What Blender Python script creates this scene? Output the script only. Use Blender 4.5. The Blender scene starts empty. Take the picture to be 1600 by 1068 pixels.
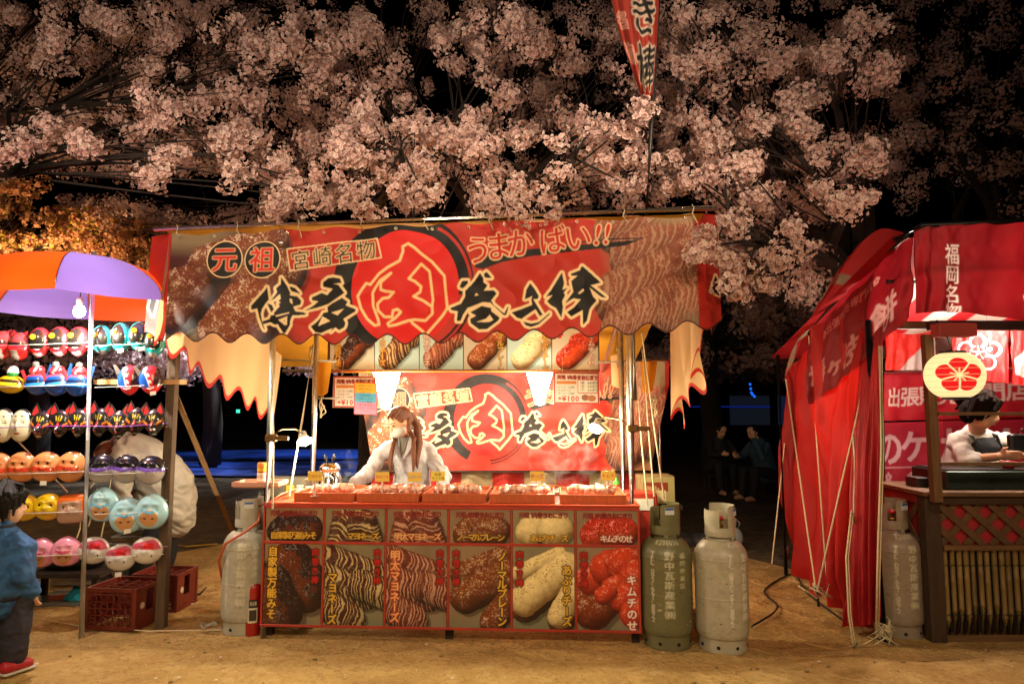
import bpy, math, random
import numpy as np
from mathutils import Vector, Matrix
R = math.radians
rng = np.random.default_rng(11)
random.seed(5)
sc = bpy.context.scene
COL = sc.collection

# ------------------------------------------------------------------ camera
F = 1600 * 24 / 36.0
TILT = R(5.5)
CAMZ = 1.5
cam_d = bpy.data.cameras.new('camera'); cam_d.lens = 24; cam_d.sensor_width = 36
cam_d.clip_start = 0.05; cam_d.clip_end = 500
cam = bpy.data.objects.new('camera', cam_d); COL.objects.link(cam)
cam.location = (0, 0, CAMZ); cam.rotation_euler = (R(90) + TILT, 0, 0)
sc.camera = cam
sc.view_settings.view_transform = 'Standard'; sc.view_settings.look = 'None'
sc.view_settings.exposure = 0.9; sc.view_settings.gamma = 1.0
sc.cycles.use_denoising = True
sc.cycles.max_bounces = 6; sc.cycles.diffuse_bounces = 3; sc.cycles.glossy_bounces = 2
sc.cycles.transmission_bounces = 4; sc.cycles.transparent_max_bounces = 8
sc.cycles.sample_clamp_indirect = 4.0; sc.cycles.caustics_reflective = False; sc.cycles.caustics_refractive = False

# ------------------------------------------------------------------ night sky and moonlight
w = bpy.data.worlds.new('World'); sc.world = w; w.use_nodes = True
nt = w.node_tree; bg = nt.nodes['Background']
sky = nt.nodes.new('ShaderNodeTexSky'); sky.sky_type = 'NISHITA'; sky.sun_disc = False
sky.sun_elevation = R(-6); sky.sun_rotation = R(200)
nt.links.new(sky.outputs[0], bg.inputs[0]); bg.inputs[1].default_value = 0.035
sd = bpy.data.lights.new('moon', 'SUN'); sd.energy = 0.004; sd.angle = R(0.5); sd.color = (0.8, 0.86, 1)
so = bpy.data.objects.new('moon', sd); COL.objects.link(so); so.rotation_euler = (R(50), 0, R(200))


def P(u, v, Y):
    """photo pixel + real depth -> world point"""
    cx = (u - 800) / F; cy = -(v - 534) / F
    s = Y / (math.cos(TILT) - cy * math.sin(TILT))
    return Vector((cx * s, Y, CAMZ + s * (math.sin(TILT) + cy * math.cos(TILT))))


def PA(u, v, Y):
    u = np.asarray(u, float); v = np.asarray(v, float); Y = np.asarray(Y, float)
    cx = (u - 800) / F; cy = -(v - 534) / F
    s = Y / (math.cos(TILT) - cy * math.sin(TILT))
    return np.stack([cx * s, Y + 0 * cx, CAMZ + s * (math.sin(TILT) + cy * math.cos(TILT))], -1)


def G(u, v, z=0.0):
    cy = -(v - 534) / F
    s = (z - CAMZ) / (math.sin(TILT) + cy * math.cos(TILT))
    return Vector(((u - 800) / F * s, s * (math.cos(TILT) - cy * math.sin(TILT)), z))


def point(name, loc, watts, color, radius=0.05):
    d = bpy.data.lights.new(name, 'POINT'); d.energy = watts; d.color = color; d.shadow_soft_size = radius
    o = bpy.data.objects.new(name, d); COL.objects.link(o); o.location = loc
    return o


# unseen lamps added over the path, standing in for the facing stalls
for x, y, z, wt, c in ((-3.4, 1.3, 3.0, 62, (1, .76, .46)), (-1.2, 1.0, 3.0, 74, (1, .78, .50)),
                       (1.2, 1.0, 3.0, 74, (1, .76, .48)), (3.4, .9, 3.0, 34, (1, .72, .44)), (-.4, -2.0, 2.6, 110, (1, .74, .40))):
    d = bpy.data.lights.new('added_path_light', 'SPOT'); d.energy = wt * 1.2; d.color = c; d.shadow_soft_size = .1
    d.spot_size = R(96); d.spot_blend = .45
    o = bpy.data.objects.new('added_path_light', d); COL.objects.link(o); o.location = (x, y, z)
    o.rotation_euler = (Vector((x * .9, 4.5, .75)) - Vector((x, y, z))).to_track_quat('-Z', 'Y').to_euler()
# unseen spots added overhead to brighten the blossom
for x, y, z, tx, wt in ((-3.5, 2.7, 3.32, -3.6, 46), (-2.0, 2.7, 3.32, -2.0, 62), (-.4, 2.7, 3.32, -.4, 62), (1.1, 2.7, 3.32, 1.0, 54), (2.3, 2.6, 3.28, 2.0, 24)):
    d = bpy.data.lights.new('added_blossom_light', 'SPOT'); d.energy = wt; d.color = (1, .80, .60); d.shadow_soft_size = .08
    d.spot_size = R(110); d.spot_blend = .8
    o = bpy.data.objects.new('added_blossom_light', d); COL.objects.link(o); o.location = (x, y, z)
    o.rotation_euler = (Vector((tx, 5.0, 4.1)) - Vector((x, y, z))).to_track_quat('-Z', 'Y').to_euler()

# ------------------------------------------------------------------ colour and materials


def lin(c):
    c = np.asarray(c, float)
    return np.where(c <= .04045, c / 12.92, ((c + .055) / 1.055) ** 2.4)


def h(s):
    return lin([int(s[i:i + 2], 16) / 255 for i in (0, 2, 4)])


MATS = {}


def mat(name, color=(.5, .5, .5), rough=.6, metal=0.0, noise=0.0, nscale=8.0, bump=0.0, bscale=None, emit=0.0, ecol=None,
        transl=0.0, vcol=False, back=None, coat=0.0, stretch=None, color2=None, sheen=0.0):
    if name in MATS: return MATS[name]
    m = bpy.data.materials.new(name); m.use_nodes = True
    t = m.node_tree; N = t.nodes; L = t.links
    b = N['Principled BSDF']; out = N['Material Output']
    b.inputs['Roughness'].default_value = rough; b.inputs['Metallic'].default_value = metal
    b.inputs['Coat Weight'].default_value = coat
    b.inputs['Sheen Weight'].default_value = sheen
    tc = N.new('ShaderNodeTexCoord'); mp = N.new('ShaderNodeMapping'); L.new(tc.outputs['Object'], mp.inputs[0])
    if stretch: mp.inputs['Scale'].default_value = stretch
    if vcol:
        a = N.new('ShaderNodeAttribute'); a.attribute_name = 'Col'; csock = a.outputs['Color']
    else:
        a = N.new('ShaderNodeRGB'); a.outputs[0].default_value = (*color, 1); csock = a.outputs[0]
    if noise > 0 or color2 is not None:
        n = N.new('ShaderNodeTexNoise'); n.inputs['Scale'].default_value = nscale; n.inputs['Detail'].default_value = 6
        L.new(mp.outputs[0], n.inputs['Vector'])
        mx = N.new('ShaderNodeMix'); mx.data_type = 'RGBA'
        if color2 is not None:
            mx.inputs[7].default_value = (*color2, 1)
            cr = N.new('ShaderNodeValToRGB'); cr.color_ramp.elements[0].position = .40; cr.color_ramp.elements[1].position = .62
            L.new(n.outputs['Fac'], cr.inputs[0]); L.new(cr.outputs[0], mx.inputs[0]); L.new(csock, mx.inputs[6])
        else:
            mx.blend_type = 'MULTIPLY'; mx.inputs[0].default_value = 1
            mr = N.new('ShaderNodeMapRange'); mr.inputs[1].default_value = .25; mr.inputs[2].default_value = .75
            mr.inputs[3].default_value = 1 - noise; mr.inputs[4].default_value = 1 + noise * .6
            L.new(n.outputs['Fac'], mr.inputs[0])
            L.new(csock, mx.inputs[6]); L.new(mr.outputs[0], mx.inputs[7])
        csock = mx.outputs[2]
    if back is not None:
        g = N.new('ShaderNodeNewGeometry'); mx = N.new('ShaderNodeMix'); mx.data_type = 'RGBA'
        L.new(g.outputs['Backfacing'], mx.inputs[0]); L.new(csock, mx.inputs[6]); mx.inputs[7].default_value = (*back, 1)
        csock = mx.outputs[2]
    L.new(csock, b.inputs['Base Color'])
    if bump > 0:
        n2 = N.new('ShaderNodeTexNoise'); n2.inputs['Scale'].default_value = bscale or nscale * 3; n2.inputs['Detail'].default_value = 5
        L.new(mp.outputs[0], n2.inputs['Vector'])
        bp = N.new('ShaderNodeBump'); bp.inputs['Strength'].default_value = bump; bp.inputs['Distance'].default_value = .02
        L.new(n2.outputs['Fac'], bp.inputs['Height']); L.new(bp.outputs[0], b.inputs['Normal'])
    if emit > 0:
        b.inputs['Emission Color'].default_value = (*(color if ecol is None else ecol), 1); b.inputs['Emission Strength'].default_value = emit
    if transl > 0:
        tr = N.new('ShaderNodeBsdfTranslucent'); L.new(csock, tr.inputs[0])
        ms = N.new('ShaderNodeMixShader'); ms.inputs[0].default_value = transl
        L.new(b.outputs[0], ms.inputs[1]); L.new(tr.outputs[0], ms.inputs[2]); L.new(ms.outputs[0], out.inputs[0])
    MATS[name] = m
    return m


def glassmat(name, tint=(1, 1, 1), refl=.12):
    if name in MATS: return MATS[name]
    m = bpy.data.materials.new(name); m.use_nodes = True; t = m.node_tree; N = t.nodes; L = t.links
    for n in list(N):
        if n.type == 'BSDF_PRINCIPLED': N.remove(n)
    a = N.new('ShaderNodeBsdfTransparent'); a.inputs[0].default_value = (*tint, 1)
    g = N.new('ShaderNodeBsdfGlossy'); g.inputs['Roughness'].default_value = .06
    lw = N.new('ShaderNodeLayerWeight'); lw.inputs[0].default_value = .35
    mr = N.new('ShaderNodeMapRange'); mr.inputs[3].default_value = refl * .4; mr.inputs[4].default_value = refl * 5
    L.new(lw.outputs['Facing'], mr.inputs[0])
    ms = N.new('ShaderNodeMixShader'); L.new(mr.outputs[0], ms.inputs[0]); L.new(a.outputs[0], ms.inputs[1]); L.new(g.outputs[0], ms.inputs[2])
    L.new(ms.outputs[0], N['Material Output'].inputs[0]); MATS[name] = m
    return m


# ------------------------------------------------------------------ objects
def tag(o, label=None, cat=None, group=None, kind=None):
    if label: o['label'] = label
    if cat: o['category'] = cat
    if group: o['group'] = group
    if kind: o['kind'] = kind
    return o


def thing(name, label, cat, loc, group=None):
    o = bpy.data.objects.new(name, None); COL.objects.link(o); o.location = Vector(loc); o.empty_display_size = .1
    return tag(o, label, cat, group)


def wloc(o):
    v = Vector((0, 0, 0))
    while o is not None:
        v += Vector(o.location); o = o.parent
    return v


def link_mesh(name, me, material, parent=None, loc=None, smooth=False):
    """me holds WORLD coordinates; they are made local to parent (or to loc)"""
    o = bpy.data.objects.new(name, me); COL.objects.link(o)
    off = Vector((0, 0, 0))
    if parent is not None:
        o.parent = parent; off = wloc(parent)
    elif loc is not None:
        o.location = Vector(loc); off = Vector(loc)
    if off.length > 0: me.transform(Matrix.Translation(-off))
    if material is not None:
        for mm in (material if isinstance(material, (list, tuple)) else [material]): me.materials.append(mm)
    if smooth: me.polygons.foreach_set('use_smooth', np.ones(len(me.polygons), bool))
    return o


def dup(root, loc, rz=0.0, label=None, scale=None):
    r = root.copy(); COL.objects.link(r); r.location = loc; r.rotation_euler = (0, 0, rz)
    if scale: r.scale = scale
    if label: r['label'] = label
    for ch in list(root.children):
        c = ch.copy(); COL.objects.link(c); c.parent = r
        for g in list(ch.children):
            d = g.copy(); COL.objects.link(d); d.parent = c
    return r


def frame(d, side=None):
    d = Vector(d).normalized()
    s = Vector(side) if side is not None else (Vector((0, 0, 1)) if abs(d.z) < .9 else Vector((1, 0, 0)))
    a = d.cross(s)
    if a.length < 1e-6: a = d.cross(Vector((0, 1, 0)))
    a.normalize(); b = a.cross(d).normalized()
    return a, b


class MB:
    def __init__(self): self.v = []; self.f = []; self.c = []; self.cur = None

    def add(self, vs, fs):
        k = len(self.v); self.v += [tuple(x) for x in vs]; self.f += [tuple(i + k for i in f) for f in fs]
        if self.cur is not None or self.c: self.c += [self.cur] * len(vs)
        return self

    def box(self, c, s, rz=0.0, M=None, bev=0.0):
        x, y, z = s[0] / 2, s[1] / 2, s[2] / 2
        rot = M if M is not None else Matrix.Rotation(rz, 3, 'Z')
        c = Vector(c)
        if bev <= 0:
            vs = [Vector((i * x, j * y, k * z)) for k in (-1, 1) for j in (-1, 1) for i in (-1, 1)]
            fs = [(0, 2, 3, 1), (4, 5, 7, 6), (0, 1, 5, 4), (2, 6, 7, 3), (0, 4, 6, 2), (1, 3, 7, 5)]
        else:
            b = min(bev, x * .9, y * .9, z * .9); vs = []; fs = []
            rings = []
            for zz, ins in ((-z, b), (-z + b, 0), (z - b, 0), (z, b)):
                xx, yy = x - ins, y - ins; r = []
                for (px, py) in ((-xx + b, -yy), (xx - b, -yy), (xx, -yy + b), (xx, yy - b), (xx - b, yy), (-xx + b, yy), (-xx, yy - b), (-xx, -yy + b)):
                    r.append(len(vs)); vs.append(Vector((px, py, zz)))
                rings.append(r)
            for a, bb in zip(rings, rings[1:]):
                for i in range(8): fs.append((a[i], a[(i + 1) % 8], bb[(i + 1) % 8], bb[i]))
            fs.append(tuple(reversed(rings[0]))); fs.append(tuple(rings[-1]))
        return self.add([c + rot @ p for p in vs], fs)

    def tube(self, pts, r, n=8, caps=True, flat=1.0, side=None, round_ends=False):
        pts = [Vector(p) for p in pts]
        rs = list(r) if isinstance(r, (list, tuple)) else [r] * len(pts)
        if round_ends:
            d0 = (pts[0] - pts[1]).normalized(); d1 = (pts[-1] - pts[-2]).normalized()
            r0, r1 = rs[0], rs[-1]
            pts = [pts[0] + d0 * r0 * .95, pts[0] + d0 * r0 * .7] + pts + [pts[-1] + d1 * r1 * .7, pts[-1] + d1 * r1 * .95]
            rs = [r0 * .3, r0 * .72] + rs + [r1 * .72, r1 * .3]
        vs = []; fs = []; prev = None
        for i, p in enumerate(pts):
            d = (pts[min(i + 1, len(pts) - 1)] - pts[max(i - 1, 0)])
            if d.length < 1e-9: d = Vector((0, 0, 1))
            d.normalize()
            if prev is None or side is not None: a, b = frame(d, side)
            else:
                a = prev - d * prev.dot(d)
                if a.length < 1e-6: a, _ = frame(d)
                a.normalize(); b = d.cross(a)
            prev = a
            for k in range(n):
                t = 2 * math.pi * k / n
                vs.append(p + a * (rs[i] * math.cos(t)) + b * (rs[i] * flat * math.sin(t)))
        m = len(pts)
        for i in range(m - 1):
            for k in range(n):
                fs.append((i * n + k, i * n + (k + 1) % n, (i + 1) * n + (k + 1) % n, (i + 1) * n + k))
        if caps: fs.append(tuple(range(n - 1, -1, -1))); fs.append(tuple((m - 1) * n + k for k in range(n)))
        return self.add(vs, fs)

    def lathe(self, prof, n=24, c=(0, 0, 0), a0=0.0, a1=2 * math.pi, M=None):
        full = abs(a1 - a0 - 2 * math.pi) < 1e-6; m = n if full else n + 1
        vs = []; fs = []; c = Vector(c)
        for (r, z) in prof:
            for k in range(m):
                t = a0 + (a1 - a0) * k / n
                p = Vector((r * math.cos(t), r * math.sin(t), z)); vs.append(c + (M @ p if M is not None else p))
        for i in range(len(prof) - 1):
            for k in range(n):
                k2 = (k + 1) % m
                fs.append((i * m + k, i * m + k2, (i + 1) * m + k2, (i + 1) * m + k))
        return self.add(vs, fs)

    def ball(self, c, r, n=12, M=None):
        r = r if isinstance(r, (tuple, list)) else (r, r, r); c = Vector(c)
        vs = []; fs = []; m = max(4, n // 2 + 1)
        for i in range(m + 1):
            ph = math.pi * i / m
            for k in range(n):
                t = 2 * math.pi * k / n
                p = Vector((r[0] * math.sin(ph) * math.cos(t), r[1] * math.sin(ph) * math.sin(t), -r[2] * math.cos(ph)))
                vs.append(c + (M @ p if M is not None else p))
        for i in range(m):
            for k in range(n):
                fs.append((i * n + k, i * n + (k + 1) % n, (i + 1) * n + (k + 1) % n, (i + 1) * n + k))
        return self.add(vs, fs)

    def quad(self, a, b, c, d): return self.add([a, b, c, d], [(0, 1, 2, 3)])

    def plate(self, poly, o, ex, ey, th):
        """polygon (2D points) extruded: o + x*ex + y*ey, thickness along ex x ey"""
        ex = Vector(ex); ey = Vector(ey); n = ex.cross(ey).normalized(); o = Vector(o); k = len(poly)
        vs = [o + ex * x + ey * y for x, y in poly] + [o + ex * x + ey * y - n * th for x, y in poly]
        fs = [tuple(range(k)), tuple(range(2 * k - 1, k - 1, -1))] + [(i, i + k, (i + 1) % k + k, (i + 1) % k) for i in range(k)]
        return self.add(vs, fs)

    def mesh(self, name):
        me = bpy.data.meshes.new(name); me.from_pydata([tuple(x) for x in self.v], [], self.f)
        if self.c:
            at = me.color_attributes.new('Col', 'FLOAT_COLOR', 'POINT')
            arr = np.ones((len(self.v), 4), np.float32)
            for i, c in enumerate(self.c):
                if c is not None: arr[i, :3] = c
            at.data.foreach_set('color', arr.ravel())
        return me

    def build(self, name, material, parent=None, loc=None, smooth=False):
        return link_mesh(name, self.mesh(name), material, parent, loc, smooth)


def grid_mesh(name, pos, col=None, mask=None):
    """pos (H,W,3) world; col (H,W,3) linear colours; mask (H,W) keeps vertices"""
    H, W = pos.shape[:2]
    idx = np.arange(H * W).reshape(H, W)
    q = np.stack([idx[:-1, :-1], idx[1:, :-1], idx[1:, 1:], idx[:-1, 1:]], -1).reshape(-1, 4)
    if mask is not None:
        q = q[mask.ravel()[q].all(1)]
        used = np.unique(q); remap = -np.ones(H * W, int); remap[used] = np.arange(len(used))
        q = remap[q]; pv = pos.reshape(-1, 3)[used]; cv = None if col is None else col.reshape(-1, 3)[used]
    else:
        pv = pos.reshape(-1, 3); cv = None if col is None else col.reshape(-1, 3)
    return raw_mesh(name, pv, q, cv)


def raw_mesh(name, pv, q, cv=None):
    me = bpy.data.meshes.new(name)
    k = q.shape[1]
    me.vertices.add(len(pv)); me.vertices.foreach_set('co', np.ascontiguousarray(pv, np.float32).ravel())
    me.loops.add(q.size); me.loops.foreach_set('vertex_index', np.ascontiguousarray(q, np.int32).ravel())
    me.polygons.add(len(q)); me.polygons.foreach_set('loop_start', np.arange(0, q.size, k, dtype=np.int32))
    me.update(calc_edges=True); me.validate()
    if cv is not None:
        at = me.color_attributes.new('Col', 'FLOAT_COLOR', 'POINT')
        a = np.ones((len(pv), 4), np.float32); a[:, :3] = cv
        at.data.foreach_set('color', a.ravel())
    return me


def interp_ctrl(ctrl, nu, nv):
    """ctrl rows of points -> smooth (nv,nu,3) grid"""
    A = np.array([[tuple(p) for p in r] for r in ctrl], float)

    def up(B, n):
        m = B.shape[0]; t = np.linspace(0, m - 1, n); i = np.clip(t.astype(int), 0, m - 2); f = (t - i)
        f = f.reshape(-1, *([1] * (B.ndim - 1)))
        p0 = B[np.clip(i - 1, 0, m - 1)]; p1 = B[i]; p2 = B[i + 1]; p3 = B[np.clip(i + 2, 0, m - 1)]
        if m == 2: return p1 * (1 - f) + p2 * f
        return .5 * (2 * p1 + (p2 - p0) * f + (2 * p0 - 5 * p1 + 4 * p2 - p3) * f ** 2 + (3 * p1 - p0 - 3 * p2 + p3) * f ** 3)
    A = up(A, nv)
    return np.swapaxes(up(np.swapaxes(A, 0, 1), nu), 0, 1)


def vnoise(shape, cells, seed=0, octaves=3):
    r = np.random.default_rng(seed); out = np.zeros(shape); amp = 1; tot = 0
    cy, cx = cells
    for _ in range(octaves):
        g = r.random((int(cy) + 2, int(cx) + 2))
        y = np.linspace(0, cy, shape[0], endpoint=False); x = np.linspace(0, cx, shape[1], endpoint=False)
        yi = y.astype(int); xi = x.astype(int); fy = (y - yi)[:, None]; fx = (x - xi)[None]
        fy = fy * fy * (3 - 2 * fy); fx = fx * fx * (3 - 2 * fx)
        out += amp * ((g[yi][:, xi] * (1 - fx) + g[yi][:, xi + 1] * fx) * (1 - fy) + (g[yi + 1][:, xi] * (1 - fx) + g[yi + 1][:, xi + 1] * fx) * fy)
        tot += amp; amp *= .5; cy *= 2; cx *= 2
    return out / tot


# ------------------------------------------------------------------ print raster: writing and food pictures on signs and cloth
GL = {}


def glyph(ch):
    if ch not in GL:
        cu = bpy.data.curves.new('t', 'FONT'); cu.body = ch; cu.resolution_u = 3
        o = bpy.data.objects.new('t', cu); COL.objects.link(o)
        me = bpy.data.meshes.new_from_object(o.evaluated_get(bpy.context.evaluated_depsgraph_get()))
        v = np.array([tuple(x.co)[:2] for x in me.vertices]).reshape(-1, 2); me.calc_loop_triangles()
        t = np.array([tuple(x.vertices) for x in me.loop_triangles]).reshape(-1, 3).astype(int)
        GL[ch] = (v, t)
        bpy.data.objects.remove(o); bpy.data.curves.remove(cu); bpy.data.meshes.remove(me)
    return GL[ch]


def dilate(m, r):
    if r <= 0: return m
    out = m.copy(); k = int(math.ceil(r)); H, W = m.shape
    for dy in range(-k, k + 1):
        for dx in range(-k, k + 1):
            d = math.hypot(dx, dy)
            if d > r + .5 or (dx == 0 and dy == 0): continue
            a = min(1, r + .5 - d)
            ys, ye = max(0, dy), min(H, H + dy); xs, xe = max(0, dx), min(W, W + dx)
            np.maximum(out[ys:ye, xs:xe], m[ys - dy:ye - dy, xs - dx:xe - dx] * a, out=out[ys:ye, xs:xe])
    return out


def soft(m):
    p = np.pad(m, 1, mode='edge')
    return (p[1:-1, 1:-1] * 4 + p[:-2, 1:-1] * 2 + p[2:, 1:-1] * 2 + p[1:-1, :-2] * 2 + p[1:-1, 2:] * 2 + p[:-2, :-2] + p[2:, 2:] + p[:-2, 2:] + p[2:, :-2]) / 16


class Canvas:
    def __init__(s, w, hh, res, bg, x0=0.0, y0=0.0):
        s.x0, s.y0, s.w, s.h, s.res = x0, y0, w, hh, res
        s.W = int(round(w * res)) + 1; s.H = int(round(hh * res)) + 1
        s.a = np.empty((s.H, s.W, 3)); s.a[:] = bg
        s.X, s.Y = np.meshgrid(x0 + np.arange(s.W) / res, y0 + np.arange(s.H) / res)

    def blend(s, m, c):
        s.a = s.a * (1 - m[..., None]) + np.asarray(c) * m[..., None]

    def win(s, x0, y0, x1, y1, pad):
        i0 = max(0, int((y0 - s.y0 - pad) * s.res)); i1 = min(s.H, int((y1 - s.y0 + pad) * s.res) + 2)
        j0 = max(0, int((x0 - s.x0 - pad) * s.res)); j1 = min(s.W, int((x1 - s.x0 + pad) * s.res) + 2)
        return (slice(i0, max(i0, i1)), slice(j0, max(j0, j1)))

    def polymask(s, p, wn):
        X = s.X[wn]; Y = s.Y[wn]; m = np.zeros(X.shape, bool); k = len(p)
        for i in range(k):
            x1, y1 = p[i]; x2, y2 = p[(i + 1) % k]
            if y1 == y2: continue
            c = ((y1 > Y) != (y2 > Y)) & (X < (x2 - x1) * (Y - y1) / (y2 - y1) + x1)
            m ^= c
        return m

    def polys(s, polys, fill, outline=None, ow=0.0, holes=()):
        al = np.concatenate([np.array(p, float) for p in polys])
        wn = s.win(al[:, 0].min(), al[:, 1].min(), al[:, 0].max(), al[:, 1].max(), ow + 2)
        m = np.zeros(s.X[wn].shape, bool)
        for p in polys: m |= s.polymask(p, wn)
        for p in holes: m &= ~s.polymask(p, wn)
        m = m.astype(float); s.put(wn, m, fill, outline, ow)

    def put(s, wn, m, fill, outline=None, ow=0.0):
        sub = s.a[wn]
        if outline is not None:
            d = soft(dilate(m, ow * s.res))[..., None]; sub = sub * (1 - d) + np.asarray(outline) * d
        if fill is not None:
            d = soft(m)[..., None]; sub = sub * (1 - d) + np.asarray(fill) * d
        s.a[wn] = sub

    def line(s, pts, wd, c):
        pts = np.array(pts, float)
        wn = s.win(pts[:, 0].min(), pts[:, 1].min(), pts[:, 0].max(), pts[:, 1].max(), wd + 2)
        X = s.X[wn]; Y = s.Y[wn]; D = np.full(X.shape, 1e9)
        for (ax, ay), (bx, by) in zip(pts, pts[1:]):
            l2 = (bx - ax) ** 2 + (by - ay) ** 2 + 1e-9
            t = np.clip(((X - ax) * (bx - ax) + (Y - ay) * (by - ay)) / l2, 0, 1)
            D = np.minimum(D, np.hypot(X - ax - t * (bx - ax), Y - ay - t * (by - ay)))
        m = np.clip((wd / 2 - D) * s.res + .5, 0, 1)
        s.put(wn, m, c)

    def ellipse(s, cx, cy, rx, ry, c, alpha=1.0):
        wn = s.win(cx - rx, cy - ry, cx + rx, cy + ry, 2)
        d = np.hypot((s.X[wn] - cx) / rx, (s.Y[wn] - cy) / ry)
        m = np.clip((1 - d) * min(rx, ry) * s.res + .5, 0, 1) * alpha
        sub = s.a[wn]; s.a[wn] = sub * (1 - m[..., None]) + np.asarray(c) * m[..., None]

    def rect(s, x0, y0, x1, y1, c):
        wn = s.win(x0, y0, x1, y1, 2)
        m = ((s.X[wn] >= x0) & (s.X[wn] <= x1) & (s.Y[wn] >= y0) & (s.Y[wn] <= y1))
        s.a[wn][m] = c

    def glyphs(s, items, fill, outline=None, ow=0.0, bold=0.0):
        """items: (char, cx, cy, size, rot, sx)"""
        tris = []
        for ch, cx, cy, sz, rot, sx in items:
            if ch == ' ': continue
            v, t = glyph(ch)
            if not len(t): continue
            wdt = v[:, 0].max() - v[:, 0].min(); 
            c0 = np.array([(v[:, 0].max() + v[:, 0].min()) / 2 if ord(ch) < 0x250 else .5, .38 if ord(ch) > 0x250 else .345])
            q = (v - c0) * np.array([sz * sx, -sz]); cr, sr = math.cos(rot), math.sin(rot)
            q = np.stack([q[:, 0] * cr - q[:, 1] * sr, q[:, 0] * sr + q[:, 1] * cr], 1) + np.array([cx, cy])
            tris.append(q[t])
        if not tris: return
        T = np.concatenate(tris)
        wn = s.win(T[..., 0].min(), T[..., 1].min(), T[..., 0].max(), T[..., 1].max(), ow + bold + 2)
        i0, j0 = wn[0].start, wn[1].start; m = np.zeros(s.X[wn].shape)
        if m.size == 0: return
        ss = 2
        M = np.zeros((m.shape[0] * ss, m.shape[1] * ss), bool); r = s.res * ss
        for t in T:
            x = (t[:, 0] - s.x0) * r - j0 * ss; y = (t[:, 1] - s.y0) * r - i0 * ss
            xa, xb = max(0, int(x.min())), min(M.shape[1], int(x.max()) + 2); ya, yb = max(0, int(y.min())), min(M.shape[0], int(y.max()) + 2)
            if xa >= xb or ya >= yb: continue
            gx = np.arange(xa, xb)[None]; gy = np.arange(ya, yb)[:, None]
            d = (y[1] - y[2]) * (x[0] - x[2]) + (x[2] - x[1]) * (y[0] - y[2])
            if abs(d) < 1e-9: continue
            a = ((y[1] - y[2]) * (gx - x[2]) + (x[2] - x[1]) * (gy - y[2])) / d; b = ((y[2] - y[0]) * (gx - x[2]) + (x[0] - x[2]) * (gy - y[2])) / d
            M[ya:yb, xa:xb] |= (a >= -.02) & (b >= -.02) & (a + b <= 1.02)
        m = M.reshape(m.shape[0], ss, m.shape[1], ss).mean((1, 3))
        if bold > 0: m = dilate(m, bold * s.res)
        s.put(wn, m, fill, outline, ow)

    def text(s, txt, x, y, size, fill, outline=None, ow=0.0, bold=0.0, vertical=False, step=1.0, rot=0.0, sx=1.0):
        """(x, y) is the centre of the first character"""
        it = []
        for ch in txt:
            rr = rot
            if vertical and ch in 'ー-': rr += math.pi / 2
            it.append((ch, x, y, size, rr, sx))
            adv = size * step * (1 if ord(ch) > 0x250 else .62) * (1 if vertical else sx)
            if vertical: x += -math.sin(rot) * adv; y += math.cos(rot) * adv
            else: x += math.cos(rot) * adv; y += math.sin(rot) * adv
        s.glyphs(it, fill, outline, ow, bold)

    # a stick or ball of food in a printed picture
    def roll(s, x0, y0, x1, y1, r, base, dark, seed=0, stripes=None, nstripe=7, sesame=None, topping=None, slant=.5, gloss=.5, clip=None):
        pad = r * 1.2
        wn = s.win(min(x0, x1), min(y0, y1), max(x0, x1), max(y0, y1), pad)
        if clip is not None:
            c = s.win(*clip, 0); wn = (slice(max(wn[0].start, c[0].start), min(wn[0].stop, c[0].stop)), slice(max(wn[1].start, c[1].start), min(wn[1].stop, c[1].stop)))
        X = s.X[wn]; Y = s.Y[wn]
        if X.size == 0: return
        L = math.hypot(x1 - x0, y1 - y0) + 1e-6; ux, uy = (x1 - x0) / L, (y1 - y0) / L
        al = (X - x0) * ux + (Y - y0) * uy; ac = -(X - x0) * uy + (Y - y0) * ux
        tc = np.clip(al, 0, L); ex = al - tc
        nz = vnoise(X.shape, (max(2, X.shape[0] / 14), max(2, X.shape[1] / 14)), seed, 3)
        fine = vnoise(X.shape, (max(2, X.shape[0] / 3), max(2, X.shape[1] / 3)), seed + 1, 2)
        D = np.hypot(ac, ex) / (r * (.93 + .14 * nz))
        m = np.clip((1 - D) * r * s.res * .8 + .3, 0, 1)
        nrm = np.sqrt(np.clip(1 - D ** 2, 0, 1))
        sgn = 1 if ux >= 0 else -1
        upv = -(ac * sgn) / r
        ny_ = (ac * ux + ex * uy) / r; nx_ = (-ac * uy + ex * ux) / r
        lt = np.clip(.10 + .62 * nrm - .48 * ny_ - .22 * nx_ + .30 * (nz - .5) + .22 * (fine - .5), 0, 1.15)
        lit = (lt ** 1.25)[..., None]
        base = np.asarray(base); dark = np.asarray(dark)
        c = dark * (1 - np.clip(lit, 0, 1)) + base * 1.25 * np.clip(lit, 0, 1.1)
        hl = np.clip((fine * .55 + nz * .45 - .56) * 9, 0, 1) * np.clip(lt * 1.6 - .65, 0, 1) * gloss
        c = c * (1 - hl[..., None]) + np.array([.75, .6, .45]) * hl[..., None]
        if topping is not None:
            tm = np.clip((upv + .05 + (nz - .5) * 1.6) * 4, 0, 1)
            tcx = np.asarray(topping) * (.3 + 1.5 * fine[..., None] * (.4 + .8 * lit)) + hl[..., None] * .35; c = c * (1 - tm[..., None]) + tcx * tm[..., None]
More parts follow.
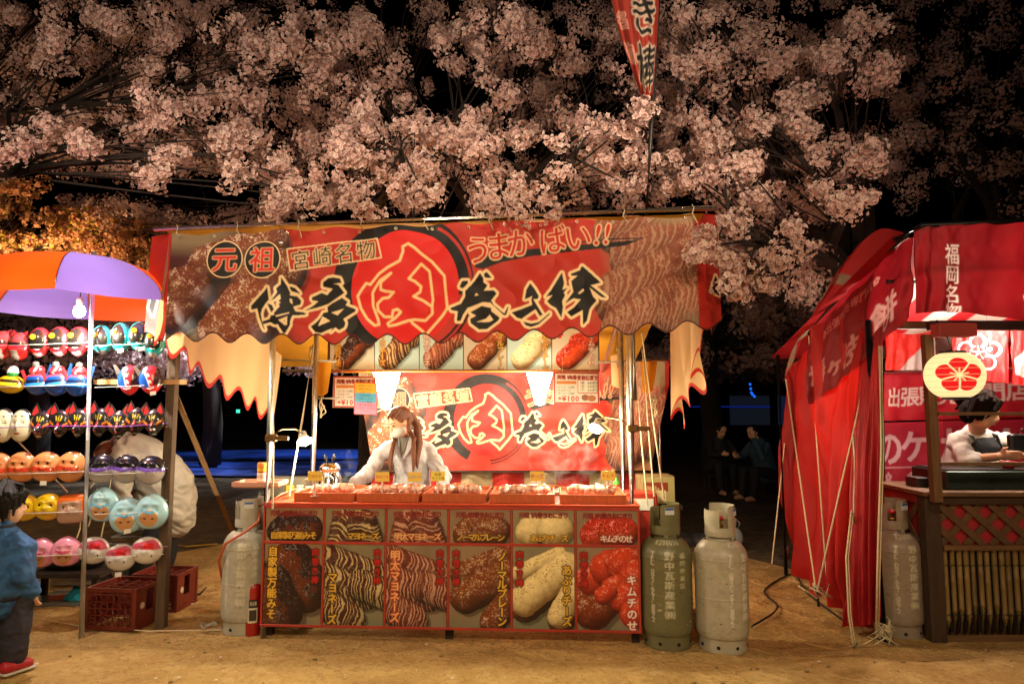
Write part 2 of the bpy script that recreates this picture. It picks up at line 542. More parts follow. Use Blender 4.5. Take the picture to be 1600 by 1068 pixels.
        if stripes is not None:
            ph = (al + slant * ac * sgn + r * .16 * np.sin(ac / r * 3.2) + (nz - .5) * r * .22) / (L + 2 * r) * nstripe
            rw = np.random.default_rng(seed + 5); kn = np.linspace(-.3, 1.3, 26); ph = ph + np.interp(ph / nstripe, kn, rw.normal(0, .30, 26)) + .10 * np.sin(ac / r * 5 + seed)
            sw = np.sin(ph * 2 * math.pi + .6 * (fine - .5)); sm = np.clip((sw - np.interp(ph / nstripe, kn, rw.uniform(.0, .6, 26)) - 1.1 * (nz - .5)) * 2.6, 0, 1) * np.clip((1 - np.abs(ac) / r) * 6, 0, 1)
            sc_ = np.asarray(stripes) * (.22 + .72 * np.clip(lt, 0, 1)[..., None] + .22 * (fine[..., None] - .5))
            c = c * (1 - sm[..., None]) + sc_ * sm[..., None]
        k_ = max(1, int(r * .16 * s.res)); sh = np.zeros_like(m); sh[k_:, k_:] = m[:-k_, :-k_] if k_ < min(m.shape) else 0
        for _ in range(3): sh = soft(sh)
        sub = s.a[wn] * (1 - .55 * sh[..., None])
        s.a[wn] = sub * (1 - m[..., None]) + c * m[..., None]
        if sesame is not None:
            g = np.random.default_rng(seed + 3)
            n = int((L + r) * r * .018 * s.res)
            for _ in range(min(n, 260)):
                t = g.random() * (L + r * .8) - r * .4; k = sgn * r * (.25 + .5 * g.normal(.3, .45)) if False else -sgn * r * np.clip(.45 + .24 * g.normal(), -.1, .88)
                px, py = x0 + ux * t - uy * k, y0 + uy * t + ux * k
                if clip is not None and not (clip[0] + 1 < px < clip[2] - 1 and clip[1] + 1 < py < clip[3] - 1): continue
                s.ellipse(px, py, .8 + g.random() * .5, .7, np.asarray(sesame) * (.55 + .5 * g.random()), .85)

    def grain(s, amt, seed=0, cell=3):
        n = vnoise((s.H, s.W), (s.H / cell, s.W / cell), seed, 2)
        s.a *= (1 + amt * (n - .5))[..., None]


BLACK = h('150f0e'); CREAM = h('f3d3a2'); RED = h('c8291c'); BRED = h('dc1f1c'); PALE = h('b8b4a4')
# printed food kinds: base, dark, keyword arguments
FOOD = {
    'miso': (h('6b3018'), h('200a06'), dict(topping=h('2a1212'), gloss=.55)),
    'mayo': (h('4a2014'), h('180806'), dict(stripes=h('dcc088'), gloss=.2)),
    'mentai': (h('6e3020'), h('281010'), dict(stripes=h('d8a084'), gloss=.2)),
    'plain': (h('7a3c1c'), h('240d07'), dict(sesame=h('d8b070'), gloss=.6)),
    'cheese': (h('e4cf94'), h('7a5a30'), dict(gloss=.15, sesame=h('a87840'))),
    'kimchi': (h('c8401c'), h('4a0c08'), dict(topping=h('b42a14'), gloss=.6)),
}

# ================================================================== SETTING: ground

def earth(name, c1, c2, c3, bump=.8):
    m = mat(name, c1, .95); t = m.node_tree; N = t.nodes; L = t.links; b = N['Principled BSDF']
    b.inputs['Specular IOR Level'].default_value = .2
    tc = N.new('ShaderNodeTexCoord'); prev = None; hs = []
    for sc_, cc, lo, hi in ((1.1, c2, .42, .62), (5.5, c3, .46, .66), (26, c2, .50, .64), (90, c3, .52, .68)):
        n = N.new('ShaderNodeTexNoise'); n.inputs['Scale'].default_value = sc_; n.inputs['Detail'].default_value = 5; n.inputs['Distortion'].default_value = .4
        L.new(tc.outputs['Object'], n.inputs['Vector']); r = N.new('ShaderNodeValToRGB'); r.color_ramp.elements[0].position = lo; r.color_ramp.elements[1].position = hi
        r.color_ramp.elements[1].color = (.75, .75, .75, 1); L.new(n.outputs['Fac'], r.inputs[0])
        mx = N.new('ShaderNodeMix'); mx.data_type = 'RGBA'; L.new(r.outputs[0], mx.inputs[0])
        if prev is None: mx.inputs[6].default_value = (*c1, 1)
        else: L.new(prev, mx.inputs[6])
        mx.inputs[7].default_value = (*cc, 1); prev = mx.outputs[2]; hs.append(n.outputs['Fac'])
    L.new(prev, b.inputs['Base Color'])
    nb = None
    for hgt, dist in ((hs[1], .10), (hs[2], .035), (hs[3], .012)):
        bp = N.new('ShaderNodeBump'); bp.inputs['Strength'].default_value = bump; bp.inputs['Distance'].default_value = dist; L.new(hgt, bp.inputs['Height'])
        if nb is not None: L.new(nb, bp.inputs['Normal'])
        nb = bp.outputs[0]
    L.new(nb, b.inputs['Normal']); return m


soil = earth('soil', h('4e4030'), h('3a3022'), h('6a583e'))
sand = earth('sandy_path', h('bd9a5e'), h('a27e48'), h('cdac72'), .5)
MB().quad((-120, -30, 0), (120, -30, 0), (120, 200, 0), (-120, 200, 0)).build('ground', soil)
tag(bpy.data.objects['ground'], kind='structure')


def uneven_sheet(name, x0, x1, yf0, yf1, z, nx, ny, material, edge=.05, amp=.0):
    xs = np.linspace(x0, x1, nx); t = np.linspace(0, 1, ny)
    n = (vnoise((1, nx), (1, nx / 6), 5, 3)[0] - .5) * edge
    ya = np.full(nx, yf0); yb = yf1(xs) + n
    X = np.repeat(xs[None], ny, 0); Y = ya[None] * (1 - t[:, None]) + yb[None] * t[:, None]
    Z = np.full_like(X, z) + amp * (vnoise((ny, nx), (ny / 5, nx / 5), 8, 3) - .5)
    Z[-1] = .002
    o = link_mesh(name, grid_mesh(name, np.stack([X, Y, Z], -1)[:, ::-1]), material, smooth=True)
    return tag(o, kind='structure')


EDGE_L = G(0, 972); EDGE_R = G(1600, 1016)
uneven_sheet('path', -9, 9, -6, lambda x: 4.36 - .028 * x + .03 * np.sin(x * 2.3) + .02 * np.sin(x * 7.1), .022, 320, 160, sand, .16, .018)
# churned earth between the stalls and the grass behind
dirt = earth('packed_earth', h('ae8a52'), h('86683c'), h('c09c62'), .6)
uneven_sheet('stall_ground', -9, 9, 4.2, lambda x: 7.4 + .5 * np.sin(x * 1.7) + .3 * np.sin(x * 4.1), .008, 240, 60, dirt, .5, .012)

# ================================================================== MAIN STALL
RAIL_L = P(255, 358, 4.5); RAIL_R = P(1104, 325, 4.12)
galv = mat('galvanised_steel', (.55, .54, .5), .32, .9, noise=.25, nscale=20)
tarp = mat('yellow_tarp', h('d89a2c'), .55, transl=.45, noise=.12, nscale=4)
ropem = mat('white_rope', h('c9b894'), .9, noise=.2, nscale=60)
stall = thing('food_stall', 'steel tube food stall frame with sloping yellow tarp roof in the middle', 'stall', (-.45, 4.45, 0))
XL, XR = -1.52, .80


def pole(x, y, z0, z1, r, parent, name='pole', m=None, n=10):
    return MB().tube([(x, y, z0), (x, y, (z0 + z1) / 2), (x, y, z1)], r, n).build(name, m or galv, parent, smooth=True)


fl = P(421, 700, 4.62); fr = P(986, 700, 4.56); bl = P(491, 650, 5.35); br = P(972, 650, 5.35)
pole(fl.x, fl.y, 0, 2.62, .021, stall); pole(fr.x, fr.y, 0, 2.62, .023, stall)
pole(fr.x + .036, fr.y + .02, 1.55, 2.62, .017, stall)
pole(bl.x, bl.y, 0, 2.32, .02, stall); pole(br.x, br.y, 0, 2.32, .018, stall)
BKL = Vector((-2.25, 6.7, 1.86)); BKR = Vector((1.45, 6.6, 1.86))
pole(-1.35, 6.72, 0, 1.9, .018, stall); pole(1.42, 6.64, 0, 1.9, .018, stall)
MB().tube([RAIL_L + Vector((-.06, 0, 0)), RAIL_R + Vector((.06, 0, 0))], .017, 10).build('front_rail', mat('bright_rail', (.85, .8, .68), .22, .85), stall, smooth=True)
MB().tube([BKL, BKR], .016, 8).build('back_rail', galv, stall, smooth=True)


def slope(x, y):
    """height of the roof frame"""
    return 2.66 - (y - 4.35) * (.80 / 2.3)


for x in (XL, .86):
    MB().tube([(x, 4.4, slope(x, 4.4) - .06), (x, 6.7, slope(x, 6.7) - .06)], .015, 8).build('side_rail', galv, stall, smooth=True)
MB().tube([(-2.25, 5.34, slope(0, 5.34) - .05), (1.2, 5.34, slope(0, 5.34) - .05)], .015, 8).build('cross_bar', galv, stall, smooth=True)
for a, b in ((P(441, 562, 5.35), P(525, 564, 5.35)), (P(489, 622, 5.35), P(527, 622, 5.35)), (P(930, 566, 5.35), P(1042, 562, 5.35))):
    MB().tube([a, b], .011, 8).build('cross_bar', mat('white_bar', h('c8bfae'), .5), stall, smooth=True)
# roof tarp
nu, nv = 60, 40
tu = np.linspace(0, 1, nu)[None]; tv = np.linspace(0, 1, nv)[:, None]
X = (RAIL_L.x + .02) * (1 - tu) + (RAIL_R.x - .02) * tu + 0 * tv
Y0 = RAIL_L.y * (1 - tu) + RAIL_R.y * tu
Y = Y0 * (1 - tv) + 6.7 * tv
Z = 2.66 * (1 - tv) + 1.87 * tv + .03 - .05 * np.sin(tu * math.pi * 4) ** 2 * np.sin(tv * math.pi) + .02 * (vnoise((nv, nu), (6, 8), 3) - .5)
link_mesh('roof_tarp', grid_mesh('roof_tarp', np.stack([X + 0 * Y, Y, Z], -1)), tarp, stall, smooth=True)
# loose tarp ends gathered at the back of the roof
for (u0, v0, u1, v1, u2, v2, Yd) in ((497, 565, 520, 560, 503, 616, 5.36), (1000, 562, 1028, 560, 1012, 612, 5.36)):
    c = [[P(u0, v0, Yd), P((u0 + u1) / 2, v0 + 2, Yd + .06), P(u1, v1, Yd)], [P(u2 - 8, v2, Yd), P(u2, v2 + 3, Yd + .05), P(u2 + 9, v2 - 3, Yd)]]
    link_mesh('tarp_end', grid_mesh('tarp_end', interp_ctrl(c, 12, 12)), tarp, stall, smooth=True)
# pole clamps
for p in (P(424, 684, 4.60), P(988, 669, 4.54)):
    m = MB(); m.box(p, (.07, .06, .05), bev=.008); m.box(p + Vector((.07, 0, 0)), (.09, .03, .03), bev=.006)
    m.build('pole_clamp', mat('brass_clamp', h('7a5c34'), .4, .7), stall)

# ---------------------------------------------------------------- front banner print
YT = ([258, 412, 581, 723, 921, 1077, 1130], [533, 538, 540, 537, 528, 518, 514])


def ytop(px): return 364 - 32 * (np.asarray(px, float) - 262) / 836


def ybot(px): return np.interp(px, *YT)


def C(px, py):
    t = (py - ytop(px)) / (ybot(px) - ytop(px))
    return ((px - (270 - 12 * t)) / (813 + 21 * t) * 813, t * 175)


def CZ(pts, ox, oy, k): return [C(ox + x * k, oy + y * k) for x, y in pts]


def banner_canvas(res):
    c = Canvas(893, 270, res, h('b62c1e'), -40, -45)
    c.a *= (.9 + .2 * vnoise((c.H, c.W), (5, 14), 2))[..., None]
    ex = c.X; ey = c.Y
    # printed meat balls on the left
    n = vnoise((c.H, c.W), (10, 30), 4)
    m = np.clip((196 - ex + .12 * (ey - 60) + 60 * (n - .5)) / 50, 0, 1)
    c.blend(m * .96, h('44211a'))
    m = np.clip((120 - ex) / 60, 0, 1) * np.clip((40 - ey) / 25, 0, 1); c.blend(m * .8, h('8c785a'))
    m = np.clip((125 - ex) / 40, 0, 1) * np.clip((ey - 125) / 20, 0, 1); c.blend(m, h('84765c'))
    mb = (h('7c3c22'), h('160504'))
    for (x0, y0, x1, y1, r, sd) in ((60, 52, 150, 26, 34, 1), (128, 84, 176, 66, 36, 5), (12, 120, 26, 96, 44, 3)):
        c.roll(x0, y0, x1, y1, r, *mb, seed=sd, sesame=h('c09a64'), gloss=.8)
    c.roll(100, 160, 128, 124, 52, h('94482a'), h('200806'), seed=9, sesame=h('d8ae74'), gloss=1.0)
    # printed mayonnaise sticks on the right
    m = np.clip((ex - 655 - 30 * (n - .5) * 2 - (ey - 60) * -.05) / 40, 0, 1)
    c.blend(m, h('9a6a48'))
    for (x0, y0, x1, y1, r, sd) in ((690, 20, 830, 0, 34, 11), (720, 62, 850, 20, 40, 12), (700, 120, 850, 62, 46, 13), (705, 168, 790, 128, 42, 14), (790, 150, 850, 118, 40, 15)):
        c.roll(x0, y0, x1, y1, r, h('8a4a34'), h('3c1812'), seed=sd, stripes=h('b98a6c'), nstripe=17 + sd % 3, slant=.6, gloss=.25)
    m = np.clip((ex - 780) / 15, 0, 1) * np.clip((ey - 140) / 15, 0, 1); c.blend(m * .7, h('7c6248'))
    m = np.clip((ex - 740) / 30, 0, 1) * np.clip((18 - ey) / 12, 0, 1); c.blend(m * .85, h('94805c'))
    # black sweep under the upper writing
    c.polys([[C(*p) for p in ((742, 418), (744, 402), (800, 392), (880, 384), (960, 378), (1002, 374), (975, 384), (900, 392), (830, 400), (785, 409), (755, 420))]], BLACK)
    c.line([C(900, 379), C(960, 373), C(1005, 372)], 2, BLACK)
    # red disc in its broken black ring
    cx, cy = C(633, 449)
    d = np.hypot((ex - cx + 3) / 109, (ey - cy + 2) / 106); ang = np.degrees(np.arctan2(ey - cy, ex - cx))
    ring = (d < 1).astype(float) * (1 - ((ang > 8) & (ang < 118)))
    c.blend(soft(ring), BLACK)
    d2 = np.hypot((ex - cx - 2) / 102, (ey - cy) / 99)
    c.blend(soft(((d2 > .955) & (d2 < 1) & (ang > -60) & (ang < 20)).astype(float)), h('b8281c'))
    d3 = np.hypot((ex - cx) / 108, (ey - cy) / 104)
    for lo, hi in ((.90, .935), (.965, 1.0)):
        c.blend(soft(((d3 > lo) & (d3 < hi) & (ang > 5) & (ang < 85)).astype(float)), BLACK)
    c.ellipse(cx, cy, 83, 84, h('d8211d'))
    # big brush characters
    k, ox, oy = .125, 400, 420
    z = lambda pts: CZ(pts, ox, oy, k)
    c.polys([z([(140, 225), (160, 385), (120, 430), (75, 500), (60, 560), (75, 650), (115, 770), (85, 730), (40, 600), (15, 490), (-58, 512), (-60, 460), (0, 390), (100, 280)]),
             z([(315, 105), (390, 215), (430, 300), (420, 330), (520, 345), (565, 400), (555, 445), (465, 470), (490, 530), (620, 545), (625, 565), (590, 575), (455, 580), (430, 640), (425, 700), (365, 800), (340, 800), (290, 720), (275, 690), (235, 695), (180, 665), (90, 690), (80, 655), (170, 625), (185, 580), (230, 575), (225, 545), (300, 460), (275, 440), (310, 420), (280, 400), (310, 370), (300, 310), (240, 365), (185, 400), (265, 290), (250, 240), (310, 190)]),
             z([(140, 430), (200, 450), (225, 505), (190, 540), (165, 490)]), z([(420, 215), (490, 240), (555, 310), (450, 280), (430, 260)])],
            BLACK, CREAM, 4.2, holes=[z([(420, 370), (450, 375), (460, 440), (425, 420)]), z([(245, 580), (415, 540), (410, 555), (250, 600)]), z([(275, 635), (390, 590), (385, 700), (360, 705)])])
    c.polys([z([(900, 115), (970, 105), (1050, 120), (1070, 175), (960, 185), (1030, 200), (1105, 300), (900, 440), (780, 480), (610, 520), (710, 465), (780, 405), (700, 390), (700, 355), (820, 300), (890, 325), (960, 250), (835, 220), (840, 165)]),
             z([(1075, 360), (1145, 410), (1120, 455), (1250, 505), (1240, 530), (1090, 625), (1120, 680), (1100, 730), (1040, 765), (990, 730), (930, 790), (960, 740), (880, 770), (810, 800), (740, 790), (685, 720), (750, 670), (800, 620), (845, 545), (900, 540), (890, 475), (950, 430)])],
            BLACK, CREAM, 4.2, holes=[z([(940, 545), (1100, 495), (1020, 580)]), z([(775, 715), (830, 590), (930, 650)])])
    k2 = .1685
    z = lambda pts: CZ(pts, 530, 360, k2)
    for pts in ([(290, 500), (370, 400), (450, 340), (560, 280), (592, 190), (588, 150), (640, 120), (700, 160), (760, 215), (860, 290), (975, 420), (985, 540), (1003, 720), (950, 800), (880, 880), (800, 972), (770, 930), (680, 860), (665, 835)],
                [(290, 500), (250, 490), (200, 560), (172, 610), (200, 720), (260, 820), (330, 880), (370, 870), (360, 820), (315, 700), (310, 580), (330, 540), (380, 460), (480, 395), (385, 480), (385, 548), (430, 562), (505, 572), (460, 620), (400, 630), (355, 680), (360, 740), (420, 800), (490, 800), (500, 740), (540, 730), (572, 755), (520, 810), (450, 860), (460, 885), (520, 875), (640, 835), (700, 825), (800, 835), (865, 770), (860, 690)],
                [(760, 310), (645, 445), (700, 470), (760, 520), (750, 570), (690, 610), (780, 650), (860, 705), (870, 640), (838, 380), (760, 310)]):
        c.line(z(pts), 4.0, h('f6cf94'))
    k3 = .16875
    z = lambda pts: CZ(pts, 690, 400, k3)
    c.polys([z([(190, 230), (240, 225), (245, 250), (195, 300), (165, 285)]), z([(390, 165), (415, 145), (465, 200), (400, 200)]),
             z([(355, 155), (385, 200), (385, 240), (425, 270), (390, 320), (480, 315), (510, 345), (460, 410), (480, 450), (580, 530), (610, 470), (620, 470), (600, 540), (580, 550), (450, 430), (380, 425), (240, 480), (200, 540), (175, 600), (140, 600), (150, 510), (90, 500), (80, 480), (180, 440), (220, 370), (220, 320), (300, 240)]),
             z([(265, 520), (370, 460), (460, 480), (460, 510), (540, 570), (520, 600), (420, 675), (350, 680), (270, 620), (265, 580), (320, 550)])],
            BLACK, CREAM, 4.2, holes=[z([(305, 370), (320, 340), (345, 360)]), z([(320, 610), (410, 580), (445, 540), (480, 590), (440, 610)])])
    c.polys([z([(820, 250), (860, 300), (900, 370), (890, 395), (850, 400), (880, 450), (935, 540), (910, 555), (870, 490), (740, 580), (700, 570), (650, 520), (740, 490), (840, 450), (830, 400), (840, 370), (770, 400), (785, 310)]),
             z([(755, 605), (830, 625), (900, 610), (1000, 525), (1000, 540), (900, 630), (830, 655), (780, 640)])], BLACK, CREAM, 4.2)
    c.polys([z([(1115, 150), (1135, 250), (1120, 310), (1165, 295), (1130, 340), (1145, 360), (1115, 420), (1125, 470), (1110, 570), (1060, 480), (1020, 460), (975, 420), (1030, 360), (965, 375), (1010, 320)]),
             z([(1300, 90), (1370, 150), (1475, 245), (1380, 270), (1420, 300), (1530, 385), (1480, 380), (1370, 290), (1400, 370), (1435, 410), (1400, 450), (1370, 490), (1345, 600), (1310, 635), (1305, 500), (1200, 560), (1160, 520), (1230, 470), (1290, 400), (1220, 390), (1140, 440), (1220, 330), (1200, 230), (1260, 180), (1200, 180), (1195, 165), (1280, 130)])],
            BLACK, CREAM, 4.2, holes=[z([(1260, 345), (1310, 300), (1320, 320), (1280, 350)])])
    # seals, place name, shout
    for ch, (px, py) in (('元', (351, 405)), ('祖', (410, 405))):
        x, y = C(px, py)
        c.ellipse(x, y, 28, 29, CREAM); c.ellipse(x, y, 26.3, 27.2, BLACK)
        c.text(ch, x, y, 40, h('d8281e'), CREAM, 1.3, bold=1.1)
    q = [C(*p) for p in ((447, 388), (590, 370), (597, 403), (452, 424))]
    q2 = [C(*p) for p in ((449, 390), (588, 372.5), (594.5, 401.5), (454, 421.5))]
    c.polys([q], CREAM); c.polys([q2], h('b8241c'))
    a = C(470, 405); b = C(572, 389); st = ((b[0] - a[0]) / 3, (b[1] - a[1]) / 3)
    c.glyphs([(ch, a[0] + st[0] * i, a[1] + st[1] * i + 1, 31, -.13, 1) for i, ch in enumerate('宮崎名物')], BLACK, CREAM, 1.6, .5)
    for ch, px, py, rt in (('う', 747, 390, -.05), ('ま', 779, 384, -.07), ('か', 813, 379, -.09), ('ば', 863, 374, -.1), ('い', 903, 370, -.12), ('!', 934, 365, .2), ('!', 949, 364, .2)):
        x, y = C(px, py); c.glyphs([(ch, x, y, 44 if ch != '!' else 46, rt, 1)], h('c01c18'), CREAM, 1.9, .9)
    # wrapped-round end strips with the end of the next print
    c.rect(-60, -60, -2, 300, h('b82a1e')); c.rect(815, -60, 870, 300, h('a8241a'))
    c.polys([[C(*p) for p in ((232, 480), (240, 452), (245, 470), (238, 495))]], BLACK, CREAM, 3)
    c.polys([[C(*p) for p in ((1118, 430), (1126, 450), (1124, 462), (1110, 455))]], BLACK, CREAM, 3)
    c.grain(.10, 21)
    return c


cloth_print = mat('printed_cloth', rough=.62, vcol=True, bump=.08, bscale=60, back=h('caa878'), transl=.12)
cloth_in = mat('printed_cloth_inside', rough=.62, vcol=True, bump=.06, bscale=60)
bc = banner_canvas(1.5)
s_ = np.clip(bc.X / 813, -.06, 1.06); t_ = bc.Y / 175
f_ = (s_ / 4.08) / ((1 - s_) / 4.43 + s_ / 4.08)
cyc = np.cos(2 * math.pi * (f_ - .198) * 14.7)
tedge = 1 - .042 * (1 - cyc)
mk = (t_ >= .0) & (t_ <= tedge) & (bc.X / 813 > -.041) & (bc.X / 813 < 1.044)
edge = np.clip((t_ - (tedge - .02)) / .006, 0, 1) * (t_ <= tedge + .01)
bc.blend(edge, h('4c1510'))
px = 270 - 12 * t_ + s_ * (813 + 21 * t_)
px = px - np.where(s_ < 0, -s_ * 0, 0)
py = ytop(px) + t_ * (ybot(px) - ytop(px)) + 5 * (1 - np.clip(t_ * 6, 0, 1)) * np.sin(f_ * math.pi * 9) ** 2
Yb = 1 / ((1 - s_) / (4.5 - .10 * t_) + s_ / (4.15 - .10 * t_))
Yb += np.clip(-s_, 0, 1) * 5 + np.clip(s_ - 1, 0, 1) * 5
wr = vnoise(s_.shape, (3, 10), 31, 3) - .5
rid = 1 - 2 * np.abs(vnoise(s_.shape, (5, 15), 77, 2) - .5) * 2
Yb += .016 * rid * np.clip(t_ * 3, .3, 1)
Yb += wr * .05 * np.clip(t_ * 2, .2, 1) + .012 * np.sin(f_ * 38 + t_ * 3) * t_ + .01 * np.sin((s_ * 9 - t_ * 2.2) * 6)
brass_e = mat('eyelet_metal', (.7, .62, .45), .3, .9)
ban = link_mesh('stall_banner', grid_mesh('stall_banner', PA(px, py, Yb), bc.a, mk), cloth_print, None, RAIL_L, True)
tag(ban, 'long red printed banner with black brush characters and scalloped edge along the stall front', 'banner')
for i in range(15):
    fz_ = .012 + i * .0695; sx_ = int(round((fz_ * 813 + 40) * 1.5)); k_ = int((6 + 45) * 1.5)
    q = PA(px[k_, sx_], py[k_, sx_], Yb[k_, sx_] - .004)
    MB().tube([q + np.array([.008 * math.cos(a), 0, .008 * math.sin(a)]) for a in np.linspace(0, 6.283, 11)], .0032, 5, caps=False).build('eyelet', brass_e, ban, smooth=True)
for i in range(9):
    fz = .03 + i * .118
    p = RAIL_L.lerp(RAIL_R, fz)
    MB().tube([p + Vector((0, -.02, .02)), p + Vector((.01, -.026, 0)), p + Vector((0, -.022, -.035)), p + Vector((.012, -.012, -.05)), p + Vector((.03, -.03, -.06 - .02 * (i % 3)))], .0035, 5).build('tie', ropem, ban)

# back banner: the same print, hung inside
bk = banner_canvas(1.0)
uu = 535.7 + .618 * bk.X; vv = 612 + (bk.Y - 26.5) * .6676
mk = (uu > 560 + np.clip(vv - 600, 0, 200) * .17) & (uu < 1046 - np.clip(vv - 600, 0, 200) * .22) & (vv > 560) & (vv < 735)
wr = vnoise(uu.shape, (4, 9), 41, 3) - .5
Yk = 6.52 + wr * .10 + .02 * np.sin(bk.X / 22 + bk.Y / 60)
link_mesh('back_banner', grid_mesh('back_banner', PA(uu, vv, Yk), bk.a, mk), cloth_in, None, P(800, 578, 6.52), True)
tag(bpy.data.objects['back_banner'], 'red printed banner with black brush characters hanging behind the vendor at the stall back', 'banner')
# pole and red-and-cream striped curtain under it
t = thing('striped_curtain', 'red and cream striped curtain on a thin pole below the back banner', 'curtain', P(830, 750, 6.6))
MB().tube([P(585, 736, 6.5), P(1010, 738, 6.5)], .012, 8).build('curtain_pole', mat('dull_bar', (.3, .27, .22), .4, .7), t, smooth=True)
cv = Canvas(430, 60, .7, h('a89878'))
for i in range(5): cv.rect(-10 + i * 100, 0, 40 + i * 100, 70, h('a8201a'))
U = 580 + cv.X; V = 738 + cv.Y * 1.9
link_mesh('curtain', grid_mesh('curtain', PA(U, V, 6.62 + .05 * np.sin(cv.X / 9 + np.sin(cv.Y / 15)) + .03 * np.sin(cv.X / 23)), cv.a), cloth_in, t, smooth=True)

# side banners, seen from inside
cream_in = mat('cream_banner_back', h('dcb884'), .75, noise=.18, nscale=3, stretch=(1, 1, .4), transl=.35, back=None, vcol=False)


def side_banner(name, ctrl, n, label, seed, red_side):
    nu, nv = 150, 60
    g = interp_ctrl(ctrl, nu, nv)
    u = np.linspace(0, 1, nu)[None]; v = np.linspace(0, 1, nv)[:, None]
    ed = 1 - .07 * (1 - np.cos(2 * math.pi * u * n))
    g = g[:1] + (g - g[:1]) * ed[..., None]
    g = g + np.array([1, 0, 0]) * ((.03 * np.sin(u * 26 + 2 * v) + .045 * np.sin(u * 11 + seed)) * (1 if red_side > 0 else .32) * (.2 + v) * np.clip(u * 5, 0, 1))[..., None]
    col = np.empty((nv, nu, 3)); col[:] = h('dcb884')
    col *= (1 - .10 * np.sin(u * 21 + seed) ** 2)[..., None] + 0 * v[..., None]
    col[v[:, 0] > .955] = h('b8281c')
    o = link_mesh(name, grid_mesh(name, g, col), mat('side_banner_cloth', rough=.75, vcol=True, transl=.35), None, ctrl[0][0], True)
    return tag(o, label, 'banner')


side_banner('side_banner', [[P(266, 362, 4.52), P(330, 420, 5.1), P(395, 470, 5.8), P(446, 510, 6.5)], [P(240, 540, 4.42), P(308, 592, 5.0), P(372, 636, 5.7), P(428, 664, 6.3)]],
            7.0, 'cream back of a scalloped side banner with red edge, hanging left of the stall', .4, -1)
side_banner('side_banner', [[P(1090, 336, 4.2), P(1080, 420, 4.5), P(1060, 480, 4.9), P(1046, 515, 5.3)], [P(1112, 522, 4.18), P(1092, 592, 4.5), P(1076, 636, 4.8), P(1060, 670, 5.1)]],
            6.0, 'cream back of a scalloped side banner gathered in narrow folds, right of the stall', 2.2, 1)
# a cream cloth end behind the right poles
link_mesh('cloth_end', grid_mesh('cloth_end', interp_ctrl([[P(954, 556, 5.6), P(966, 553, 5.64), P(979, 556, 5.6)], [P(956, 602, 5.6), P(967, 606, 5.63), P(979, 603, 5.6)]], 10, 8)), cream_in, stall, smooth=True)

# ---------------------------------------------------------------- menu strip under the roof
strip = thing('menu_board', 'row of six printed food photos hanging under the roof above the vendor', 'menu board', P(725, 550, 5.75))
kinds = ['miso', 'mayo', 'mentai', 'plain', 'cheese', 'kimchi']
names_v = ['自家製万能みそ', 'マヨネーズ', '明太マヨネーズ', 'ノーマルプレーン', 'あぶりチーズ', 'キムチのせ']
vc_print = mat('photo_print', rough=.38, vcol=True, bump=.05, bscale=8)


def food_small(c, kind, seed, x0, y0, x1, y1):
    b, d, kw = FOOD[kind]; w_, h_ = x1 - x0, y1 - y0; kw = dict(kw); clip = (x0, y0, x1, y1)
    if kind in ('mayo', 'mentai'):
        c.roll(x0 + w_ * .30, y0 + h_ * 1.0, x0 + w_ * .36, y0 + h_ * .46, h_ * .48, b, d, seed, nstripe=8, slant=.22, clip=clip, stripes=kw['stripes'], gloss=.2)
        c.roll(x0 + w_ * .72, y0 + h_ * 1.0, x0 + w_ * .62, y0 + h_ * .46, h_ * .48, b, d, seed + 2, nstripe=8, slant=-.22, clip=clip, stripes=kw['stripes'], gloss=.2)
    elif kind == 'cheese':
        c.roll(x0 + w_ * .3, y0 + h_ * .62, x0 + w_ * .38, y0 + h_ * .52, h_ * .46, b, d, seed, clip=clip, gloss=.1)
        c.line([(x0 + w_ * .44, y0 + h_ * .95), (x0 + w_ * .56, y0 + h_ * .2)], w_ * .07, h('3a2012'))
        c.roll(x0 + w_ * .64, y0 + h_ * .62, x0 + w_ * .74, y0 + h_ * .54, h_ * .46, b, d, seed + 2, clip=clip, gloss=.1)
    else:
        c.roll(x0 + w_ * .3, y0 + h_ * .72, x0 + w_ * .42, y0 + h_ * .5, h_ * .46, b, d, seed, clip=clip, **kw)
        c.roll(x0 + w_ * .6, y0 + h_ * .62, x0 + w_ * .74, y0 + h_ * .62, h_ * .48, b, d, seed + 2, clip=clip, **kw)


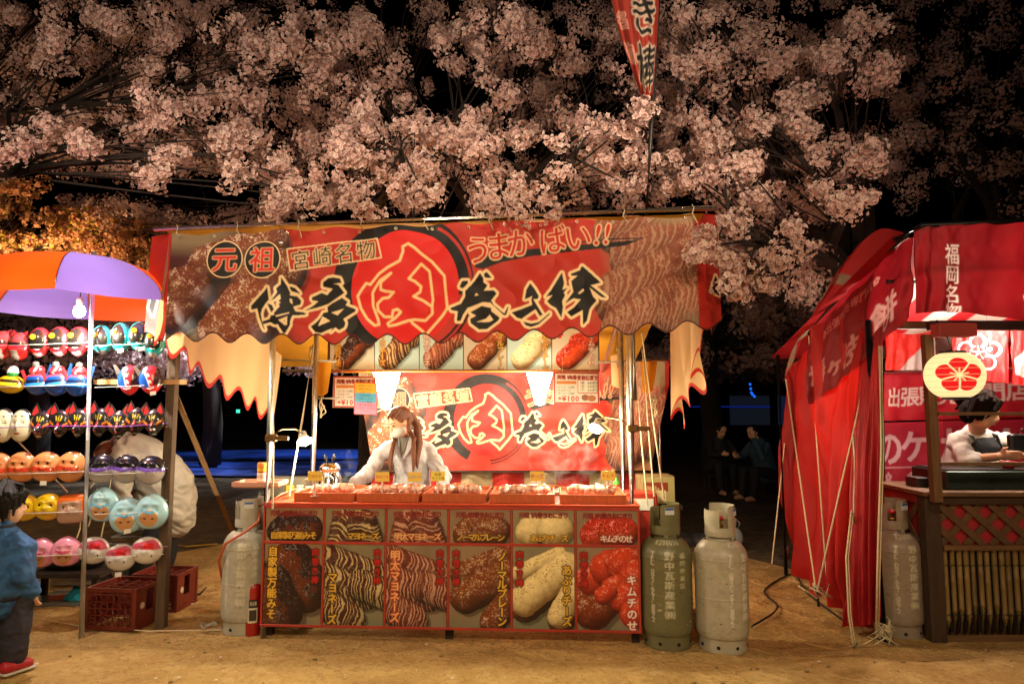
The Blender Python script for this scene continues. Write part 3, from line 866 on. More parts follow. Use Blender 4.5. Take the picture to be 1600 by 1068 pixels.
def food_large(c, kind, seed, x0, y0, x1, y1):
    b, d, kw = FOOD[kind]; w_, h_ = x1 - x0, y1 - y0; clip = (x0, y0, x1, y1); kw = dict(kw)
    if kind in ('mayo', 'mentai'):
        for i, (a, bb, e, f, r) in enumerate(((-.1, .12, .9, .38, .17), (-.1, .38, .72, .62, .20), (-.05, .72, .45, .92, .2), (.62, .5, 1.05, .62, .2))):
            c.roll(x0 + a * w_, y0 + bb * h_, x0 + e * w_, y0 + f * h_, r * w_ * 1.3, b, d, seed + i, clip=clip, nstripe=17, slant=-.5, stripes=kw['stripes'], gloss=.2)
    elif kind == 'miso':
        c.roll(x0 + .5 * w_, y0 + .25 * h_, x0 + .75 * w_, y0 + .55 * h_, (.40 * w_), b, d, seed, clip=clip, **kw)
        c.roll(x0 + .1 * w_, y0 + .55 * h_, x0 + .28 * w_, y0 + .85 * h_, (.42 * w_), b, d, seed + 1, clip=clip, **kw)
    elif kind == 'plain':
        c.roll(x0 + .2 * w_, y0 + .35 * h_, x0 + .95 * w_, y0 + .12 * h_, .2 * w_, b, d, seed, clip=clip, **kw)
        c.roll(x0 + .28 * w_, y0 + .62 * h_, x0 + .92 * w_, y0 + .36 * h_, .28 * w_, b, d, seed + 1, clip=clip, **kw)
        c.roll(x0 + .72 * w_, y0 + .92 * h_, x0 + .95 * w_, y0 + .7 * h_, .22 * w_, b, d, seed + 2, clip=clip, gloss=.7)
    elif kind == 'cheese':
        c.roll(x0 + .1 * w_, y0 + .38 * h_, x0 + .8 * w_, y0 + .12 * h_, .13 * w_, h('7a4a22'), d, seed + 6, clip=clip, gloss=.3)
        c.roll(x0 + .1 * w_, y0 + .33 * h_, x0 + .75 * w_, y0 + .10 * h_, .14 * w_, b, d, seed, clip=clip, **kw)
        c.roll(x0 + .2 * w_, y0 + .72 * h_, x0 + .9 * w_, y0 + .28 * h_, .27 * w_, h('7a4a22'), h('2a1008'), seed + 5, clip=clip, gloss=.4)
        c.roll(x0 + .18 * w_, y0 + .66 * h_, x0 + .88 * w_, y0 + .24 * h_, .25 * w_, b, d, seed + 1, clip=clip, **kw)
        c.roll(x0 + .78 * w_, y0 + .9 * h_, x0 + 1.0 * w_, y0 + .6 * h_, .22 * w_, h('6a3a1a'), h('2a1008'), seed + 7, clip=clip, gloss=.4)
        c.roll(x0 + .76 * w_, y0 + .84 * h_, x0 + 1.0 * w_, y0 + .52 * h_, .2 * w_, b, d, seed + 2, clip=clip, **kw)
    else:
        c.roll(x0 + .25 * w_, y0 + .72 * h_, x0 + .6 * w_, y0 + .42 * h_, .36 * w_, h('8a3a1a'), h('3a0c08'), seed, clip=clip, gloss=.6)
        for i, (a, bb, r) in enumerate(((.2, .4, .2), (.45, .25, .22), (.7, .2, .22), (.9, .35, .2), (.55, .5, .16), (.75, .62, .2), (.9, .8, .2), (.4, .58, .12))):
            c.roll(x0 + a * w_, y0 + bb * h_, x0 + (a + .1) * w_, y0 + (bb - .04) * h_, r * 1.15 * w_, h('cc3c1c'), h('6a100a'), seed + 10 + i, clip=clip, gloss=.5)


def flat_panel(name, c, O, ex, ey, parent, material, flip=False):
    """canvas c laid on the rectangle O (top left), ex (whole width), ey (whole height, downwards)"""
    a = (c.X - c.x0) / c.w; b = (c.Y - c.y0) / c.h
    g = np.array(O) + a[..., None] * np.array(ex) + b[..., None] * np.array(ey)
    return link_mesh(name, grid_mesh(name, g, c.a), material, parent)


u_ed = [515, 585, 655, 724, 792, 862, 935]
for i, kd in enumerate(kinds):
    c = Canvas(70, 78, 1.5, h('b4d4d4') if kd in ('mayo', 'mentai', 'cheese') else h('c4c0b0'))
    b, d, kw = FOOD[kd]
    b = np.clip(b * 1.7, 0, .8); kw = dict(kw)  # print colours here are raised in place of lamp light on the strip
    if 'stripes' in kw: kw['nstripe'] = 9
    c.roll(40, 36, 58, 30, 15, b, d, 90 + i, **kw); c.roll(22, 62, 40, 44, 17, b, d, 190 + i, **kw)
    fillc = h('e8c050') if i in (0, 1, 3, 4) else h('f2e0d0')
    c.text(names_v[i][:6] if i != 3 else 'マルプレーン', 12 if i < 3 else 60, 26, 11.5, fillc, h('7a1a12') if i != 3 else BLACK, 1.3, .5, vertical=True, step=.92)
    for k_ in range(5): c.ellipse(54 + 4 * math.cos(k_ * 1.257) if i < 3 else 10 + 4 * math.cos(k_ * 1.257), 22 + 4 * math.sin(k_ * 1.257), 3.2, 3.2, h('b81a1a'))
    a_ = P(u_ed[i] + .8, 500, 5.75); b_ = P(u_ed[i + 1] - .8, 500, 5.75); d_ = P(u_ed[i] + .8, 577, 5.75)
    flat_panel('photo_panel', c, a_, b_ - a_, d_ - a_, strip, vc_print)
m = MB(); a_ = P(513, 496, 5.77); b_ = P(937, 579, 5.77)
m.box(((a_.x + b_.x) / 2, 5.785, (a_.z + b_.z) / 2), (b_.x - a_.x, .02, a_.z - b_.z)); m.build('backing_board', mat('board_brown', h('6a3a1c'), .7), strip)
MB().tube([P(513, 580, 5.74), P(937, 580, 5.74)], .012, 8).build('bottom_trim', mat('orange_trim', h('d8701c'), .5), strip, smooth=True)

# price signs hung from the strip
def price_sign(u0, v0, u1, v1, Y, extra, label):
    W_, H_ = u1 - u0, v1 - v0
    c = Canvas(72, 50 * (H_ / 50) * 72 / W_ if False else 50, 2.4, h('e4d8c0'))
    c.rect(0, 0, 72, 50, h('b8281c')); c.rect(2.2, 2.2, 69.8, 47.8, h('e8e4d8'))
    c.text('元祖!肉巻きおにぎり', 9, 8, 6.8, h('5a1212'), h('c83a2c'), .9, .4)
    c.rect(5, 14, 36, 18.5, h('e0883c'))
    for k_ in range(3): c.text(('ソース 100円', 'マヨネーズ', 'チーズ 100円')[k_], 9, 24 + 5 * k_, 4.0, h('3a3028'), None, 0, .1)
    c.text('÷¥100', 10, 42, 11, h('c81c1c'), None, 0, .6)
    if extra == 'p':
        c.rect(38, 11.5, 70, 33, h('c83024')); c.rect(39, 12.5, 69, 32, h('f4f2ea'))
        for k_, s2 in enumerate(('1本 600円', '1合 600円', '1ケ 600円')): c.text(s2, 43, 16.5 + 5.8 * k_, 5.6, BLACK if k_ == 0 else h('7a8a20'), None, 0, .35)
        c.ellipse(50, 40, 6, 5, h('a06040')); c.ellipse(60, 41, 7, 5, h('b87850'))
    a_ = P(u0, v0, Y); b_ = P(u1, v0 + (1 if extra else 0), Y); d_ = P(u0, v1, Y)
    o = flat_panel('price_sign', c, a_, b_ - a_, d_ - a_, None, vc_print)
    me = o.data; loc = Vector(a_); me.transform(Matrix.Translation(-loc)); o.location = loc
    tag(o, label, 'sign')
    MB().box(((a_.x + b_.x) / 2, Y + .006, (a_.z + d_.z) / 2), (b_.x - a_.x + .004, .008, a_.z - d_.z + .004)).build('sign_backing', mat('sign_back', h('b8a890'), .6), o)
    for k_ in (.2, .8):
        p = a_.lerp(b_, k_); MB().tube([p, p + Vector((0, .05, .13))], .002, 4).build('hanging_string', ropem, o)


price_sign(521, 588, 587, 636, 5.55, '', 'white price sign with red border, partly under a coloured notice, left of the back banner')
price_sign(865, 581, 936, 630, 5.55, 'p', 'white price sign with red border and yen prices, right of the lamps')
c = Canvas(34, 58, 2.4, h('d83a3a')); c.rect(1, 1, 33, 19, h('f0b838')); c.rect(1, 19, 33, 36, h('58b0d8')); c.rect(1, 36, 33, 57, h('e88ab0'))
for k_, s2 in enumerate(('新型コロナ', '感染予防の', 'お知らせ', '手指消毒を', 'お願いします', 'マスク着用', '食べ歩きは', 'ご遠慮ください', 'ください')):
    c.text(s2, 17 - (len(s2) - 1) * 1.9, 6 + 5.8 * k_, 3.8, h('4a2a20') if k_ < 3 else h('203a6a') if k_ < 6 else h('7a1030'), None, 0, .15)
a_ = P(553, 597, 5.5); b_ = P(589, 598, 5.5); d_ = P(553, 647, 5.5)
o = flat_panel('notice', c, a_, b_ - a_, d_ - a_, None, vc_print); o.data.transform(Matrix.Translation(-a_)); o.location = a_
tag(o, 'notice in yellow, blue and pink bands hung in front of a price sign', 'sign')

# ---------------------------------------------------------------- counter
A = G(405, 999); B = G(1003, 1011)
CW = (B - A).length; EX = (B - A).normalized(); EN = Vector((-EX.y, EX.x, 0)); CH = .865


def L(x, y, z): return A + EX * x + EN * y + Vector((0, 0, z))


crot = math.atan2(EX.y, EX.x)
cnt = thing('counter', 'long stall counter faced with twelve printed food photos in a red frame', 'counter', L(CW / 2, .3, 0))
redp = mat('red_lacquer', h('c24a2a'), .35, noise=.2, nscale=6)
redd = mat('red_frame_paint', h('a83424'), .45, noise=.25, nscale=9)
darkw = mat('dark_wood', h('2c1c12'), .8, noise=.4, nscale=8, stretch=(1, 1, 6))
Z0 = .085; Z1 = CH
pw = CW / 6
m = MB(); Mr = Matrix.Rotation(crot, 3, 'Z')
m.box(L(CW / 2, .03, (Z0 + Z1) / 2), (CW, .03, Z1 - Z0 - .01), M=Mr); m.build('front_board', darkw, cnt)
for x in (.03, CW * .5, CW - .03):
    MB().box(L(x, .09, .425), (.05, .05, .85), M=Mr).build('leg', darkw, cnt)
    MB().box(L(x, .55, .425), (.05, .05, .85), M=Mr).build('leg', darkw, cnt)
ZM = Z1 - (Z1 - Z0) * (60 / 192)
m = MB()
for z, th in ((Z0 + .008, .016), (ZM, .018), (Z1 - .012, .022)):
    m.box(L(CW / 2, .004, z), (CW, .018, th), M=Mr, bev=.002)
for i in range(7):
    x = min(max(i * pw, .007), CW - .007); m.box(L(x, .005, (Z0 + Z1) / 2), (.014, .017, Z1 - Z0 - .02), M=Mr, bev=.002)
m.build('red_frame', redd, cnt)
MB().box(L(CW / 2, .31, Z1 + .006), (CW + .01, .62, .012), M=Mr, bev=.003).build('counter_top', redp, cnt)
MB().box(L(.02, .31, .46), (.02, .54, .78), M=Mr).build('side_board', darkw, cnt)
MB().box(L(CW - .02, .31, .46), (.02, .54, .78), M=Mr).build('side_board', darkw, cnt)
lo_names = names_v
for i, kd in enumerate(kinds):
    bgc = h('8c7256') if i in (0, 3) else h('84785a') if i in (1, 4) else h('8c745c')
    c = Canvas(98, 57, 1.9, bgc); c.a *= (.8 + .4 * vnoise((c.H, c.W), (3, 4), i))[..., None]
    food_small(c, kd, 200 + 9 * i, 0, 2, 98, 57)
    c.text('元祖!肉巻きおにぎり', 14, 9, 10.2, h('2a0c0c'), h('a8342c'), .9, .45, sx=.9, step=.9)
    nm = names_v[i]; sz = 13.4; n_ = len(nm); stp = .93
    xs = {0: 17, 1: 42, 2: 18, 3: 17, 4: 34, 5: 43}[i]
    c.text(nm, xs, 47, sz, h('e8b43c') if i not in (2, 5) else h('f2c07c') if i == 2 else h('f0dcd0'), BLACK if i not in (2, 5) else h('8a1a14'), 1.5, .55, step=(98 - xs - 8) / (n_ - .3) / sz)
    O = L(i * pw + .009, -.0005, Z1 - .022)
    flat_panel('photo_panel', c, O, EX * (pw - .018), (0, 0, ZM + .008 - (Z1 - .022)), cnt, vc_print)
    c = Canvas(98, 127, 1.9, bgc); c.a *= (.75 + .45 * vnoise((c.H, c.W), (4, 3), 10 + i))[..., None]
    c.blend(np.clip((c.Y - 90) / 40, 0, 1) * .6, h('66705e'))
    food_large(c, kd, 300 + 20 * i, 0, 0, 98, 127)
    tx = {0: 16, 1: 14, 2: 14, 3: 85, 4: 86, 5: 86}[i]; ty = {0: 12, 1: 52, 2: 16, 3: 16, 4: 36, 5: 50}[i]
    stp = {0: 1.0, 1: 1.0, 2: .98, 3: .87, 4: .95, 5: 1.05}[i]
    c.text(nm, tx, ty, 16.5, h('e8b43c') if i not in (2, 5) else h('f2b070') if i == 2 else h('f4e4dc'), BLACK if i not in (2, 5) else h('9a1a14'), 1.9, .7, vertical=True, step=stp, sx=1.0)
    c.text('肉巻き棒', 87 if i < 3 else 11, 13, 13, h('c81c1c'), h('1c0a0a'), 1.7, .5, vertical=True, step=1.12)
    O = L(i * pw + .009, -.0005, ZM - .010)
    flat_panel('photo_panel', c, O, EX * (pw - .018), (0, 0, Z0 + .016 - (ZM - .010)), cnt, vc_print)

# trays with rolls
traym = mat('orange_tray_wood', h('b85c34'), .35, noise=.2, nscale=12, stretch=(5, 1, 1))
trayin = mat('red_tray_lining', h('c05a3c'), .3)
wrapm = mat('wrapped_meat', h('b86a4e'), .22, noise=.55, nscale=34, coat=.6, color2=h('ecccb8'))
ords = ['first', 'second', 'third', 'fourth', 'fifth']
trn = ['leftmost', 'second', 'middle', 'fourth', 'rightmost']
x_at = lambda u, Y: (P(u, 780, Y).x - A.x) / EX.x
fronts = [(443, 540), (547, 647), (654, 757), (763, 868), (876, 983)]
rolls = {0: [(.30, .2, 0), (.48, .22, 0), (.72, .24, 1)], 1: [(.22, .22, 0), (.38, .22, 0), (.62, .25, 1), (.85, .25, 1)], 2: [(.22, .3, 0), (.38, .22, 0), (.72, .22, 1), (.52, .4, 1)],
         3: [(.22, .22, 0), (.42, .22, 1), (.66, .22, 1), (.84, .3, 0)], 4: [(.3, .3, 1), (.55, .2, 1), (.78, .25, 0), (.62, .45, 0)]}
for i, (u0, u1) in enumerate(fronts):
    xa, xb = x_at(u0, 4.44), x_at(u1, 4.40); wd = xb - xa; dp = .46; zb = CH + .0135; hh_ = .058
    tr = thing('serving_tray', f'{"red lacquered wooden serving tray" } on the counter top, {trn[i]} of five', 'tray', L((xa + xb) / 2, .05 + dp / 2, zb), 'red serving trays along the counter top')
    m = MB()
    for cx_, cy_, sx_, sy_ in ((wd / 2, .006, wd, .012), (wd / 2, dp - .006, wd, .012), (.006, dp / 2, .012, dp - .026), (wd - .006, dp / 2, .012, dp - .026)):
        m.box(L(xa + cx_, .05 + cy_, zb + hh_ / 2), (sx_, sy_, hh_), M=Mr, bev=.002)
    m.build('rim', traym, tr)
    MB().box(L((xa + xb) / 2, .05 + dp / 2, zb + .017), (wd - .026, dp - .026, .034), M=Mr).build('lining', trayin, tr)
    for k_, (fx, fy, ln) in enumerate(rolls[i]):
        p = L(xa + fx * wd, .05 + fy * dp, zb + .034 + .036)
        m = MB(); g_ = np.random.default_rng(i * 10 + k_)
        dd = Vector((.055 if ln else .012, .02 * g_.normal(), .004)); pts = [p - dd, p - dd * .4 + Vector((0, 0, .004)), p + dd * .4, p + dd]
        m.tube(pts, [.031, .038, .039, .030], 14, round_ends=True)
        ro = m.build('meat_roll', wrapm, None, p, True)
        for v in ro.data.vertices: v.co += Vector(g_.normal(0, .0016, 3))
        tag(ro, f'{"long meat roll" if ln else "round meat-wrapped rice ball"} in clear film, {ords[k_]} from the left on the {trn[i]} tray' if k_ < 3 or len(rolls[i]) < 4 else
            f'{"long meat roll" if ln else "round meat-wrapped rice ball"} in clear film on the {trn[i]} tray, fourth of that tray', 'meat roll', 'wrapped meat rolls on the trays')
# price cards on clear stands
cards = [(492, 743, '万能みそ', 'f4c858', 'c86a30'), (597, 744, '明太マヨ', 'f4c858', 'd8306a'), (648, 744, '特製ソース', 'f4c858', 'f0f0e0'), (684, 743, '肉巻|ライス串', 'f4dc60', '7a5a20'), (839, 743, 'チーズ', 'f4c858', 'f0a0a0'), (950, 742, 'キムチ', 'f4d060', 'd03a20')]
trc = {492: 'leftmost, in front of the steel pot', 597: 'second from the left, before the sleeve', 648: 'third from the left, at the vendor waist', 684: 'two-line one beside the vendor left hand', 839: 'pale one behind the fourth tray', 950: 'rightmost, near the green capped bottle'}
clearp = glassmat('clear_plastic', (.97, .97, .97), .15)
for (u, v, tx, c1, c2) in cards:
    Yc = 4.62; c = Canvas(24, 16, 3, h(c1)); ln = tx.split('|')
    for j, s2 in enumerate(ln):
        sz = min(7.5 if len(ln) == 1 else 5.8, 22 / len(s2)); c.text(s2, 12 - (len(s2) - 1) * sz / 2, 8 if len(ln) == 1 else 5 + 6.5 * j, sz, h(c2), h('7a3a18') if c2[0] in 'f' else None, .5, .3)
    a_ = P(u - 11, v - 7, Yc); b_ = P(u + 11, v - 7, Yc); d_ = P(u - 10.5, v + 8, Yc)
    base = Vector((a_.x * .5 + b_.x * .5, Yc + .01, CH + .0475))
    t = thing('price_card', f'small yellow price card on a clear stand, {trc[u]}', 'price card', base)
    flat_panel('card', c, a_, b_ - a_, d_ - a_, t, vc_print)
    MB().box(((a_.x + b_.x) / 2, Yc + .004, (a_.z + d_.z) / 2), (b_.x - a_.x, .004, a_.z - d_.z)).build('card_back', mat('card_white', h('d8d0c0'), .5), t)
    m = MB(); m.tube([base + Vector((0, 0, .004)), Vector((base.x, base.y, d_.z + .004))], .008, 8); m.box(base + Vector((0, 0, .002)), (.05, .035, .006)); m.build('stand', mat('frosted_stand', h('d8b8b0'), .3), t)

# work table behind with griddle
tb = thing('work_table', 'low work table with steel griddle plate between the trays and the vendor', 'table', (-.25, 5.15, 0))
steel = mat('brushed_steel', (.5, .48, .45), .3, .9, noise=.3, nscale=10)
blackm = mat('black_iron', h('1c1a18'), .5, .4)
MB().box((-.33, 5.12, .85), (2.2, .36, .04), bev=.004).build('table_top', darkw, tb)
for x in (-1.35, .7):
    for y in (5.0, 5.26): MB().box((x, y, .415), (.05, .05, .83)).build('leg', darkw, tb)
m = MB(); m.box((-.05, 5.12, .885), (1.5, .32, .03), bev=.004); m.build('griddle_plate', steel, tb)
sk_lab = ('half hidden behind the left price cards', 'just right of the vendor hand', 'behind the fourth tray', 'beside the steam on the right', 'at the far right end')
for k_, (u, ln) in enumerate(((628, .16), (668, .14), (770, .2), (830, .2), (905, .3))):
    p = P(u, 757, 5.05); m = MB(); a_ = Vector((p.x, 5.02, .918)); b_ = Vector((p.x + ln, 5.16, .918))
    m.tube([a_, a_.lerp(b_, .5), b_], [.014, .017, .013], 8, round_ends=True)
    o = m.build('grilling_roll', mat('grilled_meat', h('8a4a28'), .3, noise=.5, nscale=40), None, a_, True)
    tag(o, 'browned meat roll grilling on the steel plate, ' + sk_lab[k_], 'meat roll', 'meat rolls grilling on the plate')

# ---------------------------------------------------------------- lamps in the stall
white_hot = mat('lit_bulb', (1, .9, .7), .5, emit=26, ecol=(1, .86, .62))
socket = mat('lamp_socket', h('2a2624'), .5)


def hang_lamp(u, v0, v1, Y, label, watts):
    top = P(u, v0, Y); bot = P(u, v1, Y); hh_ = top.z - bot.z; c = Vector((top.x, Y, 0))
    t = thing('hanging_lamp', label, 'lamp', (top.x, Y, bot.z), 'hanging lamps in front of the back banner')
    w_ = .11 * Y / 5.5
    MB().lathe([(.004, bot.z), (.03 * w_ / .1, bot.z + .012), (w_ * .55, bot.z + hh_ * .38), (w_ * .86, bot.z + hh_ * .75), (w_, top.z)], 20, c).build('glowing_shade', white_hot, t, smooth=True)
    MB().lathe([(w_ * 1.02, top.z - .004), (w_ * .5, top.z + .04), (.03, top.z + .055), (.025, top.z + .12), (.0, top.z + .12)], 20, c).build('lamp_cap', mat('lamp_cap', h('d0c8b8'), .5), t, smooth=True)
    MB().tube([(c.x, Y, top.z + .11), (c.x + .005, Y + .01, slope(0, Y) - .05)], .004, 5).build('cord', socket, t)
    point('hanging_lamp_light', (c.x, Y - .30, bot.z + .04), watts, (1, .80, .54), .09)
    return t


hang_lamp(604, 580, 640, 6.0, 'glowing white cone lamp hanging behind the vendor head, left of the pair', 36)
hang_lamp(843, 576, 633, 6.0, 'glowing white cone lamp beside the right price sign, right of the pair', 36)


def clip_lamp(pole_p, u, v, Y, label, watts, side):
    p = P(u, v, Y)
    t = thing('clip_lamp', label, 'lamp', pole_p, 'clip lamps on the stall poles')
    pp = Vector(pole_p)
    MB().tube([pp, pp + (p - pp) * .3 + Vector((0, 0, .05)), pp + (p - pp) * .7 + Vector((0, 0, .06)), p + Vector((-.01 * side, 0, .035))], .006, 6).build('bent_arm', mat('brass_clamp'), t, smooth=True)
    d = Vector((side * .35, -.55, -.75)).normalized()
    M_ = d.to_track_quat('Z', 'Y').to_matrix()
    MB().lathe([(.012, -.055), (.022, -.05), (.025, -.02), (.05, .028), (.052, .03)], 16, p, M=M_).build('reflector', mat('white_enamel', h('d8d8cc'), .4), t, smooth=True)
    MB().ball(p + d * .012, (.03, .03, .034), 14).build('bulb', mat('lit_clip_bulb', (1, 1, .8), .5, emit=60, ecol=(1, .98, .72)), t, smooth=True)
    point('clip_lamp_light', p + d * .09, watts, (1, .9, .6), .035)
    return t


clip_lamp(P(424, 681, 4.6), 475, 684, 4.85, 'small white clip lamp shining on the left pole of the stall', 20, 1)
clip_lamp(P(986, 668, 4.54), 932, 664, 4.75, 'small white clip lamp shining in front of the last brush character of the back banner', 20, -1)

# ropes tied from the roof to the counter
ropes = [((490, 540, 5.3), (452, 775, 4.75), 'cream rope slanting down beside the left clip lamp'), ((1004, 545, 5.0), (1022, 775, 4.9), 'cream rope running down right of the right poles, inner one'),
         ((995, 600, 4.9), (1012, 790, 4.8), 'short cream rope close to the right poles'), ((1003, 520, 4.6), (1038, 780, 5.0), 'cream rope running down right of the right poles, outer one'),
         ((426, 560, 4.58), (426, 795, 4.58), 'thin cord hanging straight beside the left front pole')]
for a, b, lb in ropes:
    a_ = P(*a); b_ = P(*b)
    tag(MB().tube([a_, a_.lerp(b_, .5) + Vector((0, .01, -.01)), b_], .0065, 6).build('rope', ropem, None, b_), lb, 'rope')
for (u, v, Y, lb) in ((503, 625, 5.33, 'loose loop of cord hanging from the white bar left of the price sign'), (1024, 625, 5.33, 'loose cord ends hanging from the tarp on the right'), (966, 545, 5.3, 'knotted bundle of cord at the head of the inner right pole'), (487, 545, 5.3, 'yellow knotted cord at the head of the inner left pole')):
    m = MB(); g_ = np.random.default_rng(int(u))
    for k_ in range(4):
        p = P(u, v, Y); pts = [p + Vector((g_.normal(0, .015), g_.normal(0, .01), .03 - .04 * j + g_.normal(0, .008))) for j in range(5)]
        m.tube(pts, .0045, 5)
    tag(m.build('cord_knot', ropem, None, P(u, v, Y), True), lb, 'cord')

# ---------------------------------------------------------------- things on and around the work table
zt = .875
def prop_at(u, Y): return P(u, 700, Y).x


def lathe_thing(name, label, cat, base, parts, n=20):
    t = thing(name, label, cat, base)
    for nm, prof, m_ in parts:
        MB().lathe([(r, base[2] + z) for r, z in prof], n, (base[0], base[1], 0)).build(nm, m_, t, smooth=True)
    return t


# left side table with steel pot
st = thing('side_table', 'low folding table behind the left pole holding a steel pot and a cash box', 'table', (prop_at(470, 5.15), 5.2, 0))
MB().box((prop_at(458, 5.15), 5.2, .82), (.62, .42, .03), bev=.004).build('table_top', darkw, st)
for dx in (-.27, .27):
    for dy in (-.17, .17): MB().box((prop_at(458, 5.15) + dx, 5.2 + dy, .40), (.035, .035, .81)).build('leg', darkw, st)
chrome = mat('polished_steel', (.75, .72, .68), .14, 1.0)
px_ = prop_at(515, 4.98)
pt = thing('steel_pot', 'shiny steel pot with tongs standing in it, left of the vendor', 'pot', (px_, 5.0, .838))
MB().lathe([(0, .845), (.083, .845), (.085, .86), (.085, 1.0), (.07, 1.035), (.066, 1.05), (.074, 1.055), (.074, 1.075), (.066, 1.08)], 28, (px_, 5.0, 0)).build('pot_body', chrome, pt, smooth=True)
MB().lathe([(.07, 1.078), (.05, 1.10), (0, 1.105)], 24, (px_, 5.0, 0)).build('lid', chrome, pt, smooth=True)
for dx in (-.02, .015):
    MB().tube([(px_ + dx, 5.0, 1.08), (px_ + dx * 1.3, 5.0, 1.14), (px_ + dx * 1.8, 4.99, 1.165), (px_ + dx * 2.2 + .01, 4.99, 1.13)], .007, 6).build('tongs', blackm, pt, smooth=True)
cb = thing('cash_box', 'grey metal box with a yellow label beside the left pole', 'box', (prop_at(452, 5.25), 5.28, .837))
MB().box((prop_at(452, 5.25), 5.28, .905), (.30, .2, .135), bev=.008).build('box_body', mat('grey_metal', h('6a6458'), .5, .3), cb)
MB().box((prop_at(460, 5.25), 5.178, .90), (.06, .003, .05)).build('yellow_label', mat('yellow_label', h('c89a20'), .5), cb)
MB().tube([(prop_at(440, 5.25), 5.175, .945), (prop_at(448, 5.25), 5.165, .955), (prop_at(456, 5.25), 5.175, .945)], .006, 6).build('handle', blackm, cb)
# tray with spice can at far left
tx_ = P(407, 757, 4.72)
tr = thing('side_tray', 'small pinkish tray sticking out left of the left pole', 'tray', tx_)
MB().box(tx_, (.30, .2, .018), bev=.005).build('tray_base', mat('pink_tray', h('c8907c'), .4), tr)
m = MB()
for dy in (-.1, .1): m.box(tx_ + Vector((0, dy, .014)), (.31, .012, .028))
for dx in (-.15, .15): m.box(tx_ + Vector((dx, 0, .014)), (.012, .188, .028))
m.build('tray_rim', mat('pink_tray'), tr)
MB().tube([tx_ + Vector((.02, .05, -.008)), Vector((tx_.x + .02, tx_.y + .05, .0))], .014, 8).build('support_post', darkw, tr)
b0 = tx_ + Vector((.01, .0, .0095))
cvs = Canvas(60, 34, 1.5, h('b83022')); cvs.rect(0, 0, 60, 7, h('d8b030')); cvs.rect(10, 10, 30, 28, h('e0d8c0')); cvs.text('特製', 14, 19, 9, h('a02018'), None, 0, .4)
ct = thing('spice_can', 'red and white spice can with an orange lid on the small left tray', 'can', b0)
th = cvs.X / 60 * 2 * math.pi + 2.6; rr = .034
link_mesh('can_body', grid_mesh('can', np.stack([b0.x + rr * np.cos(th), b0.y + rr * np.sin(th), b0.z + .105 * (1 - cvs.Y / 34)], -1)[:, ::-1], cvs.a[:, ::-1]), vc_print, ct, smooth=True)
MB().lathe([(rr, b0.z + .105), (.035, b0.z + .107), (.035, b0.z + .135), (.03, b0.z + .14), (0, b0.z + .14)], 20, (b0.x, b0.y, 0)).build('lid', mat('orange_lid', h('d88a40'), .4), ct)
# sauce bottles
for (u, v, Y, c_, lb) in ((470, 752, 5.05, '9a9484', 'cloudy plastic jar beside the steel pot'), (485, 757, 4.98, 'b0a890', 'small pale cup left of the steel pot')):
    b_ = Vector((prop_at(u, Y), Y, .836))
    lathe_thing('plastic_jar', lb, 'jar', b_, (('jar_body', [(0, 0), (.035, 0), (.036, .07), (.026, .085)], mat('jar_' + c_, h(c_), .3)), ('cap', [(.028, .085), (.028, .105), (0, .107)], mat('grey_cap', h('6a6a60'), .5))))
b_ = Vector((P(963, 755, 5.1).x, 5.1, .872))
lathe_thing('sauce_bottle', 'red sauce bottle with a pointed green cap near the right poles', 'bottle', b_, (('bottle_body', [(0, 0), (.028, 0), (.029, .05), (.02, .066)], mat('red_sauce', h('a83018'), .3)), ('green_cap', [(.021, .066), (.022, .088), (.008, .095), (.004, .118), (0, .119)], mat('green_cap', h('4aa830'), .4))))
# patterned carton stack on the right behind the cylinders
bp = Vector((P(1023, 765, 5.2).x, 5.2, 0))
stool = thing('box_stand', 'dark stand under the patterned carton right of the right poles', 'stand', bp)
MB().box((bp.x, 5.2, .78), (.34, .3, .03)).build('stand_top', darkw, stool)
for dx in (-.14, .14):
    for dy in (-.12, .12): MB().box((bp.x + dx, 5.2 + dy, .385), (.03, .03, .76)).build('leg', darkw, stool)
c = Canvas(60, 42, 2, h('9a8a5a')); g_ = np.random.default_rng(3)
for k_ in range(9): c.rect(g_.random() * 50, g_.random() * 36, g_.random() * 60, g_.random() * 40, [h('7a2a1a'), h('b89a5a'), h('5a5a2a'), h('c8b488')][k_ % 4])
c.text('炭火', 12, 22, 14, h('6a1a10'), h('d8c890'), 1, .4)
ctn = thing('carton', 'patterned olive and red carton with cords on top, right of the right poles', 'carton', (bp.x, 5.2, .796))
MB().box((bp.x, 5.2, .90), (.25, .22, .2), bev=.004).build('carton_body', mat('carton_brown', h('7a6238'), .8, noise=.3), ctn)
flat_panel('printed_front', c, Vector((bp.x - .122, 5.087, .995)), Vector((.244, 0, 0)), Vector((0, 0, -.19)), ctn, vc_print)
rb = thing('folding_stool', 'red and white box under the right poles', 'box', (P(1000, 780, 5.0).x, 5.0, 0))
MB().box((P(1000, 780, 5.0).x, 5.02, .45), (.22, .2, .9), bev=.01).build('box_body', mat('red_plastic', h('a83022'), .4), rb)
MB().box((P(1000, 780, 5.0).x, 4.917, .82), (.16, .003, .08)).build('label_patch', mat('white_label', h('d8d4c8'), .5), rb)

# ---------------------------------------------------------------- gas cylinders
cylp = mat('cylinder_paint', rough=.38, vcol=True, noise=.12, nscale=7, bump=.06, bscale=60)
cylg = mat('cylinder_grey', h('8e8468'), .42, noise=.25, nscale=8, bump=.06, bscale=60)
brass = mat('brass', h('a8782c'), .3, .9); redk = mat('red_knob', h('b01a14'), .35)


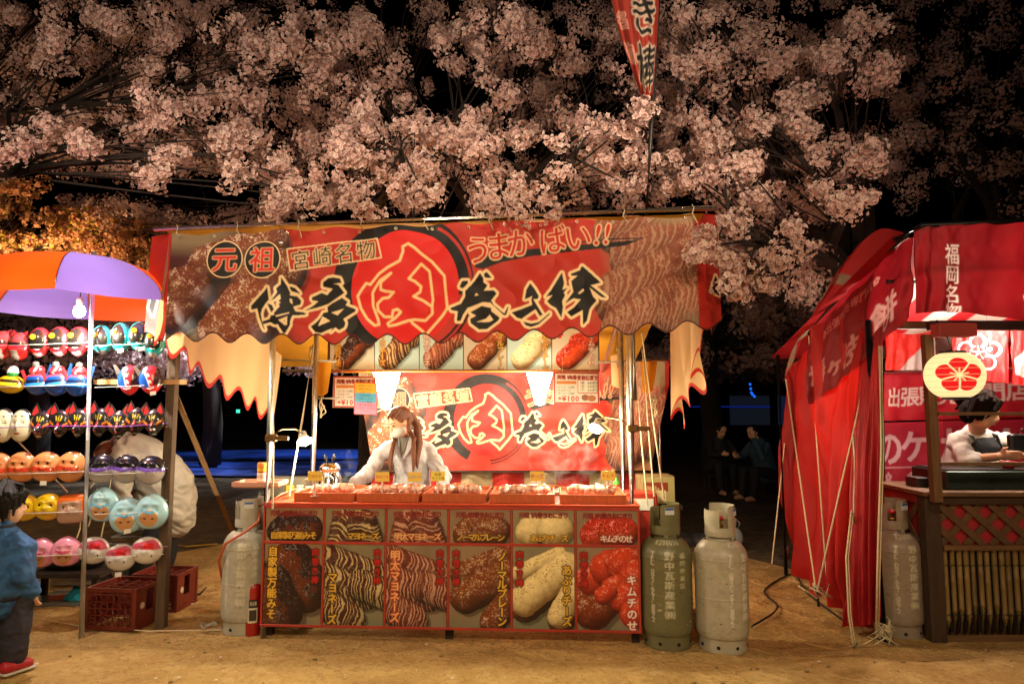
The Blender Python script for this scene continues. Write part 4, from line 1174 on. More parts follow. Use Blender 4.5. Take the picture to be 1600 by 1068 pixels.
def cylinder(base, face, label, serial='K200036', pc='8e8468'):
    t = thing('gas_cylinder', label, 'gas cylinder', base, 'grey gas cylinders beside the stalls')
    r = .163
    cylg = mat('cylinder_grey_' + pc, h(pc), .42, noise=.25, nscale=8, bump=.06, bscale=60)
    c = Canvas(200, 140, 1.5, h(pc)); wh = h('cfcab0')
    cx = 100
    if pc == 'aca48e': wh = h('e6e2d2')
    c.text('野中瓦斯産業㈱', cx, 22, 13, wh, None, 0, .45, vertical=True, step=1.1)
    c.text('福岡市東区', cx + 17, 22, 8.5, wh, None, 0, .2, vertical=True, step=1.3)
    c.text('TEL 092-661-8872', cx - 21, 20, 10, wh, None, 0, .15, vertical=True, step=.72 / .62 * .9)
    c.text(serial, cx - 18, 4, 9, wh, None, 0, .3)
    gw = np.random.default_rng(int(abs(base[0]) * 1000))
    for _ in range(70):
        wx, wy = gw.uniform(0, 200), 140 * gw.random() ** .7
        if gw.random() < .5: c.ellipse(wx, wy, gw.uniform(.5, 2.2), gw.uniform(.4, 1.4), h('5a3c24') if gw.random() < .6 else h('b4ac94'), .75)
        else: c.line([(wx, wy), (wx + gw.normal(0, 4), wy + gw.normal(0, 3))], gw.uniform(.3, .8), h('6a5e48'))
    c.blend(np.clip((vnoise((c.H, c.W), (6, 9), int(abs(base[0]) * 77)) - .58) * 4, 0, 1) * .22, h('6a5c40'))
    c.grain(.25, int(abs(base[0]) * 50) % 90, 6)
    th = face + (c.X - cx) / 200 * 2 * math.pi
    z = .095 + .575 * (1 - c.Y / 140)
    # shoulder dome
    rad = np.where(z > .565, r * np.sqrt(np.clip(1 - ((z - .565) / .118) ** 2 * .82, 0, 1)), r)
    rad = np.where(z < .135, r - .008 * ((.135 - z) / .04) ** 2, rad)
    rad = rad + .0022 * np.exp(-((z - .56) / .006) ** 2) + .002 * np.exp(-((z - .33) / .004) ** 2)
    bx, by, bz = base
    pos = np.stack([bx + rad * np.cos(th), by + rad * np.sin(th), bz + z], -1)
    link_mesh('tank', grid_mesh('tank', pos[::-1], c.a[::-1]), cylp, t, smooth=True)
    MB().lathe([(.078, bz + .668), (.06, bz + .69), (.03, bz + .70), (0, bz + .70)], 28, (bx, by, 0)).build('neck', cylg, t, smooth=True)
    # foot ring with round holes
    m = MB(); m.lathe([(r - .010, bz + .12), (r - .018, bz + .095), (r - .016, bz + .02), (r - .012, bz + .0), (r - .022, bz + .0), (r - .026, bz + .09)], 40, (bx, by, 0)); fr_ = m.build('foot_ring', cylg, t, smooth=True)
    for k_ in range(8):
        a = face + .35 + k_ * math.pi / 4; d = Vector((math.cos(a), math.sin(a), 0)); p = Vector((bx, by, bz + .045)) + d * (r - .016)
        MB().tube([p - d * .004, p + d * .0025], .011, 12).build('foot_hole', mat('dark_hole', h('0c0a08'), .9), fr_)
    # collar with windows: band pieces around the valve
    cr = .093; z0, z1 = bz + .675, bz + .885; m = MB()

    def band(a0, a1, za, zb):
        n = max(3, int((a1 - a0) / .12))
        m.lathe([(cr, za), (cr + .002, (za + zb) / 2), (cr, zb), (cr - .005, zb), (cr - .004, (za + zb) / 2), (cr - .005, za), (cr, za)], n, (bx, by, 0), face + a0, face + a1)
    op = -.75
    band(-math.pi + .25, math.pi - .25, z0 + .02, z0 + .075)
    band(-math.pi + .3, op - .42, z0 + .075, z1 - .03); band(op + .42, math.pi - .3, z0 + .075, z1)
    band(op - .42, op - .30, z0 + .075, z1 - .015); band(op + .3, op + .42, z0 + .075, z1 - .01)
    band(op - .42, op - .05, z1 - .045, z1 - .02)
    for a in (-2.2, -.2, 1.6): band(a, a + .3, z0 - .012, z0 + .02)
    m.build('collar', cylg, t)
    v = MB(); v.tube([(bx, by, bz + .69), (bx, by, bz + .79)], .014, 10); d = Vector((math.cos(face + op), math.sin(face + op), 0))
    v.tube([Vector((bx, by, bz + .76)), Vector((bx, by, bz + .76)) + d * .045], .012, 10); v.build('valve', brass, t, smooth=True)
    p = Vector((bx, by, bz + .79)); MB().lathe([(0, 0), (.026, .002), (.028, .012), (.02, .022), (0, .024)], 14, p).build('valve_knob', redk, t, smooth=True)
    a = face + .18; d = Vector((math.cos(a), math.sin(a), 0)); e = Vector((-d.y, d.x, 0))
    o = Vector((bx, by, bz + .845)) + d * (cr + .0035)
    MB().plate([(-.03, -.022), (.03, -.022), (.03, .022), (-.03, .022)], o, e, (0, 0, 1), .001).build('sticker', mat('white_sticker', h('c8ccd0'), .5), t)
    MB().plate([(-.028, .006), (.028, .006), (.028, .02), (-.028, .02)], o + d * .0012, e, (0, 0, 1), .001).build('sticker_band', mat('blue_band', h('3a5aa0'), .5), t)
    return t


front = -math.pi / 2
cyl_spots = [(G(384, 984), front + .10, 'grey gas cylinder left of the counter with an orange hose, behind the fire extinguisher', 'R2-32', 'a8a292'),
             (G(1043, 1006), front - .08, 'olive grey gas cylinder in shade against the right end of the counter', 'K200036', '6c6848'),
             (G(1130, 1012), front + .75, 'light grey gas cylinder with open collar and brass valve, standing free right of the counter', 'K20131', 'aca48e'),
             (G(1403, 990), front + .25, 'reddish lit gas cylinder between the black pole and the lattice counter', 'K20088', '8e7e6e'),
             (G(418, 950), front + .2, 'gas cylinder behind the left front pole, only its collar showing over the counter', 'K1203', 'a09a8a'),
             (G(1012, 955), front - .3, 'gas cylinder hidden behind the right end of the counter, only its collar showing', 'K1178', 'a09a8a')]
for b_, fc, lb, s2, pc_ in cyl_spots: cylinder(b_, fc, lb, s2, pc_)
b_ = G(384, 984); hm = mat('orange_hose', h('b8542a'), .45)
hs = MB().tube([b_ + Vector((.02, -.02, .77)), b_ + Vector((.085, -.05, .80)), b_ + Vector((.10, -.10, .74)), b_ + Vector((.03, -.15, .68)), b_ + Vector((-.10, -.15, .60)), b_ + Vector((-.16, -.10, .48)), b_ + Vector((-.18, 0, .36)), b_ + Vector((-.17, .12, .2))], .009, 8).build('gas_hose', hm, None, b_, True)
tag(hs, 'orange rubber gas hose looped over the shoulder of the left cylinder', 'hose')
p = P(400, 775, 4.75)
tag(MB().tube([P(405, 790, 4.7), P(425, 782, 4.65), P(440, 772, 4.7), P(462, 764, 4.9)], .009, 8).build('gas_hose', hm, None, P(405, 790, 4.7), True), 'short orange gas hose running behind the left pole towards the work table', 'hose')

# fire extinguisher
b_ = G(394, 991); exm = mat('extinguisher_red', h('a01c18'), .3, coat=.4)
fe = thing('fire_extinguisher', 'red fire extinguisher with black hose standing at the left end of the counter', 'extinguisher', b_)
MB().lathe([(0, 0), (.052, 0), (.054, .01), (.055, .30), (.05, .33), (.03, .355), (.02, .362), (.02, .375)], 24, b_).build('tank', exm, fe, smooth=True)
MB().box(b_ + Vector((0, 0, .392)), (.035, .03, .035), bev=.005).build('valve_head', blackm, fe)
m = MB(); m.tube([b_ + Vector((.01, 0, .405)), b_ + Vector((-.05, -.02, .425)), b_ + Vector((-.08, -.03, .40))], .007, 6); m.tube([b_ + Vector((.01, 0, .385)), b_ + Vector((-.06, -.02, .375))], .006, 6); m.build('lever', blackm, fe, smooth=True)
MB().tube([b_ + Vector((-.01, -.015, .39)), b_ + Vector((-.06, -.03, .37)), b_ + Vector((-.075, -.035, .28)), b_ + Vector((-.072, -.035, .15)), b_ + Vector((-.068, -.03, .10))], .009, 8).build('hose', blackm, fe, smooth=True)
c = Canvas(30, 40, 2, h('d0c8b0')); c.rect(0, 0, 30, 14, h('2a2018')); c.text('消火器', 8, 7, 7.5, h('e8e0d0'), None, 0, .3); c.rect(4, 18, 26, 36, h('3a3428'))
th = -1.25 + (c.X - 15) / 30 * 1.1
link_mesh('paper_label', grid_mesh('lab', np.stack([b_.x + .0562 * np.cos(th), b_.y + .0562 * np.sin(th), b_.z + .24 - c.Y / 40 * .15], -1), c.a), vc_print, fe, smooth=True)

# ================================================================== PEOPLE
def remesh(name, mb, voxel, smooth_it, material, parent=None, loc=None):
    me = mb.mesh('tmp'); o = bpy.data.objects.new('tmp', me); COL.objects.link(o)
    md = o.modifiers.new('r', 'REMESH'); md.mode = 'VOXEL'; md.voxel_size = voxel
    if smooth_it:
        ms = o.modifiers.new('s', 'SMOOTH'); ms.iterations = smooth_it; ms.factor = .5
    me2 = bpy.data.meshes.new_from_object(o.evaluated_get(bpy.context.evaluated_depsgraph_get()))
    bpy.data.objects.remove(o); bpy.data.meshes.remove(me); me2.materials.clear()
    return link_mesh(name, me2, material, parent, loc, True)


from mathutils import noise as mnoise


def wrinkle(o, amp=.008, f=(9, 9, 5), seed=0.0):
    me = o.data; nrm = [v.normal.copy() for v in me.vertices]
    for v, n in zip(me.vertices, nrm):
        q = Vector((v.co.x * f[0] + seed, v.co.y * f[1], v.co.z * f[2] + v.co.x * f[0] * .5))
        a = 1 - 2 * abs(mnoise.noise(q)); b = 1 - 2 * abs(mnoise.noise(q * 2.1 + Vector((7, 3, 1))))
        v.co += n * amp * (a * .7 + b * .4 - .45)
    return o


skin = mat('skin', h('d8a684'), .5, noise=.06, nscale=30)
hairb = mat('brown_hair', h('6e4028'), .45, noise=.45, nscale=30, stretch=(6, 6, .6), bump=.5, bscale=60)
hairk = mat('black_hair', h('120e0c'), .4, noise=.4, nscale=30, stretch=(4, 4, 1), bump=.5, bscale=60)
for _k in ('brown_hair', 'black_hair'): MATS[_k].node_tree.nodes['Principled BSDF'].inputs['Specular IOR Level'].default_value = .25
eyem = mat('dark_eye', h('1a100c'), .3)


def V(*a): return Vector(a[0] if len(a) == 1 else a)


def limb(m, pts, rad, n=14, **k): m.tube(pts, rad, n, round_ends=True, **k)


def hand(m, wrist, palm_dir, palm_side, curl, sc_=1.0):
    """palm at wrist going palm_dir, thumb towards palm_side; curl bends fingers towards -normal"""
    d = Vector(palm_dir).normalized(); s = Vector(palm_side); s = (s - d * s.dot(d)).normalized(); n = d.cross(s)
    pc = wrist + d * .045 * sc_
    m.tube([wrist - d * .01, wrist + d * .02 * sc_, wrist + d * .055 * sc_, wrist + d * .085 * sc_], [.023 * sc_, .034 * sc_, .040 * sc_, .034 * sc_], 12, side=n, flat=.42 if False else 1, round_ends=False) if False else None
    m.ball(pc, (1, 1, 1), 4) if False else None
    M_ = Matrix((s, d, n)).transposed()
    m.ball(pc, (.039 * sc_, .052 * sc_, .018 * sc_), 16, M=M_)
    for i, (off, ln) in enumerate(((.027, .068), (.009, .078), (-.010, .072), (-.027, .056))):
        b = wrist + d * .078 * sc_ + s * off * sc_; pts = [b - d * .02 * sc_, b]; dd = d.copy()
        for j, fr_ in enumerate((.45, .30, .25)):
            dd = (dd + n * (curl * (.5 + .3 * j + .05 * i))).normalized(); pts.append(pts[-1] + dd * ln * fr_ * sc_)
        m.tube(pts, [.0095 * sc_, .0092 * sc_, .0088 * sc_, .008 * sc_, .0065 * sc_], 10, round_ends=True)
    b = wrist + d * .02 * sc_ + s * .028 * sc_; t1 = (d * .55 + s * .85).normalized(); t2 = (d * .9 + s * .35 + n * curl * .5).normalized()
    m.tube([b - t1 * .015, b, b + t1 * .03 * sc_, b + t1 * .03 * sc_ + t2 * .028 * sc_], [.011 * sc_, .0115 * sc_, .010 * sc_, .007 * sc_], 10, round_ends=True)


def head_shapes(m, c, fwd, up, s=1.0):
    """skull, jaw, nose, ears; c = centre of the skull. Returns frame (right, fwd, up)"""
    f = Vector(fwd).normalized(); u = Vector(up); u = (u - f * u.dot(f)).normalized(); r = f.cross(u)
    M_ = Matrix((r, f, u)).transposed()
    m.ball(c + u * .022 * s, (.074 * s, .092 * s, .088 * s), 20, M=M_)
    m.ball(c + f * .028 * s - u * .048 * s, (.056 * s, .062 * s, .066 * s), 18, M=M_)
    m.ball(c + f * .052 * s - u * .086 * s, (.026 * s, .026 * s, .022 * s), 12, M=M_)
    m.tube([c + f * .086 * s + u * .005 * s, c + f * .100 * s - u * .022 * s, c + f * .096 * s - u * .034 * s], [.008 * s, .012 * s, .013 * s], 10, round_ends=True)
    for k in (-1, 1):
        m.ball(c + r * k * .077 * s - u * .012 * s - f * .005 * s, (.011 * s, .02 * s, .03 * s), 10, M=M_)
        m.ball(c + r * k * .012 * s + f * .093 * s - u * .034 * s, (.009 * s, .009 * s, .008 * s), 8, M=M_)
    m.ball(c + f * .086 * s - u * .062 * s, (.022 * s, .010 * s, .007 * s), 10, M=M_)
    return r, f, u, M_


def face_parts(root, c, r, f, u, M_, s=1.0, mouth=True):
    for k in (-1, 1):
        MB().ball(c + r * k * .031 * s + f * .0835 * s + u * .004 * s, (.014 * s, .007 * s, .0065 * s), 10, M=M_).build('eye', eyem, root, smooth=True)
        MB().tube([c + r * k * .014 * s + f * .092 * s + u * .024 * s, c + r * k * .032 * s + f * .0885 * s + u * .028 * s, c + r * k * .05 * s + f * .074 * s + u * .022 * s], .003 * s, 6).build('eyebrow', hairb, root, smooth=True)
    if mouth:
        MB().ball(c + f * .0955 * s - u * .062 * s, (.017 * s, .004 * s, .005 * s), 10, M=M_).build('mouth', mat('lips', h('a8564c'), .4), root, smooth=True)


def hair_locks(b, hc, r, f, u, s, n, seed, back, front_cut=.7):
    gh = np.random.default_rng(seed)
    for _ in range(n):
        a = gh.random() * 2 * math.pi; d = r * math.cos(a) + f * math.sin(a) * .92; k = f.dot(d)
        if k > front_cut: continue
        p0 = hc + u * (.125 + .006 * gh.normal()) * s + d * .02 * s; p1 = hc + u * (.06 + .02 * gh.normal()) * s + d * (.112 + .006 * gh.random()) * s
        p2 = hc + u * ((.02 if k > .35 else -.05) + .015 * gh.normal()) * s + d * .104 * s; p3 = hc - f * .10 * s + u * (back + .02 * gh.normal()) * s + r * d.dot(r) * .05 * s
        limb(b, [p0, p1, p2, p3] if k < .35 else [p0, p1, p2], [.016 * s, .015 * s, .013 * s, .008 * s][:4 if k < .35 else 3], n=7)


# ---- vendor in the white coat
VX = P(636, 700, 5.5).x; VY = 5.55
vd = thing('person', 'person in a white coat and face mask with long brown hair, cooking', 'person', (VX, VY, 0))
hc = P(624, 659, 5.36)
fwd = V(-.62, -.66, -.42); up = V(-.22, -.12, 1)
neck = V(VX - .01, VY - .05, 1.29); chest = V(VX + .01, VY, 1.14); waist = V(VX + .03, VY + .02, .98); hip = V(VX + .03, VY + .03, .80)
shR = P(598, 705, 5.46); shL = P(667, 703, 5.58); elR = P(573, 742, 5.32); wrR = P(553, 755, 5.18)
elL = P(694, 742, 5.50); wrL = P(690, 768, 5.30)
b = MB(); r_, f_2, u_2, M2 = head_shapes(b, hc, fwd, up, 1.02)
limb(b, [hc - u_2 * .06 - f_2 * .02, neck, chest + V(0, 0, .1)], [.05, .05, .075])
limb(b, [hip, waist, chest], [.14, .125, .14], n=18)
limb(b, [shR, chest + V(0, 0, .10), shL], [.05, .09, .05])
for sh, el, wr_ in ((shR, elR, wrR), (shL, elL, wrL)): limb(b, [sh, el, wr_], [.048, .040, .027])
hand(b, wrR, V(-.75, -.5, -.30), V(.4, -.8, .1), .45); hand(b, wrL, V(-.2, -.6, -.8), V(-.9, -.1, .3), .5)
for k in (-1, 1):
    x = VX + .03 + k * .09
    limb(b, [V(x, VY + .03, .80), V(x + k * .01, VY + .01, .45), V(x + k * .01, VY + .04, .09)], [.095, .065, .045])
    limb(b, [V(x + k * .01, VY + .05, .045), V(x + k * .02, VY - .12, .035)], [.042, .035])
body = remesh('body', b, .007, 3, skin, vd)
face_parts(vd, hc, r_, f_2, u_2, M2, 1.02, False)
coatm = mat('white_coat_cloth', h('b2b0b6'), .8, noise=.14, nscale=7, bump=1.0, bscale=7)
b = MB()
limb(b, [hip + V(0, 0, -.28), hip, waist, chest + V(0, 0, -.02), chest + V(0, 0, .07)], [.175, .16, .138, .150, .115], n=24)
limb(b, [shR + V(.02, 0, .0), chest + V(0, 0, .085), shL + V(-.02, 0, 0)], [.066, .095, .066])
fold = lambda a, c_, n, r0, r1: ([a.lerp(c_, i / n) for i in range(n + 1)], [(r0 + (r1 - r0) * i / n) * (1 + .13 * math.sin(i * 2.3)) for i in range(n + 1)])
for sh, el, wr_ in ((shR, elR, wrR), (shL, elL, wrL)):
    p_, q_ = fold(sh, el, 7, .062, .056); limb(b, p_, q_, n=16)
    p_, q_ = fold(el, el.lerp(wr_, .88), 6, .056, .040); limb(b, p_, q_, n=16)
coat = wrinkle(remesh('coat', b, .009, 2, coatm, vd), .014, (8, 8, 7), 2)
g_ = np.random.default_rng(3)
# coat lapels and grey shirt front
dv = V(-.25, -.97, 0)
shm = mat('grey_shirt', h('6a655c'), .8)
b = MB(); limb(b, [neck + V(-.005, -.02, -.0), neck + V(-.01, -.035, -.05)], [.062, .068], n=18); b.build('collar', shm, vd, smooth=True)
cpt = chest + dv * .155
MB().add([neck + V(-.055, -.075, -.01), neck + V(.045, -.085, -.01), cpt + V(-.0, -.012, -.03)], [(0, 1, 2)]).build('shirt_front', shm, vd)
m = MB()
for k in (-1, 1):
    a0 = neck + V(.06 * k - .01, -.06, .02); a1 = neck + V(.09 * k, -.10, -.06); a2 = cpt + V(.012 * k, -.022, -.05); a3 = neck + V(.035 * k, -.105, -.05)
    m.add([a0, a1, a2, a3, a0 + V(0, .012, 0), a1 + V(0, .012, 0), a2 + V(0, .012, 0), a3 + V(0, .012, 0)], [(0, 1, 2, 3), (4, 7, 6, 5), (0, 4, 5, 1), (1, 5, 6, 2), (2, 6, 7, 3), (3, 7, 4, 0)])
m.build('lapel', coatm, vd)
# hair: cap, tail and two long locks
b = MB()
b.ball(hc + u_2 * .035 - f_2 * .018, (.088, .100, .086), 20, M=M2)
b.ball(hc + u_2 * .01 - f_2 * .045, (.084, .070, .085), 16, M=M2)
b.ball(hc - f_2 * .105 + u_2 * .0, (.035, .04, .035), 12)
tl = hc - f_2 * .12
limb(b, [tl, tl + V(.05, .02, -.08), tl + V(.07, .0, -.22), tl + V(.06, -.06, -.34), tl + V(.075, -.10, -.40)], [.034, .036, .032, .024, .008])
for k, sx_ in ((-1, 1), (1, -1)):
    st_ = hc + r_ * k * .080 - f_2 * .03 + u_2 * .0
    limb(b, [st_, st_ + V(.01 * sx_, -.02, -.08), neck + V(.075 * sx_, -.09, -.03), neck + V(.085 * sx_, -.165, -.14), neck + V(.09 * sx_, -.185, -.23), neck + V(.085 * sx_, -.185, -.29)], [.020, .020, .018, .018, .014, .004])
for a in (-.8, -.4, 0):
    limb(b, [hc + u_2 * .10 + r_ * a * .08, hc + f_2 * .08 + u_2 * .075 + r_ * a * .10, hc + f_2 * .082 + u_2 * .045 + r_ * (a * .15)], [.022, .012, .004])
remesh('hair', b, .005, 2, hairb, vd)
b = MB(); b.ball(hc + f_2 * .042 - u_2 * .056, (.066, .066, .052), 18, M=M2)
mk_ = remesh('face_mask', b, .005, 2, mat('white_mask', h('bcbcb8'), .7), vd)
m = MB()
for k in (-1, 1):
    m.tube([hc + r_ * k * .058 + f_2 * .06 - u_2 * .05, hc + r_ * k * .082 + f_2 * .005 - u_2 * .012], .0025, 5)
m.build('mask_loops', mat('white_mask'), mk_)

# ---- child looking at the masks
CX, CY = P(5, 900, 3.95).x, 3.95
ch = thing('person', 'small child in a blue jacket, dark trousers and red shoes seen from behind', 'person', (CX, CY, 0))
hz = P(9, 788, 3.95); fwd = V(.55, .80, -.05); up = V(.0, .05, 1)
b = MB(); r_, f_2, u_2, M2 = head_shapes(b, hz, fwd, up, .98)
nk = hz + V(-.01, -.01, -.13)
limb(b, [hz - u_2 * .05 - f_2 * .02, nk, nk - V(0, 0, .06)], [.043, .042, .06])
limb(b, [nk - V(0, 0, .05), V(CX, CY, .72), V(CX, CY, .52)], [.085, .11, .105])
sR = nk + V(.115, -.03, -.075); sL = nk + V(-.115, .06, -.075)
hands_c = []
for k, s0 in ((1, sR), (-1, sL)):
    e0 = s0 + V(.045 * k, -.02, -.16); w0 = e0 + V(-.01 * k + .02, .09, -.12)
    limb(b, [s0, e0, w0], [.04, .034, .024]); hand(b, w0, V(.1, .3, -.9), V(-k, .2, 0), .4, .72); hands_c.append((s0, e0, w0))
for k in (-1, 1):
    x = CX + .062 * k; y = CY + .02 * k
    limb(b, [V(x, y, .50), V(x + .005 * k, y + .01, .28), V(x + .008 * k, y, .07)], [.07, .052, .036])
remesh('body', b, .006, 3, skin, ch)
face_parts(ch, hz, r_, f_2, u_2, M2, .98)
b = MB(); b.ball(hz + u_2 * .03 - f_2 * .016, (.090, .103, .092), 20, M=M2); b.ball(hz - u_2 * .02 - f_2 * .05, (.074, .056, .066), 16, M=M2)
g_ = np.random.default_rng(12)
for k in range(70):
    a = g_.random() * 2 * math.pi; d = (r_ * math.cos(a) + f_2 * math.sin(a) * .9); bk_ = f_2.dot(d)
    if bk_ > .72: continue
    p0 = hz + u_2 * (.122 + .006 * g_.normal()) + d * .025; p1 = hz + u_2 * (.06 + .02 * g_.normal()) + d * (.106 + .006 * g_.random())
    p2 = hz + u_2 * ((.0 if bk_ > .25 else -.045 - .05 * g_.random() * (bk_ < -.2)) + .02 * g_.normal()) + d * (.098 if bk_ > -.3 else .088)
    limb(b, [p0, p1, p2], [.014, .0125, .0035], n=7)
remesh('hair', b, .0045, 1, hairk, ch)
jm = mat('blue_jacket', h('2a5a90'), .75, noise=.25, nscale=16, bump=1.0, bscale=9, color2=h('18406e'))
b = MB()
limb(b, [nk + V(0, 0, .012), nk - V(0, 0, .045), nk - V(0, 0, .11), V(CX, CY, .70), V(CX, CY, .56), V(CX, CY, .475), V(CX, CY, .455)], [.060, .112, .142, .150, .15, .145, .135], n=22)
for s0, e0, w0 in hands_c:
    p_, q_ = fold(s0, e0, 5, .058, .058); limb(b, p_, q_, n=14); p_, q_ = fold(e0, w0, 4, .058, .042); limb(b, p_, q_, n=14)
jk = wrinkle(remesh('jacket', b, .008, 2, jm, ch), .011, (11, 11, 13), 4)
MB().lathe([(.072, nk.z - .02), (.066, nk.z + .02), (.058, nk.z + .024)], 22, (nk.x, nk.y, 0)).build('jacket_collar', mat('navy_knit', h('141a2c'), .8), jk, smooth=True)
MB().lathe([(.0705, nk.z - .006), (.0692, nk.z + .004)], 22, (nk.x, nk.y, 0)).build('collar_stripe', mat('white_knit', h('c8c4b8'), .8), jk)
MB().lathe([(.137, .47), (.14, .455), (.13, .44), (.12, .45)], 22, (CX, CY, 0)).build('waistband', mat('navy_knit'), jk, smooth=True)
b = MB()
for k in (-1, 1):
    x = CX + .062 * k; y = CY + .02 * k
    pts = [V(x * .5 + CX * .5, y, .48)] + [V(x + .005 * k, y + .01, .46 - .05 * i) for i in range(8)]
    limb(b, pts, [.105, .092, .086, .078, .074, .076, .066, .067, .063], n=16)
tr_ = wrinkle(remesh('trousers', b, .008, 2, mat('dark_trousers', h('2a2634'), .8, noise=.2, nscale=12, bump=.4, bscale=12), ch), .009, (10, 10, 15), 5)
shoe = mat('red_shoe', h('b0202c'), .5); sole = mat('white_sole', h('b8b0a4'), .6)
for k in (-1, 1):
    x = CX + .068 * k; y = CY + .02 * k; zf = .028
    b = MB(); limb(b, [V(x, y - .035, .045 + zf), V(x + .022, y + .025, .040 + zf), V(x + .042, y + .065, .03 + zf)], [.040, .040, .032], n=14)
    so_ = remesh('shoe', b, .006, 2, shoe, ch)
    b = MB(); b.tube([V(x - .012, y - .07, .008 + zf), V(x + .03, y + .035, .008 + zf), V(x + .072, y + .12, .008 + zf)], [.036, .044, .03], 14, flat=.25, side=(0, 0, 1)) if False else b.box(V(x + .02, y + .016, .009 + zf), (.078, .175, .018), rz=-.42, bev=.008)
    b.build('shoe_sole', sole, so_)

# ---- person bending over behind the masks
BX, BY = P(245, 800, 6.1).x, 6.1
bp_ = thing('person', 'person in a pale hooded jacket bending over behind the rack of masks', 'person', (BX, BY, 0))
hipb = P(268, 800, 6.15); shb = P(208, 703, 6.0); hb = P(168, 712, 5.9)
b = MB(); fwd = V(-.75, -.25, -.55); r_, f_2, u_2, M2 = head_shapes(b, hb, fwd, V(-.6, 0, .8), 1.05)
limb(b, [hb - f_2 * .03 - u_2 * .06, shb + V(-.06, 0, -.0), shb], [.055, .06, .1]); limb(b, [shb, shb.lerp(hipb, .5) + V(.06, 0, .06), hipb], [.13, .15, .14], n=18)
arms = []
for dy in (-.2, .2):
    s0 = shb + V(-.02, dy * .9, -.02); e0 = P(214, 752, 5.95) + V(0, dy, 0); w0 = P(205, 792, 5.85) + V(0, dy * .6, 0)
    limb(b, [s0, e0, w0], [.05, .042, .03]); hand(b, w0, V(-.3, -.2, -.9), V(0, -dy * 5, .2), .5); arms.append((s0, e0, w0))
legs_b = []
for k in (-1, 1):
    f0 = V(BX - .03 + .07 * k, BY + .09 * k, 0)
    kn = V(BX + .06 + .03 * k, BY - .02 + .09 * k, .40)
    limb(b, [hipb + V(0, .09 * k, -.02), kn, f0 + V(0, 0, .08)], [.10, .07, .045]); legs_b.append((hipb + V(0, .09 * k, -.02), kn, f0))
remesh('body', b, .008, 3, skin, bp_)
face_parts(bp_, hb, r_, f_2, u_2, M2, 1.05)
b = MB(); b.ball(hb + u_2 * .03 - f_2 * .02, (.095, .105, .095), 18, M=M2); b.ball(hb - f_2 * .05 - u_2 * .01, (.085, .07, .09), 16, M=M2)
remesh('hair', b, .008, 2, hairb, bp_)
b = MB(); limb(b, [shb + V(-.04, 0, .0), shb.lerp(hipb, .3) + V(.05, 0, .05), shb.lerp(hipb, .65) + V(.09, 0, .05), hipb + V(.02, 0, -.02)], [.165, .20, .215, .195], n=22)
limb(b, [shb + V(-.09, -.06, .03), shb + V(-.02, 0, .08), shb + V(-.05, .1, .04)], [.07, .09, .07])
for s0, e0, w0 in arms:
    p_, q_ = fold(s0, e0, 6, .078, .072); limb(b, p_, q_, n=14); p_, q_ = fold(e0, e0.lerp(w0, .9), 5, .072, .05); limb(b, p_, q_, n=14)
wrinkle(remesh('hooded_jacket', b, .012, 2, mat('pale_jacket', h('a49c8c'), .85, noise=.15, nscale=8, bump=.6, bscale=9), bp_), .026, (6, 6, 8), 1)
b = MB()
for a_, k_, f0 in legs_b: limb(b, [a_, a_.lerp(k_, .5), k_, k_.lerp(f0, .5), f0 + V(0, 0, .08)], [.125, .11, .085, .08, .07], n=16)
remesh('trousers', b, .012, 2, mat('black_trousers', h('141416'), .85, bump=.4, bscale=12), bp_)
for a_, k_, f0 in legs_b:
    b = MB(); limb(b, [f0 + V(.05, 0, .05), f0 + V(-.06, -.03, .045), f0 + V(-.16, -.07, .035)], [.05, .05, .036], n=14); sh_ = remesh('shoe', b, .008, 2, mat('black_shoe', h('1a1818'), .5), bp_)
    MB().box(f0 + V(-.06, -.025, .009), (.27, .095, .018), rz=.35, bev=.008).build('shoe_sole', sole, sh_)


